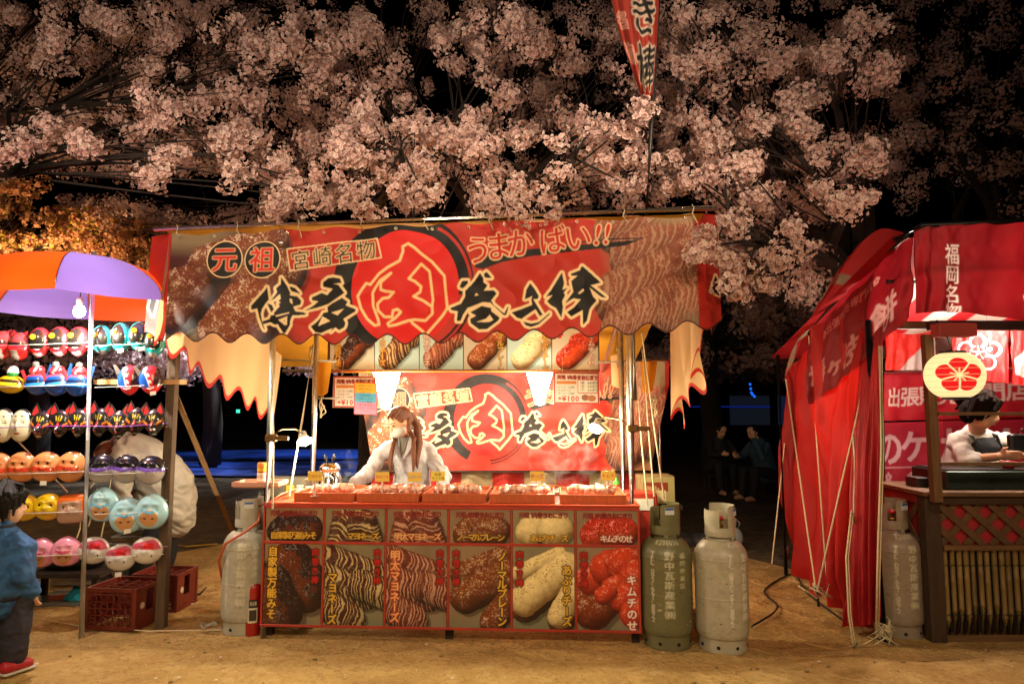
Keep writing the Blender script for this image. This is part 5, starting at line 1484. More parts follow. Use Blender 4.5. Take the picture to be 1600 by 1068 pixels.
# ---- two people sitting in the dark behind
def sitter(name_label, base, facing, shirt, pants, look_down, elbow_up, s=1.0):
    t = thing('person', name_label, 'person', base); f = Vector(facing).normalized(); r = f.cross(V(0, 0, 1)); B_ = Vector(base)
    pel = B_ + V(0, 0, .42); che = pel + f * .16 + V(0, 0, .40); hd = che + f * .12 + V(0, 0, .28)
    b = MB(); r2, f2, u2, M2 = head_shapes(b, hd, f + V(0, 0, -look_down), V(0, 0, 1), 1.05)
    limb(b, [hd - u2 * .06, che + V(0, 0, .08)], [.055, .07]); limb(b, [pel, pel.lerp(che, .5), che], [.14, .13, .15]); arms = []
    for k in (-1, 1):
        s0 = che + r * .18 * k + V(0, 0, .06); e0 = s0 + f * .16 + r * .06 * k + V(0, 0, -.2); w0 = (hd + f * .08 + r * .09 * k + V(0, 0, -.05)) if (elbow_up and k == elbow_up) else e0 + f * .18 + V(0, 0, .02) - r * .12 * k
        limb(b, [s0, e0, w0], [.048, .04, .028]); arms.append((s0, e0, w0)); hand(b, w0, (w0 - e0), V(0, 0, 1), .5)
    legs = []
    for k in (-1, 1):
        kn = pel + f * .40 + r * .14 * k + V(0, 0, .06); an = B_ + f * .42 + r * .13 * k + V(0, 0, .08)
        limb(b, [pel + r * .09 * k, kn, an], [.1, .07, .045]); legs.append((pel + r * .09 * k, kn, an)); limb(b, [an + V(0, 0, -.035), an + f * .14 + V(0, 0, -.045)], [.045, .035])
    remesh('body', b, .011, 3, skin, t); face_parts(t, hd, r2, f2, u2, M2, 1.05)
    b = MB(); b.ball(hd + u2 * .03 - f2 * .02, (.092, .105, .095), 16, M=M2); b.ball(hd - f2 * .05, (.085, .07, .1), 14, M=M2); remesh('hair', b, .011, 2, hairk, t)
    b = MB(); limb(b, [pel, pel.lerp(che, .5), che, che + V(0, 0, .08)], [.19, .18, .19, .13], n=18)
    for s0, e0, w0 in arms: limb(b, [s0, e0, e0.lerp(w0, .8)], [.072, .065, .05])
    remesh('shirt', b, .013, 2, shirt, t)
    b = MB()
    for a_, k_, n_ in legs: limb(b, [a_, k_, n_], [.12, .085, .065])
    remesh('trousers', b, .013, 2, pants, t)
    sb = B_ - f * .02
    st_ = thing('camp_stool', 'low camp stool under the ' + ('person in blue' if elbow_up else 'person in black') + ' sitting in the dark', 'stool', sb)
    MB().box(sb + V(0, 0, .285), (.36, .36, .03), bev=.008).build('seat', mat('dark_canvas', h('1c1c20'), .8), st_)
    for dx in (-.15, .15):
        for dy in (-.15, .15): MB().box(sb + V(dx, dy, .135), (.03, .03, .27)).build('leg', blackm, st_)
    return t


den = mat('denim_blue', h('2a4458'), .8, bump=.4, bscale=10); blk = mat('black_cloth', h('15151a'), .8)
sitter('person in a denim blue shirt sitting in the dark, hand raised to the face', (P(1200, 760, 11.5).x, 11.5, 0), (-.85, -.35, 0), den, blk, .35, -1)
sitter('person in black sitting in the dark, looking down at the hands', (P(1118, 760, 12.5).x, 12.5, 0), (.2, -.95, 0), blk, blk, .5, 0)

# ================================================================== MASK STALL (left)
MY = 4.72
woodm = mat('weathered_post', h('5a4634'), .85, noise=.4, nscale=9, stretch=(4, 4, .6), bump=.5, bscale=30)
pinew = mat('pine_batten', h('b88e58'), .7, noise=.25, nscale=9, stretch=(.6, 4, 4))
wpost = mat('white_pole', h('d0d0d4'), .4)
PX = P(262, 760, MY + .1).x
rack = thing('mask_rack', 'wooden rack post with battens and cords that carry the rows of toy masks', 'rack', (PX, MY + .1, 0))
MB().box((PX, MY + .1, .95), (.062, .062, 1.9), bev=.003).build('post', woodm, rack)
z = P(200, 596, MY).z
MB().box(((P(140, 596, MY).x + P(285, 596, MY).x) / 2, MY + .055, z), (P(285, 596, MY).x - P(140, 596, MY).x, .02, .035)).build('batten', pinew, rack)
a_ = P(272, 612, MY + .15); b_ = G(352, 808); b_.y = 5.9; b_ = Vector((P(352, 808, 5.9).x, 5.9, 0.1)); b_ = P(354, 808, 5.7)
d_ = (b_ - a_).normalized(); b_ = a_ + d_ * ((a_.z) / -d_.z)
MB().tube([a_, b_], .019, 8).build('brace', mat('bamboo_brace', h('9a7448'), .7, noise=.2, nscale=8), rack, smooth=True)
rows_y = (548, 612, 680, 728, 795, 862)
m = MB()
for v in (545, 668, 733, 783, 855):
    a_ = P(-40, v - 4, MY + .02); b_ = P(262, v - 2, MY + .06); m.tube([a_, a_.lerp(b_, .5) + V(0, 0, -.012), b_], .0028, 5)
m.build('cord', ropem, rack)
m = MB()
for v, y_ in ((538, -.075), (603, -.08), (739, -.078), (801, -.078), (868, -.075)):
    for ua, ub in ((-20, 138), (148, 256)):
        m.tube([P(ua, v + 2, MY + y_), P((ua + ub) / 2, v, MY + y_ - .005), P(ub, v - 3, MY + (y_ if ub < 200 else .0))], .0022, 5)
m.build('elastic_cord', mat('white_elastic', h('d8d4cc'), .6), rack)
pc = mat('purple_cord', h('8a2a9a'), .6)
MB().tube([P(0, 668, MY - .09), P(95, 665, MY - .115), P(190, 666, MY - .115), P(262, 661, MY - .0)], .0032, 5).build('purple_cord', pc, rack)
MB().tube([P(-30, 640, 5.1), P(24, 685, 5.0), P(105, 768, 4.9)], .006, 6).build('hanging_rope', ropem, rack)
for (a, b) in (((152, 763), (138, 822)), ((174, 742), (158, 838)), ((155, 738), (141, 762)), ((126, 812), (120, 840))):
    MB().tube([P(*a, MY), P((a[0] + b[0]) / 2 + 2, (a[1] + b[1]) / 2, MY + .02), P(*b, MY)], .005, 5).build('cord_end', ropem, rack)

# parasol with its white pole and bare bulb
UX = P(141, 800, 4.62).x; UY = 4.62
um = thing('parasol', 'big orange and purple striped parasol on a white pole over the toy masks', 'parasol', (UX, UY, 0))
ptop = P(146, 400, UY)
MB().tube([(UX - .01, UY, 0), (ptop.x, UY, ptop.z + .03)], .017, 12).build('pole', wpost, um, smooth=True)
apex = P(138, 398, 5.25); apex = Vector((P(128, 400, 4.8).x, 4.75, P(128, 404, 4.75).z + .02))
ORA = h('e06a14'); PUR = h('8a68c8')
nseg = 8; Rr = .80; n_r = 16; n_t = 14; a0_ = -.34
cano = []
seg_col = [ORA, PUR]
for s in range(nseg):
    T = np.linspace(0, 1, n_t)[None]; Q = np.linspace(0, 1, n_r)[:, None]
    ang = a0_ + (s + T) * 2 * math.pi / nseg
    sag = 1 - .075 * np.sin(T * math.pi) * Q ** 1.5
    rad = Rr * np.sin(Q * 1.12) / math.sin(1.12) * sag
    zz = apex.z - .31 * (1 - np.cos(Q * 1.12)) / (1 - math.cos(1.12)) - .0 * T - np.clip(Q - .93, 0, 1) / .07 * .05 - .012 * np.sin(T * math.pi) * Q
    rad = np.where(Q > .93, rad * (1 - 0 * Q), rad)
    pos = np.stack([apex.x + rad * np.cos(ang), apex.y + rad * np.sin(ang) * 1.0, zz + 0 * ang], -1)
    col = np.empty(pos.shape); col[:] = seg_col[s % 2]
    pm = mat('parasol_orange', h('d2480a'), .5, transl=.20, noise=.08, nscale=5, sheen=.1) if s % 2 == 0 else mat('parasol_purple', h('8468bc'), .5, transl=.20, noise=.08, nscale=5, sheen=.1)
    link_mesh('canopy_panel', grid_mesh('canopy', pos[:, ::-1]), pm, um, smooth=True)
    a = a0_ + s * 2 * math.pi / nseg
    e = V(apex.x + Rr * math.cos(a), apex.y + Rr * math.sin(a), apex.z - .31)
    pts = [V(apex.x + Rr * math.sin(q * 1.12) / math.sin(1.12) * math.cos(a), apex.y + Rr * math.sin(q * 1.12) / math.sin(1.12) * math.sin(a), apex.z - .008 - .31 * (1 - math.cos(q * 1.12)) / (1 - math.cos(1.12))) for q in (0, .25, .5, .75, 1)]
    MB().tube(pts, .005, 5).build('rib', galv, um, smooth=True)
bl_ = P(124, 486, 4.55)
lb = thing('light_bulb', 'bare glowing light bulb hanging under the parasol', 'lamp', bl_)
MB().ball(bl_, (.036, .036, .044), 14).build('bulb', mat('lit_bare_bulb', (1, 1, 1), .5, emit=40, ecol=(1, .96, .82)), lb, smooth=True)
MB().lathe([(.016, .03), (.02, .04), (.02, .085), (.008, .095), (0, .095)], 14, bl_).build('socket', mat('pale_socket', h('8a8070'), .5), lb, smooth=True)
MB().tube([bl_ + V(0, 0, .09), V(bl_.x, bl_.y + .02, apex.z - .07)], .004, 5).build('cord', socket, lb)
point('light_bulb_light', bl_ + V(.0, -.09, -.09), 48, (1, .93, .76), .03)


# masks: plain festival masks
def mask_mesh(shape, W_, H_, D_, colf, n=(30, 16)):
    nt_, nr_ = n; th = np.linspace(0, 2 * math.pi, nt_ + 1)[None]; q = np.linspace(0, 1, nr_)[:, None]
    x = np.cos(th); y = np.sin(th)
    if shape == 'fox': rr = 1 - .22 * np.clip(-y, 0, 1) * np.abs(x) ** .8 - .30 * np.clip(-y - .2, 0, 1) * np.abs(x) + .0 * y
    elif shape == 'square': rr = 1 / (np.abs(x) ** 5 + np.abs(y) ** 5) ** .2
    elif shape == 'egg': rr = 1 - .16 * np.clip(-y, 0, 1) * np.abs(x)
    elif shape == 'bell': rr = 1 + .10 * np.clip(-y, 0, 1) * np.abs(x) - .12 * np.clip(y, 0, 1) * np.abs(x)
    else: rr = 1 + 0 * x
    px = q * rr * x; pz = q * rr * y
    dd = D_ * np.sqrt(np.clip(1 - q ** 2.4, 0, 1)) + 0 * th
    if shape == 'fox': dd = dd + .045 * np.exp(-((px / .22) ** 2 + ((pz + .45) / .28) ** 2))
    if shape == 'face': dd = dd + .018 * np.exp(-((px / .10) ** 2 + ((pz + .02) / .22) ** 2)) - .008 * np.exp(-(((np.abs(px) - .38) / .16) ** 2 + ((pz - .15) / .12) ** 2))
    if shape == 'helmet': dd = dd + .02 * np.exp(-((pz + .25) / .2) ** 2) * (q < .98)
    if shape in ('round', 'bell', 'square'): dd = dd + .012 * np.exp(-((px / .13) ** 2 + ((pz + .08) / .16) ** 2)) - .007 * np.exp(-(((np.abs(px) - .3) / .14) ** 2 + ((pz - .18) / .12) ** 2)) + .006 * np.exp(-(((np.abs(px) - .3) / .22) ** 2 + ((pz - .42) / .08) ** 2)) + .006 * np.exp(-(((np.abs(px) - .5) / .18) ** 2 + ((pz + .25) / .16) ** 2))
    dd = np.where(q > .955, dd * 0 + .002, dd)
    pos = np.stack([px * W_ / 2, -dd, pz * H_ / 2], -1)
    col = colf(px, pz, q + 0 * th); rim = (q + 0 * th) > .955; col[rim] = col[rim] * .55
    g = pos; H, W = g.shape[:2]
    return g, col


def col_of(base): 
    def f(px, pz, q): return np.broadcast_to(np.asarray(base), px.shape + (3,)).copy()
    return f


maskmat = mat('mask_plastic', rough=.22, vcol=True, coat=.5)


def paint(base, rules):
    def f(px, pz, q):
        c = np.broadcast_to(np.asarray(base, float), px.shape + (3,)).copy()
        for fn, cc in rules: c[fn(px, pz, q)] = cc
        return c
    return f


def add_tag(t, dx, dz):
    o = V(t.location) + V(dx, -.075, dz)
    MB().plate([(-.018, -.014), (.018, -.010), (.017, .014), (-.018, .012)], o, (1, 0, 0), (0, 0, 1), .001).build('price_tag', mat('tag_white', h('cfc8ba'), .6), t)


def make_mask(kind, label, loc, group):
    t = thing('toy_mask', label, 'mask', loc, group); O = np.array(loc)
    def shell(shape, W_, H_, D_, f, name='shell', off=(0, 0, 0), n=(36, 22)):
        g, c = mask_mesh(shape, W_, H_, D_, f, n)
        return link_mesh(name, grid_mesh(name, (g + O + np.array(off))[:, ::-1], c[:, ::-1]), maskmat, t, smooth=True)
    def fin(pts, name, m_, y=-.03, th=.008):
        MB().plate(pts, V(loc) + V(0, y, 0), (1, 0, 0), (0, 0, 1), th).build(name, m_, t)
    gold = mat('mask_gold', h('c89a20'), .3, .5)
    if kind in ('red_oval', 'teal_oval'):
        base = h('c42026') if kind == 'red_oval' else h('1a8a8c')
        shell('egg', .145, .205, .06, paint(base, [(lambda x, z, q: (q < .86) & (z > -.45) & (x < .25 + .35 * np.cos(z * 2)), h('17140f')), (lambda x, z, q: (z < -.72) & (np.abs(x) < .35), h('8a8a8a') if kind != 'red_oval' else h('d8a0a0'))]))
        MB().lathe([(0, -.004), (.017, -.003), (.019, .004), (0, .007)], 8, V(loc) + V(-.025, -.062, .035), M=Matrix.Rotation(R(90), 3, 'X')).build('gold_badge', gold, t)
        MB().tube([V(loc) + V(-.07, -.012, -.035), V(loc) + V(0, -.063, -.05), V(loc) + V(.07, -.012, -.035)], .0025, 5).build('elastic', mat('white_elastic', h('d8d4cc'), .6), t)
    elif kind == 'red_cap':
        shell('helmet', .15, .19, .06, paint(h('c01a1c'), [(lambda x, z, q: z > .25, h('8a3a3a')), (lambda x, z, q: (z > .0) & (z < .25), h('1c1212')), (lambda x, z, q: (z < -.3) & (np.abs(x) < .3), h('a8a09a'))]))
        fin([(-.06, .06), (-.045, .105), (.0, .075), (.045, .105), (.06, .06), (.0, .05)], 'crest', mat('crest_red', h('8a2428'), .3), -.025)
    elif kind == 'blue_fin':
        shell('helmet', .155, .165, .06, paint(h('0e3f8a'), [(lambda x, z, q: (z > .0) & (z < .26), h('0a1830')), (lambda x, z, q: (z <= 0) & (z > -.28), h('1a64b8')), (lambda x, z, q: z > .55, h('b83038'))]))
        shell('round', .10, .075, .045, paint(h('c22a32'), [(lambda x, z, q: np.abs(x - z * .4) < .12, h('e8dcd8'))]), 'red_top', (0, -.006, .082), (20, 10))
        MB().lathe([(.0, .0), (.022, 0), (.022, .02), (.014, .03), (0, .03)], 12, V(loc) + V(.0, -.03, .112)).build('silver_knob', mat('mask_silver', h('9a948c'), .3, .7), t)
        fin([(.055, .02), (.088, .125), (.100, .12), (.088, .0)], 'fin', mat('fin_blue', h('16407a'), .3)); fin([(-.07, .02), (-.095, .085), (-.080, .09), (-.055, .03)], 'fin', mat('fin_red', h('b82a30'), .3))
    elif kind == 'yellow_fin':
        shell('helmet', .17, .12, .055, paint(h('c89c14'), [(lambda x, z, q: (z > .1) & (z < .45), h('2c2414'))]))
        fin([(.05, .01), (.12, .085), (.135, .075), (.09, -.01)], 'fin', mat('fin_yellow', h('c8a018'), .3)); fin([(-.05, .01), (-.12, .085), (-.135, .075), (-.09, -.01)], 'fin', mat('fin_yellow', h('c8a018'), .3))
        shell('round', .07, .09, .04, paint(h('d8d4cc'), [(lambda x, z, q: z < .0, h('2c7a3c'))]), 'white_top', (0, -.006, .075), (18, 10))
    elif kind == 'tricolour':
        shell('egg', .15, .20, .062, paint(h('1c4fa8'), [(lambda x, z, q: x + z * .35 > -.22, h('dcd8d8')), (lambda x, z, q: x + z * .35 + .12 * np.sign(np.sin(z * 14)) > .0, h('cc2630')), (lambda x, z, q: (x - z * .25 > .34) & (z > -.35), h('3a2224')), (lambda x, z, q: (z < -.5), h('cc2630'))]))
        fin([(-.07, .03), (-.10, .10), (-.085, .105), (-.05, .06)], 'fin', mat('mask_silver')); fin([(.06, .03), (.085, .10), (.098, .095), (.08, .01)], 'fin', mat('mask_dull_fin', h('5a4448'), .3, .5))
        MB().tube([V(loc) + V(-.07, -.012, -.035), V(loc) + V(0, -.066, -.06), V(loc) + V(.07, -.012, -.035)], .0025, 5).build('elastic', mat('white_elastic'), t)
    elif kind == 'noh':
        shell('face', .15, .225, .06, paint(h('c8c0a2'), [(lambda x, z, q: (q > .88) & (z > -.1), h('2a2c2c')), (lambda x, z, q: (q > .82) & (q < .85) & (z > -.1), h('6a7078')), (lambda x, z, q: (np.abs(np.abs(x) - .36) < .17) & (np.abs(z - .12 - .05 * np.abs(x)) < .022), h('241a14')), (lambda x, z, q: (np.abs(np.abs(x) - .3) < .12) & (np.abs(z - .52) < .05), h('5a5648')), (lambda x, z, q: (np.abs(x) < .24) & (np.abs(z + .50) < .055), h('a82a26')), (lambda x, z, q: (np.abs(x) < .18) & (np.abs(z + .50) < .012), h('2a1210'))]), n=(72, 48))
    elif kind == 'fox':
        shell('fox', .145, .19, .05, paint(h('1e1c1c'), [(lambda x, z, q: (np.abs(x) < .09) & (z > -.2) & (z < .12), h('b82c28')), (lambda x, z, q: (np.abs(np.abs(x) - .14 - (z - .2) * .35) < .05) & (z > .22) & (z < .55), h('b89a24')), (lambda x, z, q: (np.abs(x) < .045) & (z > .18) & (z < .6), h('b89a24')), (lambda x, z, q: (np.abs(z + .0 - .55 * (np.abs(x) - .5)) < .07) & (np.abs(x) > .38) & (np.abs(x) < .85), h('c87c1c')), (lambda x, z, q: (np.abs(z + .12 - .55 * (np.abs(x) - .5)) < .035) & (np.abs(x) > .38) & (np.abs(x) < .85), h('a8241c')), (lambda x, z, q: (np.abs(x) < .12) & (np.abs(z + .52) < .06), h('a8342c')), (lambda x, z, q: (np.abs(x) < .3) & (np.abs(z + .78 - .1 * np.abs(x)) < .025), h('8a8478'))]), n=(64, 40))
        for k in (-1, 1):
            cx_ = .043 * k
            e = MB(); e.plate([(cx_ - .028, .05), (cx_ + .028, .05), (cx_ + .024, .095), (cx_ + .004 * k, .138), (cx_ - .024, .095)], V(loc) + V(0, -.022, 0), (1, 0, 0), (0, 0, 1), .014); eo = e.build('ear', mat('ear_black', h('242020'), .3, coat=.4), t)
            MB().plate([(cx_ - .019, .06), (cx_ + .019, .06), (cx_ + .015, .09), (cx_ + .003 * k, .122), (cx_ - .016, .09)], V(loc) + V(0, -.0245, 0), (1, 0, 0), (0, 0, 1), .0015).build('ear_lining', mat('ear_red', h('b82a2a'), .3), eo)
    elif kind == 'orange_round':
        shell('round', .178, .182, .07, paint(h('cf8450'), [(lambda x, z, q: (np.abs(z + .12) < .13) & (np.abs(x) < .72), h('c43c22')), (lambda x, z, q: np.hypot((np.abs(x) - .28) / .07, (z - .28) / .11) < 1, h('2a140c'))]), n=(48, 32))
    elif kind == 'black_white':
        shell('round', .17, .172, .07, paint(h('1a1820'), [(lambda x, z, q: z < -.10 + .1 * np.abs(x), h('a89e98')), (lambda x, z, q: np.abs(z + .02 - .1 * np.abs(x)) < .12, h('6a48a8')), (lambda x, z, q: np.hypot((np.abs(x) - .3) / .1, (z - .36) / .1) < 1, h('0a0808'))]), n=(48, 32))
    elif kind == 'yellow_round':
        shell('round', .165, .16, .065, paint(h('e0b414'), [(lambda x, z, q: np.hypot((np.abs(x) - .38) / .10, (z - .16) / .10) < 1, h('241a0c')), (lambda x, z, q: z > .72, h('c89a10')), (lambda x, z, q: (np.abs(z + .4) < .04) & (np.abs(x) < .2), h('8a3a14'))]), n=(48, 32))
    elif kind == 'bread':
        shell('square', .165, .165, .05, paint(h('b08a74'), [(lambda x, z, q: (z > .52) | (x > .78), h('d0621e')), (lambda x, z, q: np.hypot((np.abs(x + .1) - .28) / .07, (z - .14) / .1) < 1, h('4a3a30'))]), n=(48, 26))
    elif kind in ('lightblue', 'pink'):
        base = h('9cc4d0') if kind == 'lightblue' else h('d88aa4')
        dark_ = h('6aa8c4') if kind == 'lightblue' else h('b83a5c')
        shell('bell', .19 if kind == 'lightblue' else .17, .205 if kind == 'lightblue' else .17, .065, paint(base, [(lambda x, z, q: np.hypot(x / .52, (z + .36) / .46) < 1, h('c8905c') if kind == 'lightblue' else h('b87a54')), (lambda x, z, q: (np.abs(z + .08 - .35 * np.abs(x)) < .09) & (np.abs(x) < .5), dark_), (lambda x, z, q: np.hypot((np.abs(x) - .22) / .075, (z + .38) / .06) < 1, h('2a2430'))]), n=(48, 32))
    elif kind == 'white_round':
        shell('round', .175, .155, .06, paint(h('cdc6c0'), [(lambda x, z, q: (z > .12) & (q < .93) & (z - .3 * x < .75), h('c8546a')), (lambda x, z, q: (np.abs(x - .18) < .30) & (np.abs(z - .38) < .2), h('cc1c22')), (lambda x, z, q: np.hypot((np.abs(x) - .45) / .05, (z + .28) / .08) < 1, h('1c1414')), ]), n=(48, 32))
    return t


MASKS = [
    ('red_cap', [(4, 535), (31, 537)], 'red toy mask with a crest, top row', ['far left one cut by the picture edge', 'second from the left']),
    ('red_oval', [(62, 531), (93, 530), (123, 530)], 'red oval toy mask with dark visor in the top row', ['leftmost of three', 'middle of three', 'nearest the white pole']),
    ('teal_oval', [(160, 527), (190, 524), (219, 522), (243, 531)], 'teal oval toy mask in the top row', ['just right of the white pole', 'second right of the white pole', 'under the edge of the parasol', 'half hidden behind the banner corner']),
    ('yellow_fin', [(17, 596)], 'yellow finned toy mask at the left end of the second row', ['']),
    ('blue_fin', [(59, 594), (90, 595), (122, 596)], 'dark blue finned toy mask with a red top', ['leftmost of three', 'middle of three', 'against the white pole']),
    ('tricolour', [(203, 590), (236, 590)], 'blue, white and red toy mask hanging on the batten', ['left of the pair', 'nearest the wooden post']),
    ('noh', [(6, 660), (34, 660)], 'pale face mask with black hair edge and red lips', ['cut by the left picture edge', 'next to the black fox masks']),
    ('fox', [(65, 660), (95, 658), (124, 657), (157, 656), (186, 660), (213, 655), (241, 657)], 'black fox mask with red ears', ['first of the row, beside the white face mask', 'second of the row', 'left of the white pole', 'right of the white pole', 'hanging lower than its neighbours', 'second from the wooden post', 'nearest the wooden post']),
    ('orange_round', [(-2, 726), (35, 725), (73, 725), (112, 725)], 'round orange toy mask with a red band', ['cut by the left picture edge', 'second of four', 'third of four', 'nearest the white pole']),
    ('black_white', [(160, 728), (198, 728), (236, 730)], 'round toy mask, black above and grey below a purple band', ['right of the white pole', 'middle of three', 'nearest the wooden post']),
    ('yellow_round', [(38, 788), (76, 787)], 'round yellow toy mask', ['half hidden behind the child', 'right of the child, beside the orange square mask']),
    ('bread', [(113, 790)], 'square toy mask with a thick orange edge', ['']),
    ('lightblue', [(162, 783), (199, 800), (237, 794)], 'light blue toy mask with a tan face', ['nearest the white pole', 'hanging lowest of three', 'nearest the wooden post']),
    ('pink', [(65, 858), (104, 856)], 'pink toy mask with a tan face in the lowest row', ['next to the child', 'next to the white masks']),
    ('white_round', [(147, 855), (189, 866), (230, 855)], 'white toy mask with a red patch in the lowest row', ['leftmost of three', 'hanging lowest of three', 'nearest the wooden post']),
]
for kind, spots, base_l, ends in MASKS:
    proto = None
    for (u, v), e in zip(spots, ends):
        loc = P(u, v + 4, MY); lb = base_l + (', ' + e if e else '')
        if proto is None: proto = make_mask(kind, lb, loc, None if len(spots) == 1 else {'fox': 'black fox masks in the third row'}.get(kind, kind.replace('_', ' ') + ' toy masks')); o = proto
        else: o = dup(proto, loc, 0, lb)
        o.rotation_euler = (R(random.uniform(-7, 3)), R(random.uniform(-6, 6)), R(random.uniform(2, 16)))
        s = random.uniform(1.02, 1.07) * (1.1 if kind in ('orange_round', 'black_white', 'yellow_round', 'bread', 'lightblue', 'pink', 'white_round') else 1.0); o.scale = (s, s * .8, s)
        if (u, v) in ((236, 590), (199, 800), (219, 522), (73, 725), (189, 866), (190, 524)): add_tag_o = MB().plate([(-.018, -.014), (.018, -.010), (.017, .014), (-.018, .012)], V(.02, -.07, -.09), (1, 0, 0), (0, 0, 1), .001).build('price_tag', mat('tag_white', h('cfc8ba'), .6)); add_tag_o.parent = o

# crates, bins and odds on the ground
cratem = mat('brown_crate_plastic', h('6a2418'), .45, noise=.2, nscale=10)


def crate(name_lb, base, rz, W_, D_, H_):
    t = thing('bottle_crate', name_lb, 'crate', base, 'brown bottle crates on the ground'); M_ = Matrix.Rotation(rz, 3, 'Z'); B_ = V(base)
    q = lambda x, y, z: B_ + M_ @ V(x, y, z)
    m = MB(); th = .012
    for sx in (-1, 1):
        for sy in (-1, 1): m.box(q(sx * (W_ / 2 - .015), sy * (D_ / 2 - .015), H_ / 2), (.03, .03, H_), M=M_, bev=.004)
    for z in (.012, H_ - .014):
        for s in (-1, 1):
            m.box(q(0, s * (D_ / 2 - .008), z), (W_ - .06, .016, .026), M=M_); m.box(q(s * (W_ / 2 - .008), 0, z), (.016, D_ - .06, .026), M=M_)
    m.build('crate_frame', cratem, t)
    m = MB()
    nx = 9
    for i in range(1, nx):
        x = -W_ / 2 + i * W_ / nx; m.box(q(x, -D_ / 2 + .010, H_ / 2), (.006, .008, H_ - .052), M=M_)
    for i in range(1, 6):
        m.box(q(0, -D_ / 2 + .0095, i * H_ / 6), (W_ - .06, .007, .006), M=M_)
    for i in range(4):
        for j in range(3):
            c0 = q(-W_ / 2 + (i + .5) * W_ / 4, -D_ / 2 + .006, H_ * (j + .5) / 3)
            m.tube([c0 + M_ @ V(.032 * math.cos(a * .5236), 0, .032 * math.sin(a * .5236)) for a in range(13)], .003, 4, caps=False)
    m.build('front_lattice', cratem, t)
    m = MB()
    m.box(q(W_ / 2 - .010, D_ * .28, H_ * .5), (.008, D_ * .34, H_ - .052), M=M_); m.box(q(W_ / 2 - .010, -D_ * .3, H_ * .5), (.008, D_ * .30, H_ - .052), M=M_)
    m.box(q(W_ / 2 - .010, 0, H_ * .22), (.008, D_ * .28, H_ * .3), M=M_)
    m.box(q(-W_ / 2 + .010, 0, H_ * .5), (.008, D_ - .062, H_ - .052), M=M_); m.box(q(0, D_ / 2 - .010, H_ * .5), (W_ - .062, .008, H_ - .052), M=M_)
    m.build('side_wall', cratem, t)
    m = MB()
    for i in range(1, 4): m.box(q(-W_ / 2 + i * W_ / 4, 0, H_ - .03), (.007, D_ - .07, .03), M=M_)
    for j in range(1, 5): m.box(q(0, -D_ / 2 + j * D_ / 5, H_ - .034), (W_ - .07, .007, .03), M=M_)
    m.build('bottle_divider', cratem, t)
    MB().tube([q(W_ / 2 + .001, -D_ * .3, H_ * .55), q(W_ / 2 + .003, -D_ * .3, H_ * .55)], .022, 14).build('round_mark', mat('mark_white', h('c8b8a0'), .6), t)
    return t


cb_ = G(172, 990)
crate('brown bottle crate with a lattice front, nearer of two beside the rack post', (cb_.x, cb_.y + .18, .022), -.12, .375, .34, .27)
cb_ = G(226, 966)
crate('brown bottle crate standing further back, partly behind the rack post', (cb_.x, cb_.y + .27, .008), -.05, .36, .30, .27)
clearbin = glassmat('clear_bin_plastic', (.85, .87, .88), .22)


def bin_(lb, u0, u1, vb, Y, H_, D_):
    a = G(u0, vb); b = G(u1, vb); cx_ = (a.x + b.x) / 2; Wd = b.x - a.x; y0 = a.y
    t = thing('storage_bin', lb, 'bin', (cx_, y0 + D_ / 2, .01), 'clear plastic bins under the masks')
    m = MB()
    for p0, s_2 in (((cx_, y0, H_ / 2), (Wd, .004, H_)), ((cx_, y0 + D_, H_ / 2), (Wd, .004, H_)), ((cx_ - Wd / 2 + .002, y0 + D_ / 2, H_ / 2), (.004, D_ - .008, H_)), ((cx_ + Wd / 2 - .002, y0 + D_ / 2, H_ / 2), (.004, D_ - .008, H_))):
        m.box(V(*p0) + V(0, 0, .012), s_2)
    m.build('clear_wall', clearbin, t)
    MB().box((cx_, y0 + D_ / 2, .018), (Wd - .01, D_ - .01, .006)).build('bin_base', mat('bin_base', h('8a8a84'), .5), t)
    m = MB()
    for dy in (0, D_): m.box((cx_, y0 + dy, H_ + .014), (Wd + .02, .02, .014), bev=.003)
    for dx in (-Wd / 2, Wd / 2): m.box((cx_ + dx, y0 + D_ / 2, H_ + .014), (.02, D_ - .02, .014), bev=.003)
    m.build('bin_rim', mat('bin_rim', h('9a9a94'), .4), t)
    return (cx_, y0, Wd)


bx_ = bin_('clear plastic bin holding a red toy, under the lowest masks', 78, 170, 918, 5.2, .27, .40)
bin_('clear plastic bin further back, right of the bin with the red toy', 172, 238, 900, 5.6, .33, .40)
p = V(bx_[0] + .06, bx_[1] + .19, .045)
m = MB(); M_ = Matrix.Rotation(.5, 3, 'Y') @ Matrix.Rotation(.2, 3, 'X'); m.box(p + V(0, 0, .12), (.26, .14, .15), M=M_, bev=.03)
rt = m.build('toy_box', mat('toy_red', h('a8382a'), .35, coat=.3), None, p); tag(rt, 'red and white toy lying inside the clear bin', 'toy')
MB().plate([(-.09, -.055), (.09, -.055), (.05, .06), (-.05, .06)], p + M_ @ V(0, -.074, .0) + V(0, 0, .12), M_ @ V(1, 0, 0), M_ @ V(0, 0, 1), .003).build('white_face', mat('toy_white', h('c8c0b4'), .4), rt)
p = G(95, 940)
wb = MB(); wb.box(p + V(0, .05, .033), (.19, .12, .05), rz=.15, bev=.006); o = wb.build('carton_box', mat('carton_red', h('a8452a'), .6), None, p); tag(o, 'flat red carton with a white lid lying on the ground beside the child', 'carton')
MB().box(p + V(0, .05, .062), (.192, .122, .012), rz=.15, bev=.004).build('lid', mat('carton_white', h('c0b4a8'), .6), o)
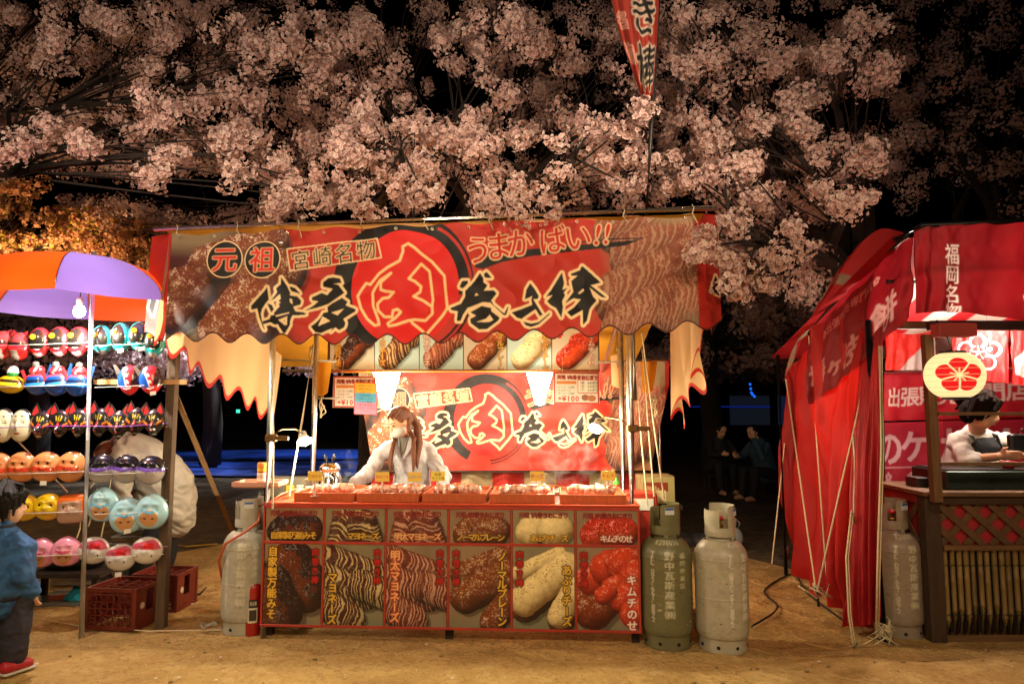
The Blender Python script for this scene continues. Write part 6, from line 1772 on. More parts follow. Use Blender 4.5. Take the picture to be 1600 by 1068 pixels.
MB().box(p + V(.03, -.0, .012), (.62, .30, .012), rz=.05).build('x', mat('clear_sheet', h('6a6458'), .3)); o = bpy.data.objects['x']; o.name = 'plastic_sheet'; o.data.transform(Matrix.Translation(-p)); o.location = p; tag(o, 'grey plastic sheet on the ground under the carton and the turquoise cloth', 'sheet')
# turquoise crumpled cloth
p = G(118, 940); n = 26
xx, yy = np.meshgrid(np.linspace(-1, 1, n), np.linspace(-1, 1, n)); rr2 = np.hypot(xx, yy)
zz = np.clip(1 - rr2 ** 2, 0, 1) * .075 * (.5 + vnoise((n, n), (5, 5), 7)) + .02
link_mesh('crumpled_cloth', grid_mesh('c', np.stack([p.x + xx * .12, p.y + .04 + yy * .09, zz], -1), None, rr2 < 1.02), mat('turquoise_cloth', h('1a90a8'), .7, bump=.4, bscale=20), None, p, True)
tag(bpy.data.objects['crumpled_cloth'], 'crumpled turquoise cloth lying in front of the clear bin', 'cloth')
# dark bag behind
p = P(112, 850, 5.5); p = V(p.x, 5.5, 0)
b = MB(); b.ball(p + V(0, 0, .34), (.26, .17, .10), 18); b.ball(p + V(.1, .02, .32), (.16, .14, .11), 14); b.ball(p + V(-.12, 0, .33), (.15, .13, .08), 14)
o = remesh('sports_bag', b, .02, 2, mat('black_bag', h('141212'), .5, bump=.5, bscale=8), None, p); tag(o, 'black bag with orange stripes on a low table behind the yellow masks', 'bag')
for k in range(3): MB().tube([p + V(-.2 + .06 * k, -.12, .38 - .01 * k), p + V(-.05 + .06 * k, -.155, .41), p + V(.05 + .05 * k, -.14, .405)], .008, 6).build('orange_stripe', mat('bag_orange', h('b84a1c'), .6), o, smooth=True)
lt = thing('low_table', 'low dark table carrying the black bag behind the masks', 'table', p)
MB().box(p + V(0, 0, .235), (.7, .4, .03)).build('table_top', darkw, lt)
for dx in (-.3, .3):
    for dy in (-.16, .16): MB().box(p + V(dx, dy, .11), (.04, .04, .22)).build('leg', darkw, lt)
# cord lying on the ground, a coil and twigs
pts = [G(30, 967) + V(0, 0, .028), G(120, 983) + V(0, 0, .028), G(230, 992) + V(0, 0, .028), G(345, 990) + V(0, 0, .028)]
tag(MB().tube(pts, .004, 5).build('ground_cord', ropem, None, pts[0]), 'thin pale cord lying on the path in front of the crates', 'cord')
p = G(326, 990) + V(0, 0, .03)
tag(MB().tube([p + V(.05 * math.cos(a * .6), .03 * math.sin(a * .6), .01 + .03 * abs(math.sin(a * .9))) for a in range(16)], .006, 6).build('cord_coil', mat('grey_cord', h('8a8070'), .7), None, p, True), 'small coil of cord lying left of the gas cylinder', 'cord')
p = G(285, 935)
m = MB(); m.tube([p + V(-.22, .1, .02), p + V(0, 0, .03), p + V(.16, -.05, .05), p + V(.2, -.03, .10)], [.012, .011, .008, .004], 6); m.tube([p + V(.05, -.02, .035), p + V(.12, .08, .09)], [.007, .003], 5)
tag(m.build('fallen_twig', mat('bark_dark', h('2c2018'), .9), None, p), 'dark twig lying on the ground behind the rack post', 'twig')
p = G(300, 858)
tag(MB().tube([G(245, 850) + V(0, 0, .02), G(290, 856) + V(0, 0, .02), G(340, 852) + V(0, 0, .02)], .008, 6).build('yellow_rope', mat('yellow_rope', h('b08a1c'), .8), None, G(245, 850)), 'yellow rope lying on the grass edge behind the rack', 'rope')

# ================================================================== RIGHT STALL
redcloth = mat('red_cloth', h('ac1008'), .7, transl=.42, noise=.12, nscale=4, bump=.3, bscale=5)
redprint = mat('red_printed_cloth', rough=.65, vcol=True, transl=.40, bump=.15, bscale=7)
blackpole = mat('black_pole', h('141312'), .35, .3)
woodl = mat('stall_wood', h('6a4a2c'), .7, noise=.4, nscale=7, stretch=(5, 5, .7), bump=.3, bscale=25)
woodh = mat('stall_wood_level', h('6a4a2c'), .7, noise=.4, nscale=7, stretch=(.7, 5, 5), bump=.3, bscale=25)
s2 = thing('festival_stall', 'wooden stall frame with black pole, beam and rails on the right, hung with red cloth', 'stall', (P(1381, 900, 4.36).x, 4.36, 0))
bp0 = G(1382, 1004); BPX, BPY = bp0.x, bp0.y
MB().tube([(BPX, BPY, 0), (BPX - .004, BPY, 1.0), (BPX, BPY, P(1381, 500, BPY).z)], .020, 10).build('pole', blackpole, s2, smooth=True)
RT = [P(1264, 521, 5.62), P(1310, 466, 5.16), P(1362, 412, 4.66), P(1418, 366, 4.24)]
MB().tube(RT, .017, 8).build('slanting_rail', blackpole, s2, smooth=True)
MB().tube([P(1398, 375, 4.26), P(1440, 352, 4.24), P(1520, 349, 4.2), P(1680, 341, 4.16)], .019, 10).build('front_rail', blackpole, s2, smooth=True)
MB().tube([P(1385, 440, 4.35), P(1440, 440, 4.33), P(1700, 440, 4.3)], .014, 8).build('cross_bar', blackpole, s2, smooth=True)
a_ = P(1454, 508, 4.36); b_ = P(1700, 512, 4.36)
MB().box(((a_.x + b_.x) / 2, 4.38, a_.z), (b_.x - a_.x, .05, .06)).build('beam', mat('dark_beam', h('2a1a10'), .6, noise=.3, nscale=9), s2)
a_ = P(1387, 508, 4.5); MB().box((P(1422, 508, 4.5).x, 4.5, a_.z), (.30, .04, .05)).build('beam_end', woodh, s2)
q_ = P(1490, 516, 4.30); MB().box(q_, (.24, .10, .085), bev=.006).build('red_block', mat('red_wood', h('8a2a20'), .6), s2)
px0 = P(1463, 700, 4.36); MB().box((px0.x, 4.39, 1.44), (.055, .05, 1.06)).build('window_post', woodl, s2)
for v in (646, 724):
    z = P(1550, v, 4.37).z; MB().box((px0.x + .55, 4.36, z), (1.06, .03, .020)).build('window_rail', woodh, s2)
zA = P(1550, 644, 4.37).z; zB = P(1550, 726, 4.37).z
MB().box((px0.x + .56, 4.372, (zA + zB) / 2), (1.0, .004, zA - zB - .034)).build('window_pane', glassmat('acrylic', (.97, .97, .97), .10), s2)
for x_, y_ in ((2.46, 6.3), (4.6, 6.3), (4.6, 4.4)): MB().tube([(x_, y_, 0), (x_, y_, 2.0)], .018, 8).build('pole', blackpole, s2, smooth=True)
# roof of red and white cloth
nv, nu = 30, 60
tv = np.linspace(0, 1, nv)[:, None]; tu = np.linspace(0, 1, nu)[None]
c = Canvas(100, 50, 1.2, h('b81820'))
for k_ in range(1, 6): c.rect(k_ * 18, 0, k_ * 18 + 9, 60, h('c8bfb4'))
a = c.X / 100; b = c.Y / 50
X = 2.42 + a * 2.4; Yr = 4.28 + b * 2.1; Zr = 2.58 - b * .62 - .05 * np.sin(a * 12) ** 2 * np.sin(b * 3)
link_mesh('roof_cloth', grid_mesh('roof', np.stack([X, Yr, Zr], -1), c.a), redprint, s2, smooth=True)


def hang(name, ctrl, nu, nv, label, material=None, canvas=None, wr=.02, seed=1, cat='curtain', parent=None, ax=(0, 1, 0)):
    if canvas is not None: nv, nu = canvas.H, canvas.W
    g = interp_ctrl(ctrl, nu, nv)
    n = vnoise((nv, nu), (3, 7), seed, 3) - .5
    uu_ = np.linspace(0, 1, nu)[None]; vv_ = np.linspace(0, 1, nv)[:, None]
    g = g + (n * 2 * wr + wr * .5 * np.sin(uu_ * 30 + seed + vv_ * 2.5) * (.3 + vv_))[..., None] * np.array(ax)
    o = link_mesh(name, grid_mesh(name, g, None if canvas is None else canvas.a), material or redprint, parent, None if parent else ctrl[0][0], True)
    if label: tag(o, label, cat)
    return o


WHT = h('e8d8d0'); DR = h('7e0d17')
# front valance
c = Canvas(212, 136, 1.6, DR)
c.a *= (.85 + .3 * vnoise((c.H, c.W), (3, 5), 6))[..., None]
c.text('福岡名物', 93, 46, 29, WHT, None, 0, .6, vertical=True, step=.97)
c.polys([[(176, 100), (192, 72), (196, 44), (204, 46), (203, 72), (213, 78), (213, 132), (206, 130), (203, 104), (192, 112), (180, 110)]], WHT)
hang('front_valance', [[P(1428, 356, 4.24), P(1500, 351, 4.2), P(1640, 344, 4.16)], [P(1430, 425, 4.22), P(1500, 422, 4.17), P(1640, 420, 4.13)], [P(1434, 489, 4.22), P(1500, 488, 4.18), P(1640, 506, 4.12)]], 0, 0,
     'dark red valance with white vertical characters hanging from the front rail of the right stall', canvas=c, wr=.02, seed=5, cat='banner')
# side banner with writing
c = Canvas(230, 128, 1.6, h('7e0f19'))
c.a *= (.85 + .3 * vnoise((c.H, c.W), (3, 6), 8))[..., None]
for i, ch_ in enumerate('出張販売専門店'): c.text(ch_, 60 + i * 13.4, 36 - i * .8, 13.5, h('c07c76'), None, 0, .3)


def plum(c, x, y, r, col, w=None, inner=None):
    for k in range(5):
        a = -math.pi / 2 + k * 2 * math.pi / 5; c.ellipse(x + r * .60 * math.cos(a), y + r * .60 * math.sin(a), r * .41, r * .41, col)
    c.ellipse(x, y, r * .42, r * .42, col)
    if inner is not None:
        for k in range(5):
            a = -math.pi / 2 + k * 2 * math.pi / 5; c.ellipse(x + r * .60 * math.cos(a), y + r * .60 * math.sin(a), r * .29, r * .29, inner)
        c.ellipse(x, y, r * .34, r * .34, inner)
    lc = col if inner is not None else w
    if lc is not None:
        if inner is None:
            for k in range(5):
                a = -math.pi / 2 + (k + .5) * 2 * math.pi / 5; c.line([(x + r * .1 * math.cos(a), y + r * .1 * math.sin(a)), (x + r * .7 * math.cos(a), y + r * .7 * math.sin(a))], r * .07, lc)
        c.ellipse(x, y, r * .11, r * .11, lc)
        for k in range(5):
            a = -math.pi / 2 + k * 2 * math.pi / 5
            c.line([(x, y), (x + r * .36 * math.cos(a), y + r * .36 * math.sin(a))], r * .05, lc)


plum(c, 47, 37, 6, h('c07c76'), h('7e0f19')); plum(c, 155, 31, 6, h('c07c76'), h('7e0f19'))
for ch_, x, y, s_c in (('梅', 30, 84, 38), ('ヶ', 66, 90, 28), ('枝', 104, 92, 38), ('餅', 176, 86, 46)): c.text(ch_, x, y, s_c, h('b88a84'), None, 0, 1.5, rot=-.12)
hang('side_valance', [[P(1264, 520, 5.60), P(1310, 469, 5.12), P(1370, 412, 4.6), P(1424, 369, 4.23)], [P(1262, 575, 5.52), P(1312, 534, 5.05), P(1362, 480, 4.52), P(1424, 430, 4.18)], [P(1266, 632, 5.5), P(1312, 598, 5.06), P(1358, 556, 4.56), P(1424, 490, 4.2)]], 0, 0,
     'dark red side valance with white brush characters slanting down at the right stall corner', canvas=c, wr=.055, seed=9, cat='banner', ax=(.8, .6, 0))
# outer trim of roof cloth in red and cream
c = Canvas(120, 40, 1.2, h('b01a1e'))
for x0, x1 in ((0, 12), (50, 60)): c.polys([[(x0, -2), (x1, -2), (x1 + 8, 44), (x0 + 8, 44)]], h('8e8068'))
hang('roof_trim', [[P(1270, 516, 5.64), P(1312, 462, 5.2), P(1362, 407, 4.7), P(1412, 364, 4.28)], [P(1238, 545, 6.0), P(1282, 470, 5.5), P(1328, 402, 4.95), P(1378, 357, 4.5)], [P(1223, 598, 6.2), P(1262, 512, 5.75), P(1306, 430, 5.15), P(1352, 372, 4.7)]], 0, 0, None, canvas=c, wr=.02, seed=3, parent=s2)
# side wall cloth
hang('side_wall_curtain', [[P(1224, 580, 6.4), P(1268, 530, 5.62), P(1322, 470, 5.0), P(1372, 430, 4.62)], [P(1228, 700, 6.45), P(1268, 690, 5.6), P(1312, 680, 5.0), P(1348, 670, 4.7)], [P(1236, 880, 6.5), P(1276, 924, 5.55), P(1310, 954, 5.0), P(1340, 978, 4.70)]], 90, 90,
     'bright red cloth side wall of the right stall reaching back from the front corner', redcloth, wr=.11, seed=4, ax=(1, .25, 0))
hang('front_flap', [[P(1346, 545, 4.72), P(1366, 520, 4.5), P(1379, 505, 4.40)], [P(1330, 690, 4.72), P(1352, 690, 4.46), P(1376, 690, 4.40)], [P(1325, 850, 4.70), P(1350, 850, 4.5), P(1375, 850, 4.40)], [P(1324, 974, 4.68), P(1350, 978, 4.54), P(1373, 968, 4.42)]], 40, 90,
     'narrow dark red cloth flap hanging beside the black pole of the right stall', mat('dark_red_cloth', h('9a1018'), .6, transl=.2, noise=.15, nscale=4, bump=.4, bscale=6), wr=.045, seed=14, ax=(.7, .7, 0))
# banners at the back
c = Canvas(270, 78, 1.5, h('b8182c')); c.rect(0, 0, 270, 3, h('d8a8a8'))
for i, ch_ in enumerate('出張販売専門店'): c.text(ch_, 26 + i * 30.5, 42 - i * .8, 32, WHT, None, 0, .9)
hang('name_banner', [[P(1382, 580, 5.9), P(1500, 576, 5.9), P(1650, 571, 5.9)], [P(1382, 657, 5.9), P(1500, 654, 5.9), P(1650, 650, 5.9)]], 0, 0, 'red band with large white printed characters across the back of the right stall', canvas=c, wr=.015, seed=7, cat='banner')
c = Canvas(270, 110, 1.4, h('a81a34'))
for ch_, x, y, s_c in (('の', 14, 42, 62), ('ケ', 66, 40, 56), ('梅', 140, 48, 74), ('枝', 215, 48, 70)): c.text(ch_, x, y, s_c, h('dcb4bc'), None, 0, 1.8)
c.line([(0, 74), (270, 72)], 2, h('d8a8b0'))
for k_ in range(6): plum(c, 12 + 48 * k_, 90, 9, h('d8a8b0'), h('a81a34'))
hang('brush_banner', [[P(1382, 660, 5.86), P(1500, 657, 5.86), P(1650, 654, 5.86)], [P(1382, 765, 5.86), P(1500, 763, 5.86), P(1650, 760, 5.86)]], 0, 0, 'pinkish red banner with big pale brush strokes below the white printed band', canvas=c, wr=.012, seed=17, cat='banner')
c = Canvas(90, 100, 1.8, h('c01e20')); plum(c, 44, 52, 33, WHT, None, h('c01e20'))
hang('noren_curtain', [[P(1490, 505, 5.1), P(1530, 504, 5.1), P(1576, 503, 5.1)], [P(1490, 590, 5.12), P(1530, 594, 5.14), P(1578, 598, 5.1)]], 0, 0, 'red split curtain with a white outlined plum blossom crest, upper right', canvas=c, wr=.02, seed=27)
c = Canvas(90, 100, 1.5, h('c01e20')); c.polys([[(8, 60), (30, 44), (44, 50), (36, 66), (48, 74), (28, 88), (12, 84)]], WHT)
hang('noren_curtain', [[P(1581, 503, 5.1), P(1620, 503, 5.1), P(1680, 503, 5.1)], [P(1580, 600, 5.1), P(1620, 602, 5.12), P(1680, 604, 5.1)]], 0, 0, 'red split curtain with the edge of a white mark, at the right picture edge', canvas=c, wr=.02, seed=28)
c = Canvas(80, 70, 1.5, h('c8261c')); c.polys([[(24, 72), (82, 6), (82, 72)]], h('b8b0ac'))
hang('stall_back_cloth', [[P(1383, 508, 5.7), P(1420, 508, 5.7), P(1462, 508, 5.7)], [P(1383, 578, 5.7), P(1420, 578, 5.72), P(1462, 577, 5.7)]], 0, 0, 'red and white cloth corner seen above the printed band, between the pole and the post', canvas=c, wr=.02, seed=29)
hang('stall_back_cloth', [[P(1462, 460, 6.2), P(1560, 460, 6.2), P(1760, 460, 6.2)], [P(1462, 790, 6.2), P(1560, 790, 6.2), P(1760, 790, 6.2)]], 40, 30, 'plain red cloth closing the back of the right stall behind the banners', redcloth, wr=.02, seed=39)
# paper lantern
lc = P(1491, 586, 4.22)
lan = thing('paper_lantern', 'round cream paper lantern with a red plum blossom, glowing in front of the right stall', 'lantern', lc)
c = Canvas(200, 80, 2.0, h('f0dcaa'))
plum(c, 103, 41, 26, h('c4141c'), h('f0dcaa'))
for k_ in range(9): c.line([(0, 4 + 9 * k_), (200, 4 + 9 * k_)], .5, h('cdb27c'))
ph = (c.Y / 80) * 2.36 + .39; th = -math.pi / 2 - .50 + (c.X - 100) / 200 * 2 * math.pi
rx, rz_ = .165, .148
pos = np.stack([lc.x + rx * np.sin(ph) ** .85 * np.cos(th), lc.y + rx * np.sin(ph) ** .85 * np.sin(th), lc.z + rz_ * np.cos(ph)], -1)
lm = mat('lantern_paper', rough=.8, vcol=True, transl=.5)
nt_ = lm.node_tree; bs = nt_.nodes['Principled BSDF']; at_ = [n for n in nt_.nodes if n.type == 'ATTRIBUTE'][0]
nt_.links.new(at_.outputs['Color'], bs.inputs['Emission Color']); bs.inputs['Emission Strength'].default_value = .75
link_mesh('paper_shade', grid_mesh('lan', pos[::-1], c.a[::-1]), lm, lan, smooth=True)
for z_, s_3 in ((.135, 1), (-.135, -1)):
    MB().lathe([(0, z_ - .016 * 1), (.075, z_ - .014), (.077, z_ + .012), (.07, z_ + .014), (0, z_ + .014)], 24, lc).build('lantern_cap', blackm, lan, smooth=False)
MB().tube([lc + V(0, 0, .145), lc + V(.0, .05, .25), V(lc.x, 4.36, P(1494, 500, 4.36).z)], .004, 5).build('hook', blackm, lan)
# counter with lattice and bamboo
g0 = G(1470, 1006); cy0 = g0.y; x0 = g0.x - .05; x1 = x0 + 1.7; zc = P(1480, 768, cy0).z
sc2 = thing('stall_counter', 'dark wooden stall counter with crossed lattice over bamboo canes, on the right', 'counter', (x0 + .6, cy0 + .3, 0))
MB().box((x0 + .05, cy0 + .045, (zc - .03) / 2), (.10, .09, zc - .03), bev=.006).build('corner_post', mat('dark_post', h('3c2818'), .75, noise=.35, nscale=8, stretch=(4, 4, .6), bump=.4, bscale=22), sc2)
MB().box((x0 + .85, cy0 + .30, zc - .012), (1.74, .66, .030), bev=.004).build('counter_top', woodh, sc2)
MB().box((x0 + .9, cy0 + .012, zc - .055), (1.58, .02, .05)).build('top_rail', mat('dark_rail', h('3a2616'), .7, noise=.3, nscale=8), sc2)
zl0 = P(1500, 853, cy0).z; zl1 = zc - .08
MB().box((x0 + .9, cy0 + .06, (zl0 + zl1) / 2), (1.58, .008, zl1 - zl0)).build('red_backing', mat('red_backing', h('a02028'), .7), sc2)
m = MB(); hL = zl1 - zl0; n = 9; sp = .168
for k_ in range(-2, 11):
    for s_4, y_ in ((1, .026), (-1, .036)):
        xa = x0 + .10 + k_ * sp
        pa = V(xa, cy0 + y_, zl1 if s_4 > 0 else zl0); pb = V(xa + hL * 1.08, cy0 + y_, zl0 if s_4 > 0 else zl1)
        if pb.x > x0 + 1.68: continue
        if pa.x < x0 + .10:
            t = (x0 + .10 - pa.x) / (pb.x - pa.x); 
            if t > .9: continue
            pa = pa.lerp(pb, t)
        d_ = (pb - pa); ln_ = d_.length; d_.normalize(); M_ = Matrix((d_, V(0, 1, 0), d_.cross(V(0, 1, 0)))).transposed()
        m.box((pa + pb) / 2, (ln_, .009, .042), M=M_)
m.build('lattice', mat('lattice_wood', h('5c4026'), .75, noise=.4, nscale=9, bump=.3, bscale=25), sc2)
MB().box((x0 + .9, cy0 + .02, zl0 - .012), (1.58, .04, .032), bev=.003).build('middle_rail', woodh, sc2)
MB().box((x0 + .9, cy0 + .05, .025), (1.58, .05, .05)).build('bottom_rail', woodh, sc2)
MB().box((x0 + .9, cy0 + .09, zl0 / 2), (1.58, .008, zl0 - .06)).build('dark_backing', mat('dark_red_backing', h('1c0c0a'), .8), sc2)
m = MB(); g_ = np.random.default_rng(2); m.c = []
for k_ in range(34):
    x = x0 + .135 + k_ * .0455 + g_.normal(0, .002); r_b = .0145 + g_.random() * .003; z_ = .05; cc = h('7c6238') * (.7 + .5 * g_.random()); m.cur = tuple(cc)
    zs = [.05]; rs = [r_b]; nn = .08 + g_.random() * .12
    while zs[-1] < zl0 - .04:
        z2 = min(zs[-1] + nn, zl0 - .03); zs += [z2 - .008, z2, z2 + .006]; rs += [r_b, r_b * 1.16, r_b * .97]; nn = .17 + g_.random() * .06
    m.tube([(x, cy0 + .045, a) for a in zs], rs, 8)
m.build('bamboo_screen', mat('bamboo', rough=.5, vcol=True, noise=.35, nscale=14, stretch=(3, 3, .6)), sc2, smooth=True)
m = MB()
for z_ in (.17, zl0 - .13):
    for k_ in range(34): m.tube([(x0 + .118 + k_ * .0455, cy0 + .027, z_), (x0 + .135 + k_ * .0455, cy0 + .024, z_ + .008), (x0 + .155 + k_ * .0455, cy0 + .027, z_)], .004, 5)
m.build('black_binding', blackm, sc2)
# left side of the counter
m = MB()
for k_ in range(-1, 5):
    for s_4 in (1, -1):
        a_ = V(x0 + .012 + .006 * s_4, cy0 + .1 + k_ * .15, zl1 if s_4 > 0 else zl0); b_ = a_ + V(0, hL, (zl0 - zl1) * s_4)
        if a_.y < cy0 + .08 or b_.y > cy0 + .66: continue
        d_ = (b_ - a_); ln_ = d_.length; d_.normalize(); M_ = Matrix((d_, V(1, 0, 0), d_.cross(V(1, 0, 0)))).transposed(); m.box((a_ + b_) / 2, (ln_, .009, .042), M=M_)
m.build('side_lattice', mat('lattice_wood'), sc2)
m = MB()
m.box((x0 + .02, cy0 + .38, zl0 - .012), (.03, .58, .03)); m.box((x0 + .02, cy0 + .38, zc - .06), (.03, .58, .05)); m.box((x0 + .02, cy0 + .67, zc / 2), (.04, .05, zc - .04))
m.build('side_rail', mat('red_stained_wood', h('7a2a1c'), .6, noise=.3), sc2)
MB().box((x0 + .045, cy0 + .38, zc / 2 - .02), (.006, .56, zc - .06)).build('side_backing', mat('red_backing'), sc2)
# griddle tray behind the window
gt = thing('griddle_box', 'dark steel griddle box standing on the right counter under the window rail', 'griddle', (x0 + .85, cy0 + .25, zc + .004))
MB().box((x0 + .92, cy0 + .27, zc + .066), (1.45, .40, .12), bev=.006).build('steel_body', mat('teal_steel', h('3a4844'), .35, .6, noise=.3, nscale=8), gt)
MB().box((x0 + .92, cy0 + .27, zc + .131), (1.40, .36, .008)).build('hot_plate', blackm, gt)
for (u, v, lb, c_) in ((1437, 752, 'small dark box on the left end of the right counter', '241a18'),):
    p = P(u, v, cy0 + .3); o = MB().box((p.x, p.y, zc + .03), (.12, .14, .055), bev=.005).build('small_box', mat('sbox', h(c_), .5), None, (p.x, p.y, zc)); tag(o, lb, 'box')
    MB().box((p.x, p.y, zc + .062), (.124, .144, .01), bev=.003).build('lid', mat('sbox_lid', h('30201c'), .5), o)
bw = thing('red_bowl', 'small red bowl on the griddle behind the window of the right stall', 'bowl', (P(1572, 728, 4.7).x, 4.68, zc + .136))
MB().lathe([(0, 0), (.03, 0), (.045, .025), (.05, .05), (.046, .05), (.04, .025), (.0, .008)], 20, bw.location).build('bowl_body', mat('bowl_red', h('a8242c'), .25), bw, smooth=True)

# vendor of the right stall
WX, WY = P(1520, 690, 5.15).x, 5.15
v2 = thing('person', 'person in a white shirt and dark apron bending over the griddle, right stall', 'person', (WX, WY, 0))
hc = P(1534, 640, 4.92); fwd = V(.62, -.55, -.36); up = V(.3, -.2, 1)
b = MB(); r_, f_2, u_2, M2 = head_shapes(b, hc, fwd, up, 1.1)
chs = V(WX, WY, 1.20); wst = V(WX - .02, WY + .06, 1.0); hp2 = V(WX - .02, WY + .08, .82)
limb(b, [hc - u_2 * .06 - f_2 * .02, chs + V(.03, -.02, .10)], [.05, .06]); limb(b, [hp2, wst, chs], [.14, .125, .135], n=18)
sR = chs + V(-.15, -.05, .05); sL = chs + V(.16, .0, .05)
e1 = P(1512, 718, 4.95); w1 = P(1560, 712, 4.82); e2 = P(1580, 690, 5.1); w2 = P(1590, 708, 4.86)
arms2 = [(sR, e1, w1), (sL, e2, w2)]
limb(b, [sR, chs + V(0, -.02, .09), sL], [.05, .08, .05])
for s0, e0, w0 in arms2: limb(b, [s0, e0, w0], [.046, .038, .026])
hand(b, w1, V(.9, -.2, .1), V(0, -.3, .9), .6); hand(b, w2, V(.3, -.8, -.2), V(-.8, 0, .3), .6)
for k in (-1, 1): limb(b, [hp2 + V(.09 * k, 0, 0), V(WX + .1 * k, WY + .06, .45), V(WX + .1 * k, WY + .08, .08)], [.095, .065, .045]); limb(b, [V(WX + .1 * k, WY + .09, .045), V(WX + .11 * k, WY - .08, .035)], [.042, .035])
remesh('body', b, .008, 3, skin, v2); face_parts(v2, hc, r_, f_2, u_2, M2, 1.1)
b = MB(); limb(b, [hp2 + V(0, 0, -.05), wst, chs, chs + V(.01, -.02, .07)], [.165, .15, .16, .11], n=22); limb(b, [sR, chs + V(0, -.02, .075), sL], [.066, .09, .066])
for s0, e0, w0 in arms2:
    p_, q_ = fold(s0, e0, 5, .070, .064); limb(b, p_, q_, n=14)
limb(b, [e1, e1.lerp(w1, .25)], [.064, .05])
wrinkle(remesh('white_shirt', b, .010, 2, mat('white_tee', h('d0ccc4'), .8, bump=.4, bscale=10), v2), .012, (9, 9, 9), 6)
b = MB(); limb(b, [hp2 + V(.0, -.03, -.2), hp2 + V(0, -.02, 0), wst + V(.01, -.02, 0), chs + V(.02, -.025, -.04)], [.185, .182, .166, .162], n=22)
ap = remesh('apron', b, .010, 1, mat('dark_apron', h('1e2024'), .8, bump=.3, bscale=12), v2)
m = MB()
for k in (-1, 1): m.tube([chs + V(.07 * k + .03, -.16, -.02), chs + V(.09 * k + .01, -.12, .09), chs + V(.08 * k, .02, .125), chs + V(.05 * k, .13, .02)], .019, 8, flat=.35)
m.build('apron_strap', mat('dark_apron'), ap, smooth=True)
MB().tube([chs + V(-.08, -.158, -.10), chs + V(.05, -.19, -.085), chs + V(.15, -.12, -.07)], .006, 6).build('apron_trim', mat('cream_trim', h('c8b890'), .7), ap, smooth=True)
b = MB(); b.ball(hc + u_2 * .036 - f_2 * .014, (.102, .114, .100), 18, M=M2); b.ball(hc - f_2 * .06 - u_2 * .02, (.096, .075, .11), 14, M=M2); b.ball(hc - f_2 * .135 + u_2 * .03, (.055, .06, .055), 14)
hair_locks(b, hc, r_, f_2, u_2, 1.06, 60, 5, .0, .55)
limb(b, [hc - f_2 * .12 + u_2 * .0, hc - f_2 * .15 - u_2 * .06], [.022, .006])
limb(b, [hc + u_2 * .11, hc + f_2 * .08 + u_2 * .09 + r_ * .04, hc + f_2 * .08 + u_2 * .02 + r_ * .08, hc + f_2 * .05 - u_2 * .05 + r_ * .09], [.03, .022, .014, .004])
limb(b, [hc + u_2 * .11, hc + f_2 * .08 + u_2 * .09 - r_ * .04, hc + f_2 * .08 + u_2 * .02 - r_ * .08], [.03, .022, .008])
remesh('hair', b, .005, 1, mat('dark_brown_hair', h('160c08'), .75, noise=.3, nscale=30, bump=.2, bscale=60), v2)
MATS['dark_brown_hair'].node_tree.nodes['Principled BSDF'].inputs['Specular IOR Level'].default_value = .05
# what the vendor holds
p = P(1592, 694, 4.86)
o = MB().box(p, (.17, .05, .15), bev=.012, rz=.2).build('black_pouch', mat('black_pouch', h('161618'), .5), None, p); tag(o, 'black pan lid held up by the vendor of the right stall', 'lid')
MB().tube([p + V(-.03, -.03, .08), p + V(0, -.04, .11), p + V(.03, -.03, .08)], .007, 6).build('grip', blackm, o, smooth=True)

# guy ropes and pegs of the right stall
for a, b, lb in (((1228, 592, 6.1), (1275, 922, 5.0), 'cream guy rope crossing the red side wall, leftmost of three'), ((1264, 525, 5.55), (1292, 906, 5.3), 'cream guy rope hanging down the middle of the red side wall'),
                 ((1352, 590, 4.6), (1277, 922, 4.98), 'cream guy rope slanting left from the front corner across the red side wall'), ((1226, 692, 6.4), (1206, 880, 6.2), 'pale guy rope standing free left of the red side wall')):
    a_ = P(*a); b_ = P(*b); g__ = a_ + (b_ - a_) * (a_.z / max(1e-3, a_.z - b_.z)) if False else b_
    tag(MB().tube([a_, a_.lerp(b_, .5), b_], .006, 6).build('guy_rope', ropem, None, b_), lb, 'rope')
p = P(1276, 924, 5.0)
pg = thing('tent_peg', 'metal peg with a knotted white rope in the earth beside the red side wall', 'peg', p)
MB().tube([p + V(0, 0, .03), p + V(.01, 0, -.10)], .011, 8).build('peg_shaft', blackm, pg)
m = MB(); g_ = np.random.default_rng(4)
for k_ in range(7): m.tube([p + V(g_.normal(0, .012), g_.normal(0, .012), .01), p + V(g_.normal(0, .06), g_.normal(0, .03), .03 + .03 * g_.random()), p + V(g_.normal(.05, .06), g_.normal(0, .03), -.04)], .005, 5)
m.build('rope_knot', ropem, pg, smooth=True)
for (pts, lb) in ((((1345, 838, 4.6), (1330, 800, 4.55), (1322, 870, 4.52), (1326, 960, 4.5), (1334, 1012, 4.42)), 'frayed cream cord tied to the dark red flap, trailing to the ground'),
                  (((1333, 682, 4.62), (1336, 740, 4.6), (1334, 800, 4.6), (1338, 812, 4.6)), 'short cream cord hanging at the upper edge of the dark red flap'),
                  (((1374, 540, 4.34), (1377, 700, 4.33), (1372, 860, 4.33), (1369, 985, 4.33)), 'long cream cord hanging along the black pole')):
    m = MB(); P_ = [P(*q) for q in pts]; m.tube(P_, .006, 6)
    m.tube([q + V(.012, -.005, 0) for q in P_], .004, 5)
    e = P_[-1]
    for k_ in range(4): m.tube([e, e + V(random.uniform(-.05, .05), random.uniform(-.03, .0), random.uniform(-.02, .07))], .004, 5)
    tag(m.build('loose_cord', ropem, None, P_[-1], True), lb, 'cord')
p = G(1378, 988)
rb = thing('rope_bundle', 'bundle of white rope wound round the foot of the black pole', 'rope', p)
m = MB(); g_ = np.random.default_rng(8)
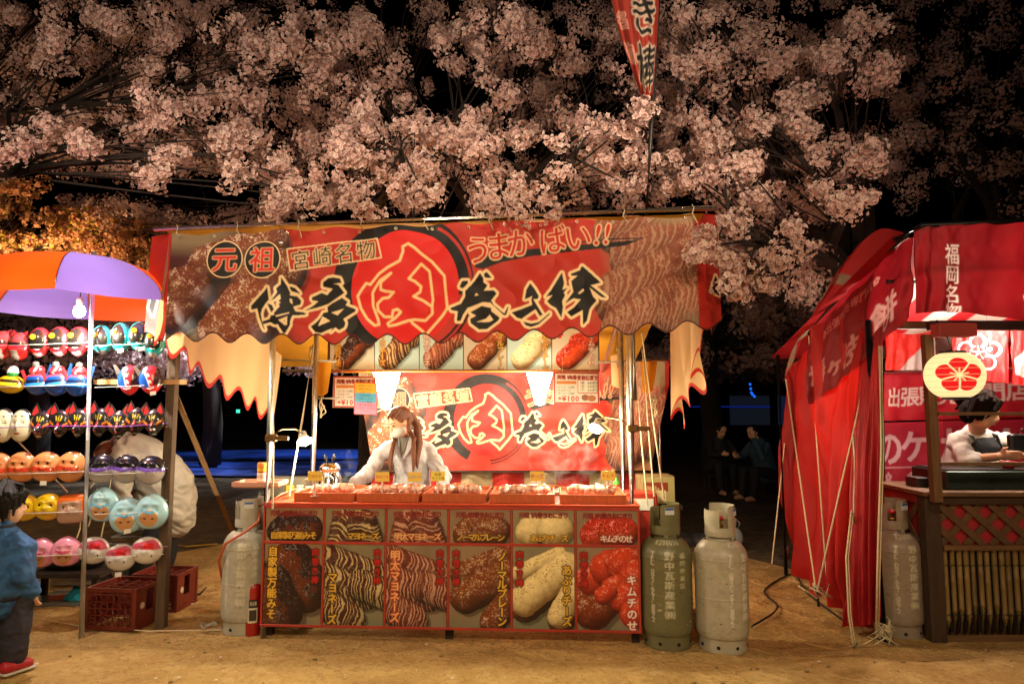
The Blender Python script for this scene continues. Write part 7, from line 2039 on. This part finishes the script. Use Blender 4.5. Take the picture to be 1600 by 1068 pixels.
for k_ in range(12): m.tube([V(BPX, BPY, .1) + V(.045 * math.cos(a) + g_.normal(0, .01), .045 * math.sin(a), .03 * g_.normal() - .02) for a in np.linspace(0, 5.5, 9)], .006, 5)
for k_ in range(6): m.tube([V(BPX - .03, BPY - .04, .1), V(BPX - .03 + g_.normal(0, .04), BPY - .06, .06), V(BPX - .03 + g_.normal(0, .06), BPY - .07, .01)], .005, 5)
m.build('rope_winding', ropem, rb, smooth=True)
for lt_, wt in ((P(1650, 505, 4.6), 24), (P(1420, 560, 5.2), 17), (V(3.6, 4.9, 2.1), 34)):
    point('right_stall_light', lt_, wt, (1, .84, .68), .05)
lt_ = P(1546, 545, 5.05)
lb = thing('light_bulb', 'small glaring bulb in front of the white plum blossom crest in the right stall', 'lamp', lt_)
MB().ball(lt_, (.014, .014, .017), 10).build('bulb', mat('lit_bare_bulb'), lb, smooth=True)
MB().lathe([(.009, .013), (.012, .02), (.012, .05), (0, .055)], 10, lt_).build('socket', socket, lb)
MB().tube([lt_ + V(0, 0, .05), lt_ + V(0, .02, .4)], .003, 5).build('cord', socket, lb)

# nobori flag above the stall
c = Canvas(80, 190, 1.2, h('8c2618'))
c.a *= (.8 + .35 * vnoise((c.H, c.W), (5, 3), 12))[..., None]
for i, ch_ in enumerate('巻き棒'): c.text(ch_, 52, 40 + i * 58, 50, BLACK, h('cdb8a0'), 2.4, 1.6)
c.text('宮崎名物', 14, 30, 22, h('a01a14'), h('d8b8a0'), 1.3, .6, vertical=True, step=1.7)
FY = 4.0
fl_ = thing('nobori_flag', 'red vertical flag with black brush characters hanging on a pole above the stall roof', 'flag', P(1012, 330, 4.25))
MB().tube([P(1010, 335, 4.2), P(1016, 230, 4.15), P(1032, -60, 4.05)], .013, 8).build('flag_pole', mat('flag_pole', h('2c2a28'), .4), fl_, smooth=True)
hang('flag_cloth', [[P(925, -90, FY), P(985, -88, FY - .05), P(1036, -90, FY)], [P(950, -20, FY), P(990, -18, FY - .08), P(1031, -20, FY)], [P(970, 60, FY), P(1000, 62, FY - .10), P(1027, 60, FY)], [P(999, 146, FY + .02), P(1009, 152, FY - .03), P(1020, 150, FY + .02)]], 0, 0, None, mat('flag_print', rough=.7, vcol=True, transl=.1), canvas=c, wr=.02, seed=33, parent=fl_)

# ================================================================== TREES
bark = mat('cherry_bark', h('261b16'), .9, noise=.4, nscale=9, stretch=(3, 3, .8), bump=.8, bscale=20)
petal = bpy.data.materials.new('petals'); petal.use_nodes = True
_n = petal.node_tree; _b = _n.nodes['Principled BSDF']; _b.inputs['Roughness'].default_value = .8; _b.inputs['Specular IOR Level'].default_value = .15
_a = _n.nodes.new('ShaderNodeAttribute'); _a.attribute_name = 'Col'; _n.links.new(_a.outputs['Color'], _b.inputs['Base Color'])
_t = _n.nodes.new('ShaderNodeBsdfTranslucent'); _n.links.new(_a.outputs['Color'], _t.inputs[0])
_m = _n.nodes.new('ShaderNodeMixShader'); _m.inputs[0].default_value = .3
_n.links.new(_b.outputs[0], _m.inputs[1]); _n.links.new(_t.outputs[0], _m.inputs[2]); _n.links.new(_m.outputs[0], _n.nodes['Material Output'].inputs[0])


def flowers(cen, nor, rad, tint, g, dark=h('8a3a44')):
    """five-petal flowers as small quads"""
    N = len(cen)
    nor = nor / np.linalg.norm(nor, axis=1, keepdims=True)
    ref = np.where(np.abs(nor[:, 2:3]) < .9, np.array([[0, 0, 1.]]), np.array([[1., 0, 0]]))
    a = np.cross(nor, ref); a /= np.linalg.norm(a, axis=1, keepdims=True); b = np.cross(nor, a)
    roll = g.random(N) * 6.28
    V_ = np.empty((N, 5, 4, 3)); C_ = np.empty((N, 5, 4, 3))
    for k in range(5):
        t = roll + k * 2 * math.pi / 5
        d = a * np.cos(t)[:, None] + b * np.sin(t)[:, None]; e = -a * np.sin(t)[:, None] + b * np.cos(t)[:, None]
        r = rad[:, None] * (.9 + .2 * g.random((N, 1))); cup = .22 + .35 * g.random((N, 1))
        V_[:, k, 0] = cen
        V_[:, k, 1] = cen + d * r * .62 - e * r * .42 + nor * r * cup * .55
        V_[:, k, 2] = cen + d * r * 1.0 + nor * r * cup
        V_[:, k, 3] = cen + d * r * .62 + e * r * .42 + nor * r * cup * .55
        C_[:, k, 0] = tint * .35 + np.asarray(dark) * .65; C_[:, k, 1:] = tint[:, None]
    return V_.reshape(-1, 3), C_.reshape(-1, 3)


def crown_mesh(name, poms, g, fr, per, base, var, dark=h('8a3a44'), leaf=None):
    """poms: (x,y,z,r)"""
    poms = np.asarray(poms, float); n = len(poms)
    cnt = np.maximum(5, (per * (poms[:, 3] / .085) ** 1.6).astype(int))
    idx = np.repeat(np.arange(n), cnt); N = len(idx)
    d = g.normal(size=(N, 3)); d /= np.linalg.norm(d, axis=1, keepdims=True)
    rr = poms[idx, 3:4] * (.40 + .75 * g.random((N, 1)) ** .7)
    an = (.6 + .8 * g.random((n, 3)))[idx]; sh_ = (g.normal(size=(n, 3)) * .35)[idx]
    cen = poms[idx, :3] + (d * an + sh_ * (d[:, ::-1] ** 2)) * rr
    nor = d + g.normal(size=(N, 3)) * .35
    tint = np.asarray(base)[None] * (1 + var * g.normal(size=(N, 1))) + np.array([[.0, -.03, -.01]]) * g.random((N, 1))
    tint = np.clip(tint, 0.02, .9)
    if leaf is not None:
        m = g.random(N) < leaf[0]; tint[m] = np.asarray(leaf[1])
    v, c = flowers(cen, nor, fr * (.8 + .4 * g.random(N)), tint, g, dark)
    q = np.arange(len(v)).reshape(-1, 4)
    return raw_mesh(name, v, q, c)


def tree(name, label, cat, base, height, hub_n, poms, g, fr, per, tint, var=.10, trunk_r=.16, twig=True, dark=h('8a3a44'), leaf=None, lean=(0, 0), group='cherry trees', smat=None, hubs=None, twig_r=1.0):
    t = thing(name, label, cat, base, group); B_ = V(base); poms = np.asarray(poms, float)
    top = B_ + V(lean[0], lean[1], height)
    m = MB(); m.tube([B_ + V(0, 0, -.1), B_ + V(.02, 0, .12), B_.lerp(top, .35) + V(.05, .03, 0), B_.lerp(top, .7) + V(-.04, 0, 0), top], [trunk_r * 1.5, trunk_r * 1.1, trunk_r * .95, trunk_r * .85, trunk_r * .7], 14)
    # hubs by simple clustering
    H = poms[g.choice(len(poms), hub_n, replace=False), :3]
    for _ in range(6):
        a = np.argmin(((poms[:, None, :3] - H[None]) ** 2).sum(-1), 1)
        H = np.array([poms[a == k, :3].mean(0) if (a == k).any() else H[k] for k in range(hub_n)])
    a = np.argmin(((poms[:, None, :3] - H[None]) ** 2).sum(-1), 1)
    limbs = []
    for k in range(hub_n):
        e = V(*H[k]); s = B_.lerp(top, .72 + .28 * g.random()); mid = s.lerp(e, .5) + V(g.normal(0, .15), g.normal(0, .15), .12 + .25 * g.random())
        pts = [s * (1 - x) ** 2 + mid * 2 * x * (1 - x) + e * x * x for x in np.linspace(0, 1, 9)]
        wv = g.normal(0, 1, 6); pts = [p + V(.16 * math.sin(i * 1.1 + wv[0]) * wv[1], .1 * math.sin(i * .9 + wv[2]), .13 * math.sin(i * 1.3 + wv[3]) * wv[4]) * (i * (8 - i) / 16) + V(*g.normal(0, .02, 3)) * (0 < i < 8) for i, p in enumerate(pts)]
        m.tube(pts, [trunk_r * .48 * (1 - .80 * i / 8) for i in range(9)], 8); limbs.append(pts)
    m.build('trunk', smat or bark, t, smooth=True)
    if twig:
        m = MB()
        for i in range(len(poms)):
            if g.random() > twig: continue
            e = V(*poms[i, :3]); L_ = limbs[a[i]]; s = L_[int(g.integers(4, 9))]; mid = s.lerp(e, .55) + V(g.normal(0, .07), g.normal(0, .07), .05 + g.normal(0, .06))
            pts = [s * (1 - x) ** 2 + mid * 2 * x * (1 - x) + e * x * x for x in np.linspace(0, 1, 6)]
            m.tube(pts, [.011 * twig_r, .010 * twig_r, .008 * twig_r, .0065 * twig_r, .005 * twig_r, .003 * twig_r], 5)
        m.build('branches', smat or bark, t, smooth=True)
    link_mesh('crown', crown_mesh('crown', poms, g, fr, per, tint, var, dark, leaf), petal, t)
    return t


BOUGHS = [  # u, v, ru, rv, Y : the lit sprays of blossom
    (30, 228, 40, 26, 4.6), (-20, 240, 40, 30, 4.6), (72, 196, 28, 16, 4.7), (130, 222, 30, 24, 4.6), (150, 238, 16, 14, 4.6), (80, 68, 34, 22, 5.3), (238, 182, 40, 28, 4.6), (262, 178, 25, 20, 4.7),
    (225, 150, 14, 12, 4.6), (238, 262, 30, 28, 4.4), (268, 245, 26, 18, 4.5), (300, 240, 22, 18, 4.7), (360, 228, 40, 26, 4.8), (375, 272, 34, 20, 4.5), (345, 215, 22, 18, 4.9), (425, 326, 30, 20, 4.3),
    (470, 300, 38, 24, 4.4), (500, 318, 24, 16, 4.4), (510, 275, 26, 22, 4.7), (440, 255, 26, 14, 5.0), (530, 232, 26, 28, 4.8), (300, 160, 36, 22, 5.5), (375, 155, 40, 24, 5.6), (425, 75, 50, 26, 5.8), (175, 30, 40, 20, 5.6), (260, 60, 40, 22, 6),
    (560, 190, 30, 26, 4.9), (545, 240, 32, 26, 4.6), (585, 328, 27, 14, 4.2), (555, 305, 26, 16, 4.4), (620, 280, 28, 20, 4.6), (600, 258, 20, 14, 4.8), (670, 302, 22, 14, 4.3), (655, 262, 30, 20, 4.7), (655, 195, 40, 22, 4.9), (690, 215, 28, 18, 4.8),
    (735, 196, 26, 24, 4.7), (735, 230, 40, 16, 4.6), (765, 225, 22, 14, 4.6), (760, 314, 24, 14, 4.2), (805, 308, 18, 11, 4.2), (842, 304, 18, 12, 4.3), (840, 332, 34, 12, 4.05), (768, 272, 12, 11, 4.7), (812, 219, 7, 7, 4.3), (806, 282, 11, 9, 4.2), (869, 224, 11, 10, 4.3), (877, 268, 13, 13, 4.3),
    (935, 215, 36, 26, 4.5), (960, 245, 38, 22, 4.4), (905, 190, 22, 16, 4.6), (1000, 180, 26, 16, 4.1), (975, 205, 24, 14, 4.2), (1010, 258, 22, 12, 4.5), (960, 285, 14, 12, 4.4), (1050, 250, 16, 16, 4.5), (1048, 285, 14, 14, 4.5), (995, 290, 16, 12, 4.4),
    (790, 28, 58, 24, 5.4), (830, 70, 36, 22, 5.6), (780, 145, 16, 12, 5.6), (700, 100, 30, 16, 6.2), (880, 100, 30, 18, 6.0), (700, 60, 30, 22, 6.4), (560, 60, 40, 30, 6.5), (610, 110, 32, 22, 6.3),
    (1085, 18, 55, 20, 5.2), (1100, 100, 50, 24, 5.2), (1170, 60, 40, 22, 5.6), (1225, 95, 34, 22, 5.5), (1350, 40, 34, 30, 5.2), (1375, 112, 34, 24, 5.2), (1320, 95, 40, 24, 5.3), (1120, 212, 28, 26, 4.7), (1145, 262, 44, 18, 4.5), (1175, 245, 22, 18, 4.6), (1085, 282, 28, 18, 4.5),
    (1190, 190, 30, 26, 4.9), (1252, 205, 30, 24, 4.9), (1240, 150, 34, 22, 5.2), (1340, 258, 42, 24, 4.9), (1360, 235, 22, 18, 4.9), (1296, 302, 36, 22, 4.8), (1320, 325, 30, 14, 4.7), (1150, 352, 26, 18, 4.3), (1235, 356, 14, 18, 4.6), (1362, 312, 18, 14, 4.9), (1275, 250, 24, 18, 5.0),
    (1082, 398, 18, 6, 3.75), (1104, 388, 14, 9, 3.8), (1100, 366, 12, 8, 3.9), (1128, 404, 22, 12, 3.9), (1160, 420, 26, 14, 4.2), (1196, 440, 16, 10, 4.3), (1212, 400, 26, 16, 4.3), (1260, 386, 20, 12, 4.5), (1142, 346, 26, 16, 4.2), (1135, 440, 14, 14, 4.1), (1180, 300, 30, 18, 4.7), (1160, 460, 20, 10, 4.3),
]
g = np.random.default_rng(21)


def bough_poms(lo, hi):
    out = []
    for (u, v, ru, rv, Y) in BOUGHS:
        if not (lo <= u < hi): continue
        s = F / Y; pr = .078 if Y < 5 else .10
        n = max(2, int(1.15 * math.pi * ru * rv / (math.pi * (pr * s) ** 2) * 2.3 + 1))
        for _ in range(n):
            a = g.random() * 6.28; q = math.sqrt(g.random())
            uu = u + math.cos(a) * q * max(1, ru - 6); vv = v + math.sin(a) * q * max(1, rv - 5)
            out.append((*P(uu, vv, Y + g.normal(0, .10) - .0), pr * (.6 + .55 * g.random())))
    return out


HOLES = [(300, 300, 120, 34), (120, 290, 120, 24), (700, 110, 40, 30), (650, 95, 40, 36), (730, 150, 40, 22), (880, 45, 22, 26), (1330, 165, 60, 16), (1240, 20, 60, 16), (610, 20, 40, 30), (790, 240, 26, 22), (840, 235, 20, 20), (700, 335, 50, 14), (330, 180, 30, 12), (430, 20, 20, 12), (905, 150, 30, 16), (1110, 330, 30, 8), (1300, 370, 60, 20), (200, 240, 20, 18), (90, 120, 60, 10)]


def fill_poms(lo, hi, n, y0, y1, Y0, Y1, r0, r1, keep=1.0):
    out = []
    while len(out) < n:
        u = lo + (hi - lo) * g.random(); v = y0 + (y1 - y0) * g.random()
        if any(((u - a) / c_) ** 2 + ((v - b) / d_) ** 2 < 1 for a, b, c_, d_ in HOLES): continue
        out.append((*P(u, v, Y0 + (Y1 - Y0) * g.random()), r0 + (r1 - r0) * g.random()))
    return out


PK = h('f3d5ca')
tree('cherry_tree', 'cherry tree in bloom spreading over the mask rack from the left, lit from below', 'cherry tree', (-6.6, 6.4, 0), 3.3, 9,
     bough_poms(-99, 520) + fill_poms(-60, 520, 120, 20, 285, 5.4, 6.8, .07, .11) + fill_poms(-80, 530, 470, -90, 255, 7.6, 11.0, .10, .16), np.random.default_rng(1), .0172, 50, PK, trunk_r=.14, lean=(.5, -.2), twig=.3)
p = P(566, 700, 7.7)
tree('cherry_tree', 'cherry tree in bloom above the stall roof, its trunk showing left of the back banner', 'cherry tree', (p.x, p.y, 0), 2.5, 9,
     bough_poms(520, 1030) + fill_poms(510, 1040, 120, 40, 325, 5.4, 6.8, .07, .11) + fill_poms(90, 470, 90, 262, 350, 9.0, 11.0, .10, .16) + fill_poms(500, 1060, 430, -90, 330, 7.6, 11.0, .10, .16), np.random.default_rng(2), .0172, 50, PK, trunk_r=.19, lean=(.3, -.3), twig=.3)
p = P(1392, 500, 8.4)
tree('cherry_tree', 'cherry tree in bloom between the stalls, dim trunk left of the red roof', 'cherry tree', (p.x, p.y, 0), 3.0, 9,
     bough_poms(1030, 1500) + fill_poms(1030, 1370, 80, 20, 330, 5.4, 6.8, .07, .11) + fill_poms(1030, 1420, 270, -90, 300, 7.4, 10.5, .10, .16) + fill_poms(1110, 1300, 60, 300, 470, 6.0, 8.0, .09, .13), np.random.default_rng(3), .0172, 50, PK, trunk_r=.18, lean=(-.5, -.5), twig=.3)
p = P(1570, 500, 10.5)
tree('cherry_tree', 'dim reddish cherry tree far behind the right stall', 'cherry tree', (p.x, p.y, 0), 3.2, 6,
     fill_poms(1390, 1640, 110, -60, 330, 8.5, 11, .12, .2), np.random.default_rng(4), .024, 22, PK, trunk_r=.2, twig=.4)
# orange lit tree on the left
lp = []
for _ in range(58):
    u = -50 + 300 * g.random(); top_ = np.interp(u, [-50, 40, 90, 160, 250], [268, 285, 318, 335, 352]); v = top_ + (405 - top_) * g.random() ** .8
    Yc = 8.8 + 2 * g.random()
    for _ in range(int(g.integers(3, 9))): lp.append((*P(u + g.normal(0, 16), v + g.normal(0, 9), Yc + g.normal(0, .2)), .05 + .08 * g.random()))
p = P(-150, 640, 10.2)
tree('maple_tree', 'tree with young yellow and orange foliage glowing beyond the parasol', 'tree', (p.x, p.y, 0), 2.6, 6, lp, np.random.default_rng(5), .028, 26, h('dca880'), .2, .16, .4, h('8a4a1c'), (.22, h('b0a040')), group=None)
point('added_foliage_light', P(60, 450, 8.6), 85, (1, .60, .28), .1)  # unseen lamp added to turn the left foliage orange
d = bpy.data.lights.new('added_sheet_light', 'SPOT'); d.energy = 3200; d.color = (.75, .86, 1); d.spot_size = R(110); d.shadow_soft_size = .2  # unseen spot added above the picnic sheets to brighten them
o = bpy.data.objects.new('added_sheet_light', d); COL.objects.link(o); o.location = (-6, 17.5, 5.5); o.rotation_euler = (0, 0, 0)
# dark trees further back
for i, (u, Y, hh_, lb) in enumerate(((330, 17, 3.2, 'far dark cherry tree beyond the blue sheet, left of the stall'), (60, 16, 3, 'far dark cherry tree behind the mask rack'), (1110, 15, 3.0, 'far dark cherry tree in the gap between the stalls'), (800, 18, 3.2, 'far dark cherry tree hidden mostly by the stall roof'), (1300, 19, 3.2, 'far dark cherry tree behind the side wall of the right stall'))):
    p = P(u, 640, Y); gg = np.random.default_rng(40 + i); po = []
    for _ in range(130):
        a = gg.random() * 6.28; q = math.sqrt(gg.random()) * 3.6
        po.append((p.x + q * math.cos(a), Y + q * math.sin(a) * .6, 2.3 + gg.random() * 3.6 * (1 - (q / 5) ** 2), .2 + .2 * gg.random()))
    tree('cherry_tree', lb, 'cherry tree', (p.x, Y, 0), hh_, 7, po, gg, .05, 14, PK * np.array(.85), trunk_r=.24, twig=.4, twig_r=2)
q_ = [G(1175, 985) + V(0, 0, .03), G(1215, 955) + V(0, 0, .03), G(1195, 925) + V(0, 0, .02), G(1240, 900) + V(0, 0, .02), G(1262, 930) + V(0, 0, .02), G(1330, 985) + V(0, 0, .03)]
q_ = [Vector(x) for x in interp_ctrl([q_, q_], 60, 2)[0]]
tag(MB().tube(q_, .007, 6).build('power_cable', mat('black_cable', h('1a1612'), .6), None, q_[0], True), 'black power cable lying on the earth between the light cylinder and the red stall', 'cable')
# fallen petals and grit
n = 2400; gg = np.random.default_rng(6)
x = gg.uniform(-5, 5.5, n); y = 2.6 + gg.random(n) ** 1.3 * 4; zz = np.where(y < 4.3, .034, .02); r = gg.uniform(.003, .007, n) + .010 * (gg.random(n) < .06); a = gg.random(n) * 6.28
ca, sa = np.cos(a) * r, np.sin(a) * r
v = np.stack([np.stack([x + ca, y + sa, zz], -1), np.stack([x - sa * .7, y + ca * .7, zz + .003], -1), np.stack([x - ca, y - sa, zz], -1), np.stack([x + sa * .7, y - ca * .7, zz + .002], -1)], 1).reshape(-1, 3)
o = link_mesh('fallen_petals', raw_mesh('fallen_petals', v, np.arange(4 * n).reshape(-1, 4)), mat('fallen_petal', h('d6c6b8'), .8)); tag(o, kind='stuff')
m = MB()
for _ in range(420):
    q = V(gg.uniform(-4.5, 5), 2.7 + gg.random() * 3.6, 0); q.z = .028 if q.y < 4.3 else .012; s = gg.uniform(.004, .013)
    m.ball(q, (s * 1.3, s, s * .6), 6)
o = m.build('pebbles', mat('pebble', h('8e744a'), .9), smooth=True); tag(o, kind='stuff')

# ================================================================== BACKGROUND
bt = mat('blue_sheet', h('12307c'), .4, noise=.35, nscale=3, bump=.6, bscale=4)
for i, (u0, u1, va, vb, lb) in enumerate(((120, 600, 746, 722, 'blue picnic sheet spread on the ground left of the stall, nearer one'), (-60, 640, 720, 704, 'blue picnic sheet spread on the ground, further back'))):
    A_ = [G(u0, va), G(u1, va)]; B_ = [G(u0 - 20, vb), G(u1 - 10, vb)]
    gq = interp_ctrl([A_, B_], 90, 50); gq[..., 2] = .02 + .07 * np.clip(vnoise((50, 90), (5, 9), 60 + i, 3) - .3, 0, 1) + .001 * i
    o = link_mesh('picnic_sheet', grid_mesh('sheet', gq), bt, None, gq[0, 0], True); tag(o, lb, 'picnic sheet')
p = P(1140, 775, 7.4); p.z = 0
b = MB(); b.ball(p + V(0, 0, .13), (.13, .09, .13), 16); o = remesh('shopping_bag', b, .012, 1, mat('white_bag', h('a8a8a4'), .5, transl=.3, bump=.8, bscale=12), None, p); tag(o, 'white plastic shopping bag standing in the dark between the stalls', 'bag')
m = MB()
for k in (-1, 1): m.tube([p + V(.07 * k, 0, .2), p + V(.1 * k, 0, .28), p + V(.06 * k, 0, .33), p + V(.045 * k, 0, .24)], .012, 6)
m.build('bag_handle', mat('white_bag'), o, smooth=True)
q = p + V(.02, .1, 0)
lathe_thing('glass_bottle', 'dark green glass bottle standing behind the white shopping bag', 'bottle', q, (('bottle_body', [(0, 0), (.042, 0), (.043, .26), (.018, .34), (.017, .43), (0, .43)], mat('green_glass', h('1a2c14'), .2)), ('cap', [(.019, .41), (.019, .435), (0, .436)], mat('gold_cap', h('8a7a3a'), .4, .6))))
q = P(1226, 780, 7.0); q.z = 0
lathe_thing('drink_can', 'small drink can on the ground left of the red side wall', 'can', q, (('can_body', [(0, 0), (.028, 0), (.033, .008), (.033, .112), (.027, .12)], mat('can_red', h('7a3a34'), .35, .5)), ('can_top', [(.027, .12), (.024, .117), (0, .117)], galv)))
b = MB(); p = P(1085, 785, 7.6); p.z = 0
for k in range(5): b.ball(p + V(-.25 + .12 * k, .03 * (-1) ** k, .07), (.11, .14, .09), 12)
o = remesh('plastic_sacks', b, .02, 1, mat('grey_sack', h('4a4a4c'), .35, bump=1, bscale=9), None, p); o.name = 'refuse_bag'; tag(o, 'dark crumpled refuse bag lying left of the white shopping bag', 'bag')
# far tent with blue lights
tp = P(1190, 640, 26); tp.z = 0
tt = thing('event_tent', 'far small tent with pale walls and a string of blue lights between the stalls', 'tent', tp)
zt_ = P(1190, 618, 26).z
MB().box(tp + V(-.45, 0, zt_ - .55), (1.5, .06, 1.1)).build('wall', mat('tent_wall', h('20242c'), .8, emit=.012, ecol=h('7a8cb0')), tt)  # dim emission on both walls in place of light falling on the tent
MB().box(tp + V(1.0, .2, zt_ - .55), (.6, .06, 1.1)).build('wall', mat('tent_wall_blue', h('1c2840'), .8, emit=.02, ecol=h('5a80d0')), tt)
MB().box(tp + V(0, .5, zt_ + .06), (3.4, 1.2, .10), bev=.03).build('roof', mat('tent_roof', h('20242c'), .8), tt)
for x in (-1.6, 1.6): MB().tube([tp + V(x, 0, 0), tp + V(x, 0, zt_)], .03, 8).build('pole', galv, tt)
m = MB()
for k, (u, v) in enumerate(((1172, 600), (1173, 607), (1174, 613), (1176, 616), (1179, 619))): m.ball(P(u, v, 25), .05, 8)
m.build('blue_light_string', mat('blue_light', h('1a70ff'), .5, emit=.5, ecol=h('1a70ff')), tt)
MB().box(tp + V(-1.2, -.05, P(1150, 635, 26).z), (3.0, .04, .05)).build('blue_strip_light', mat('blue_strip', h('1030a0'), .5, emit=.12, ecol=h('1438d0')), tt)
for i, (u, v, hp, c_, lb) in enumerate(((283, 639, 10, 'c0c8d8', 'far pale light post seen past the rack post, leftmost'), (322, 640, 12, 'c0c8d8', 'far pale light post in the middle of the far lights'), (338, 640, 12, 'c0c8d8', 'far pale light post beside the green light'), (372, 642, 5, '40d8a0', 'far small green light left of the stall pole'))):
    p = P(u, v, 38); t = thing('far_lamp', lb, 'lamp', (p.x, 38, 0)); hz_ = hp / F * 38
    MB().tube([(p.x, 38, 0), (p.x, 38, p.z - hz_ / 2)], .04, 6).build('lamp_post', blackm, t)
    MB().tube([(p.x, 38, p.z - hz_ / 2), (p.x, 38, p.z + hz_ / 2)], .035 if i < 3 else .12, 8).build('lamp_tube', mat('far_light_' + c_, h(c_), .5, emit=.35 if i < 3 else 1.2, ecol=h(c_)), t)
# steam over the griddle
vm = bpy.data.materials.new('steam'); vm.use_nodes = True; t = vm.node_tree
for n_ in list(t.nodes):
    if n_.type == 'BSDF_PRINCIPLED': t.nodes.remove(n_)
pv = t.nodes.new('ShaderNodeVolumePrincipled'); pv.inputs['Color'].default_value = (.95, .95, .95, 1)
nn = t.nodes.new('ShaderNodeTexNoise'); nn.inputs['Scale'].default_value = 9; nn.inputs['Detail'].default_value = 4; nn.inputs['Distortion'].default_value = 1.2
tcn = t.nodes.new('ShaderNodeTexCoord'); t.links.new(tcn.outputs['Object'], nn.inputs['Vector'])
mr = t.nodes.new('ShaderNodeMapRange'); mr.inputs[1].default_value = .5; mr.inputs[2].default_value = .75; mr.inputs[4].default_value = 3.2
t.links.new(nn.outputs['Fac'], mr.inputs[0]); t.links.new(mr.outputs[0], pv.inputs['Density']); t.links.new(pv.outputs[0], t.nodes['Material Output'].inputs['Volume'])
for (u, v, Y, s, lb) in ((541, 735, 5.05, (.10, .08, .16), 'steam'), (880, 715, 5.1, (.28, .09, .22), 'steam')):
    o = MB().ball(P(u, v, Y), s, 14).build('steam', vm, None, P(u, v, Y), True); tag(o, kind='stuff')
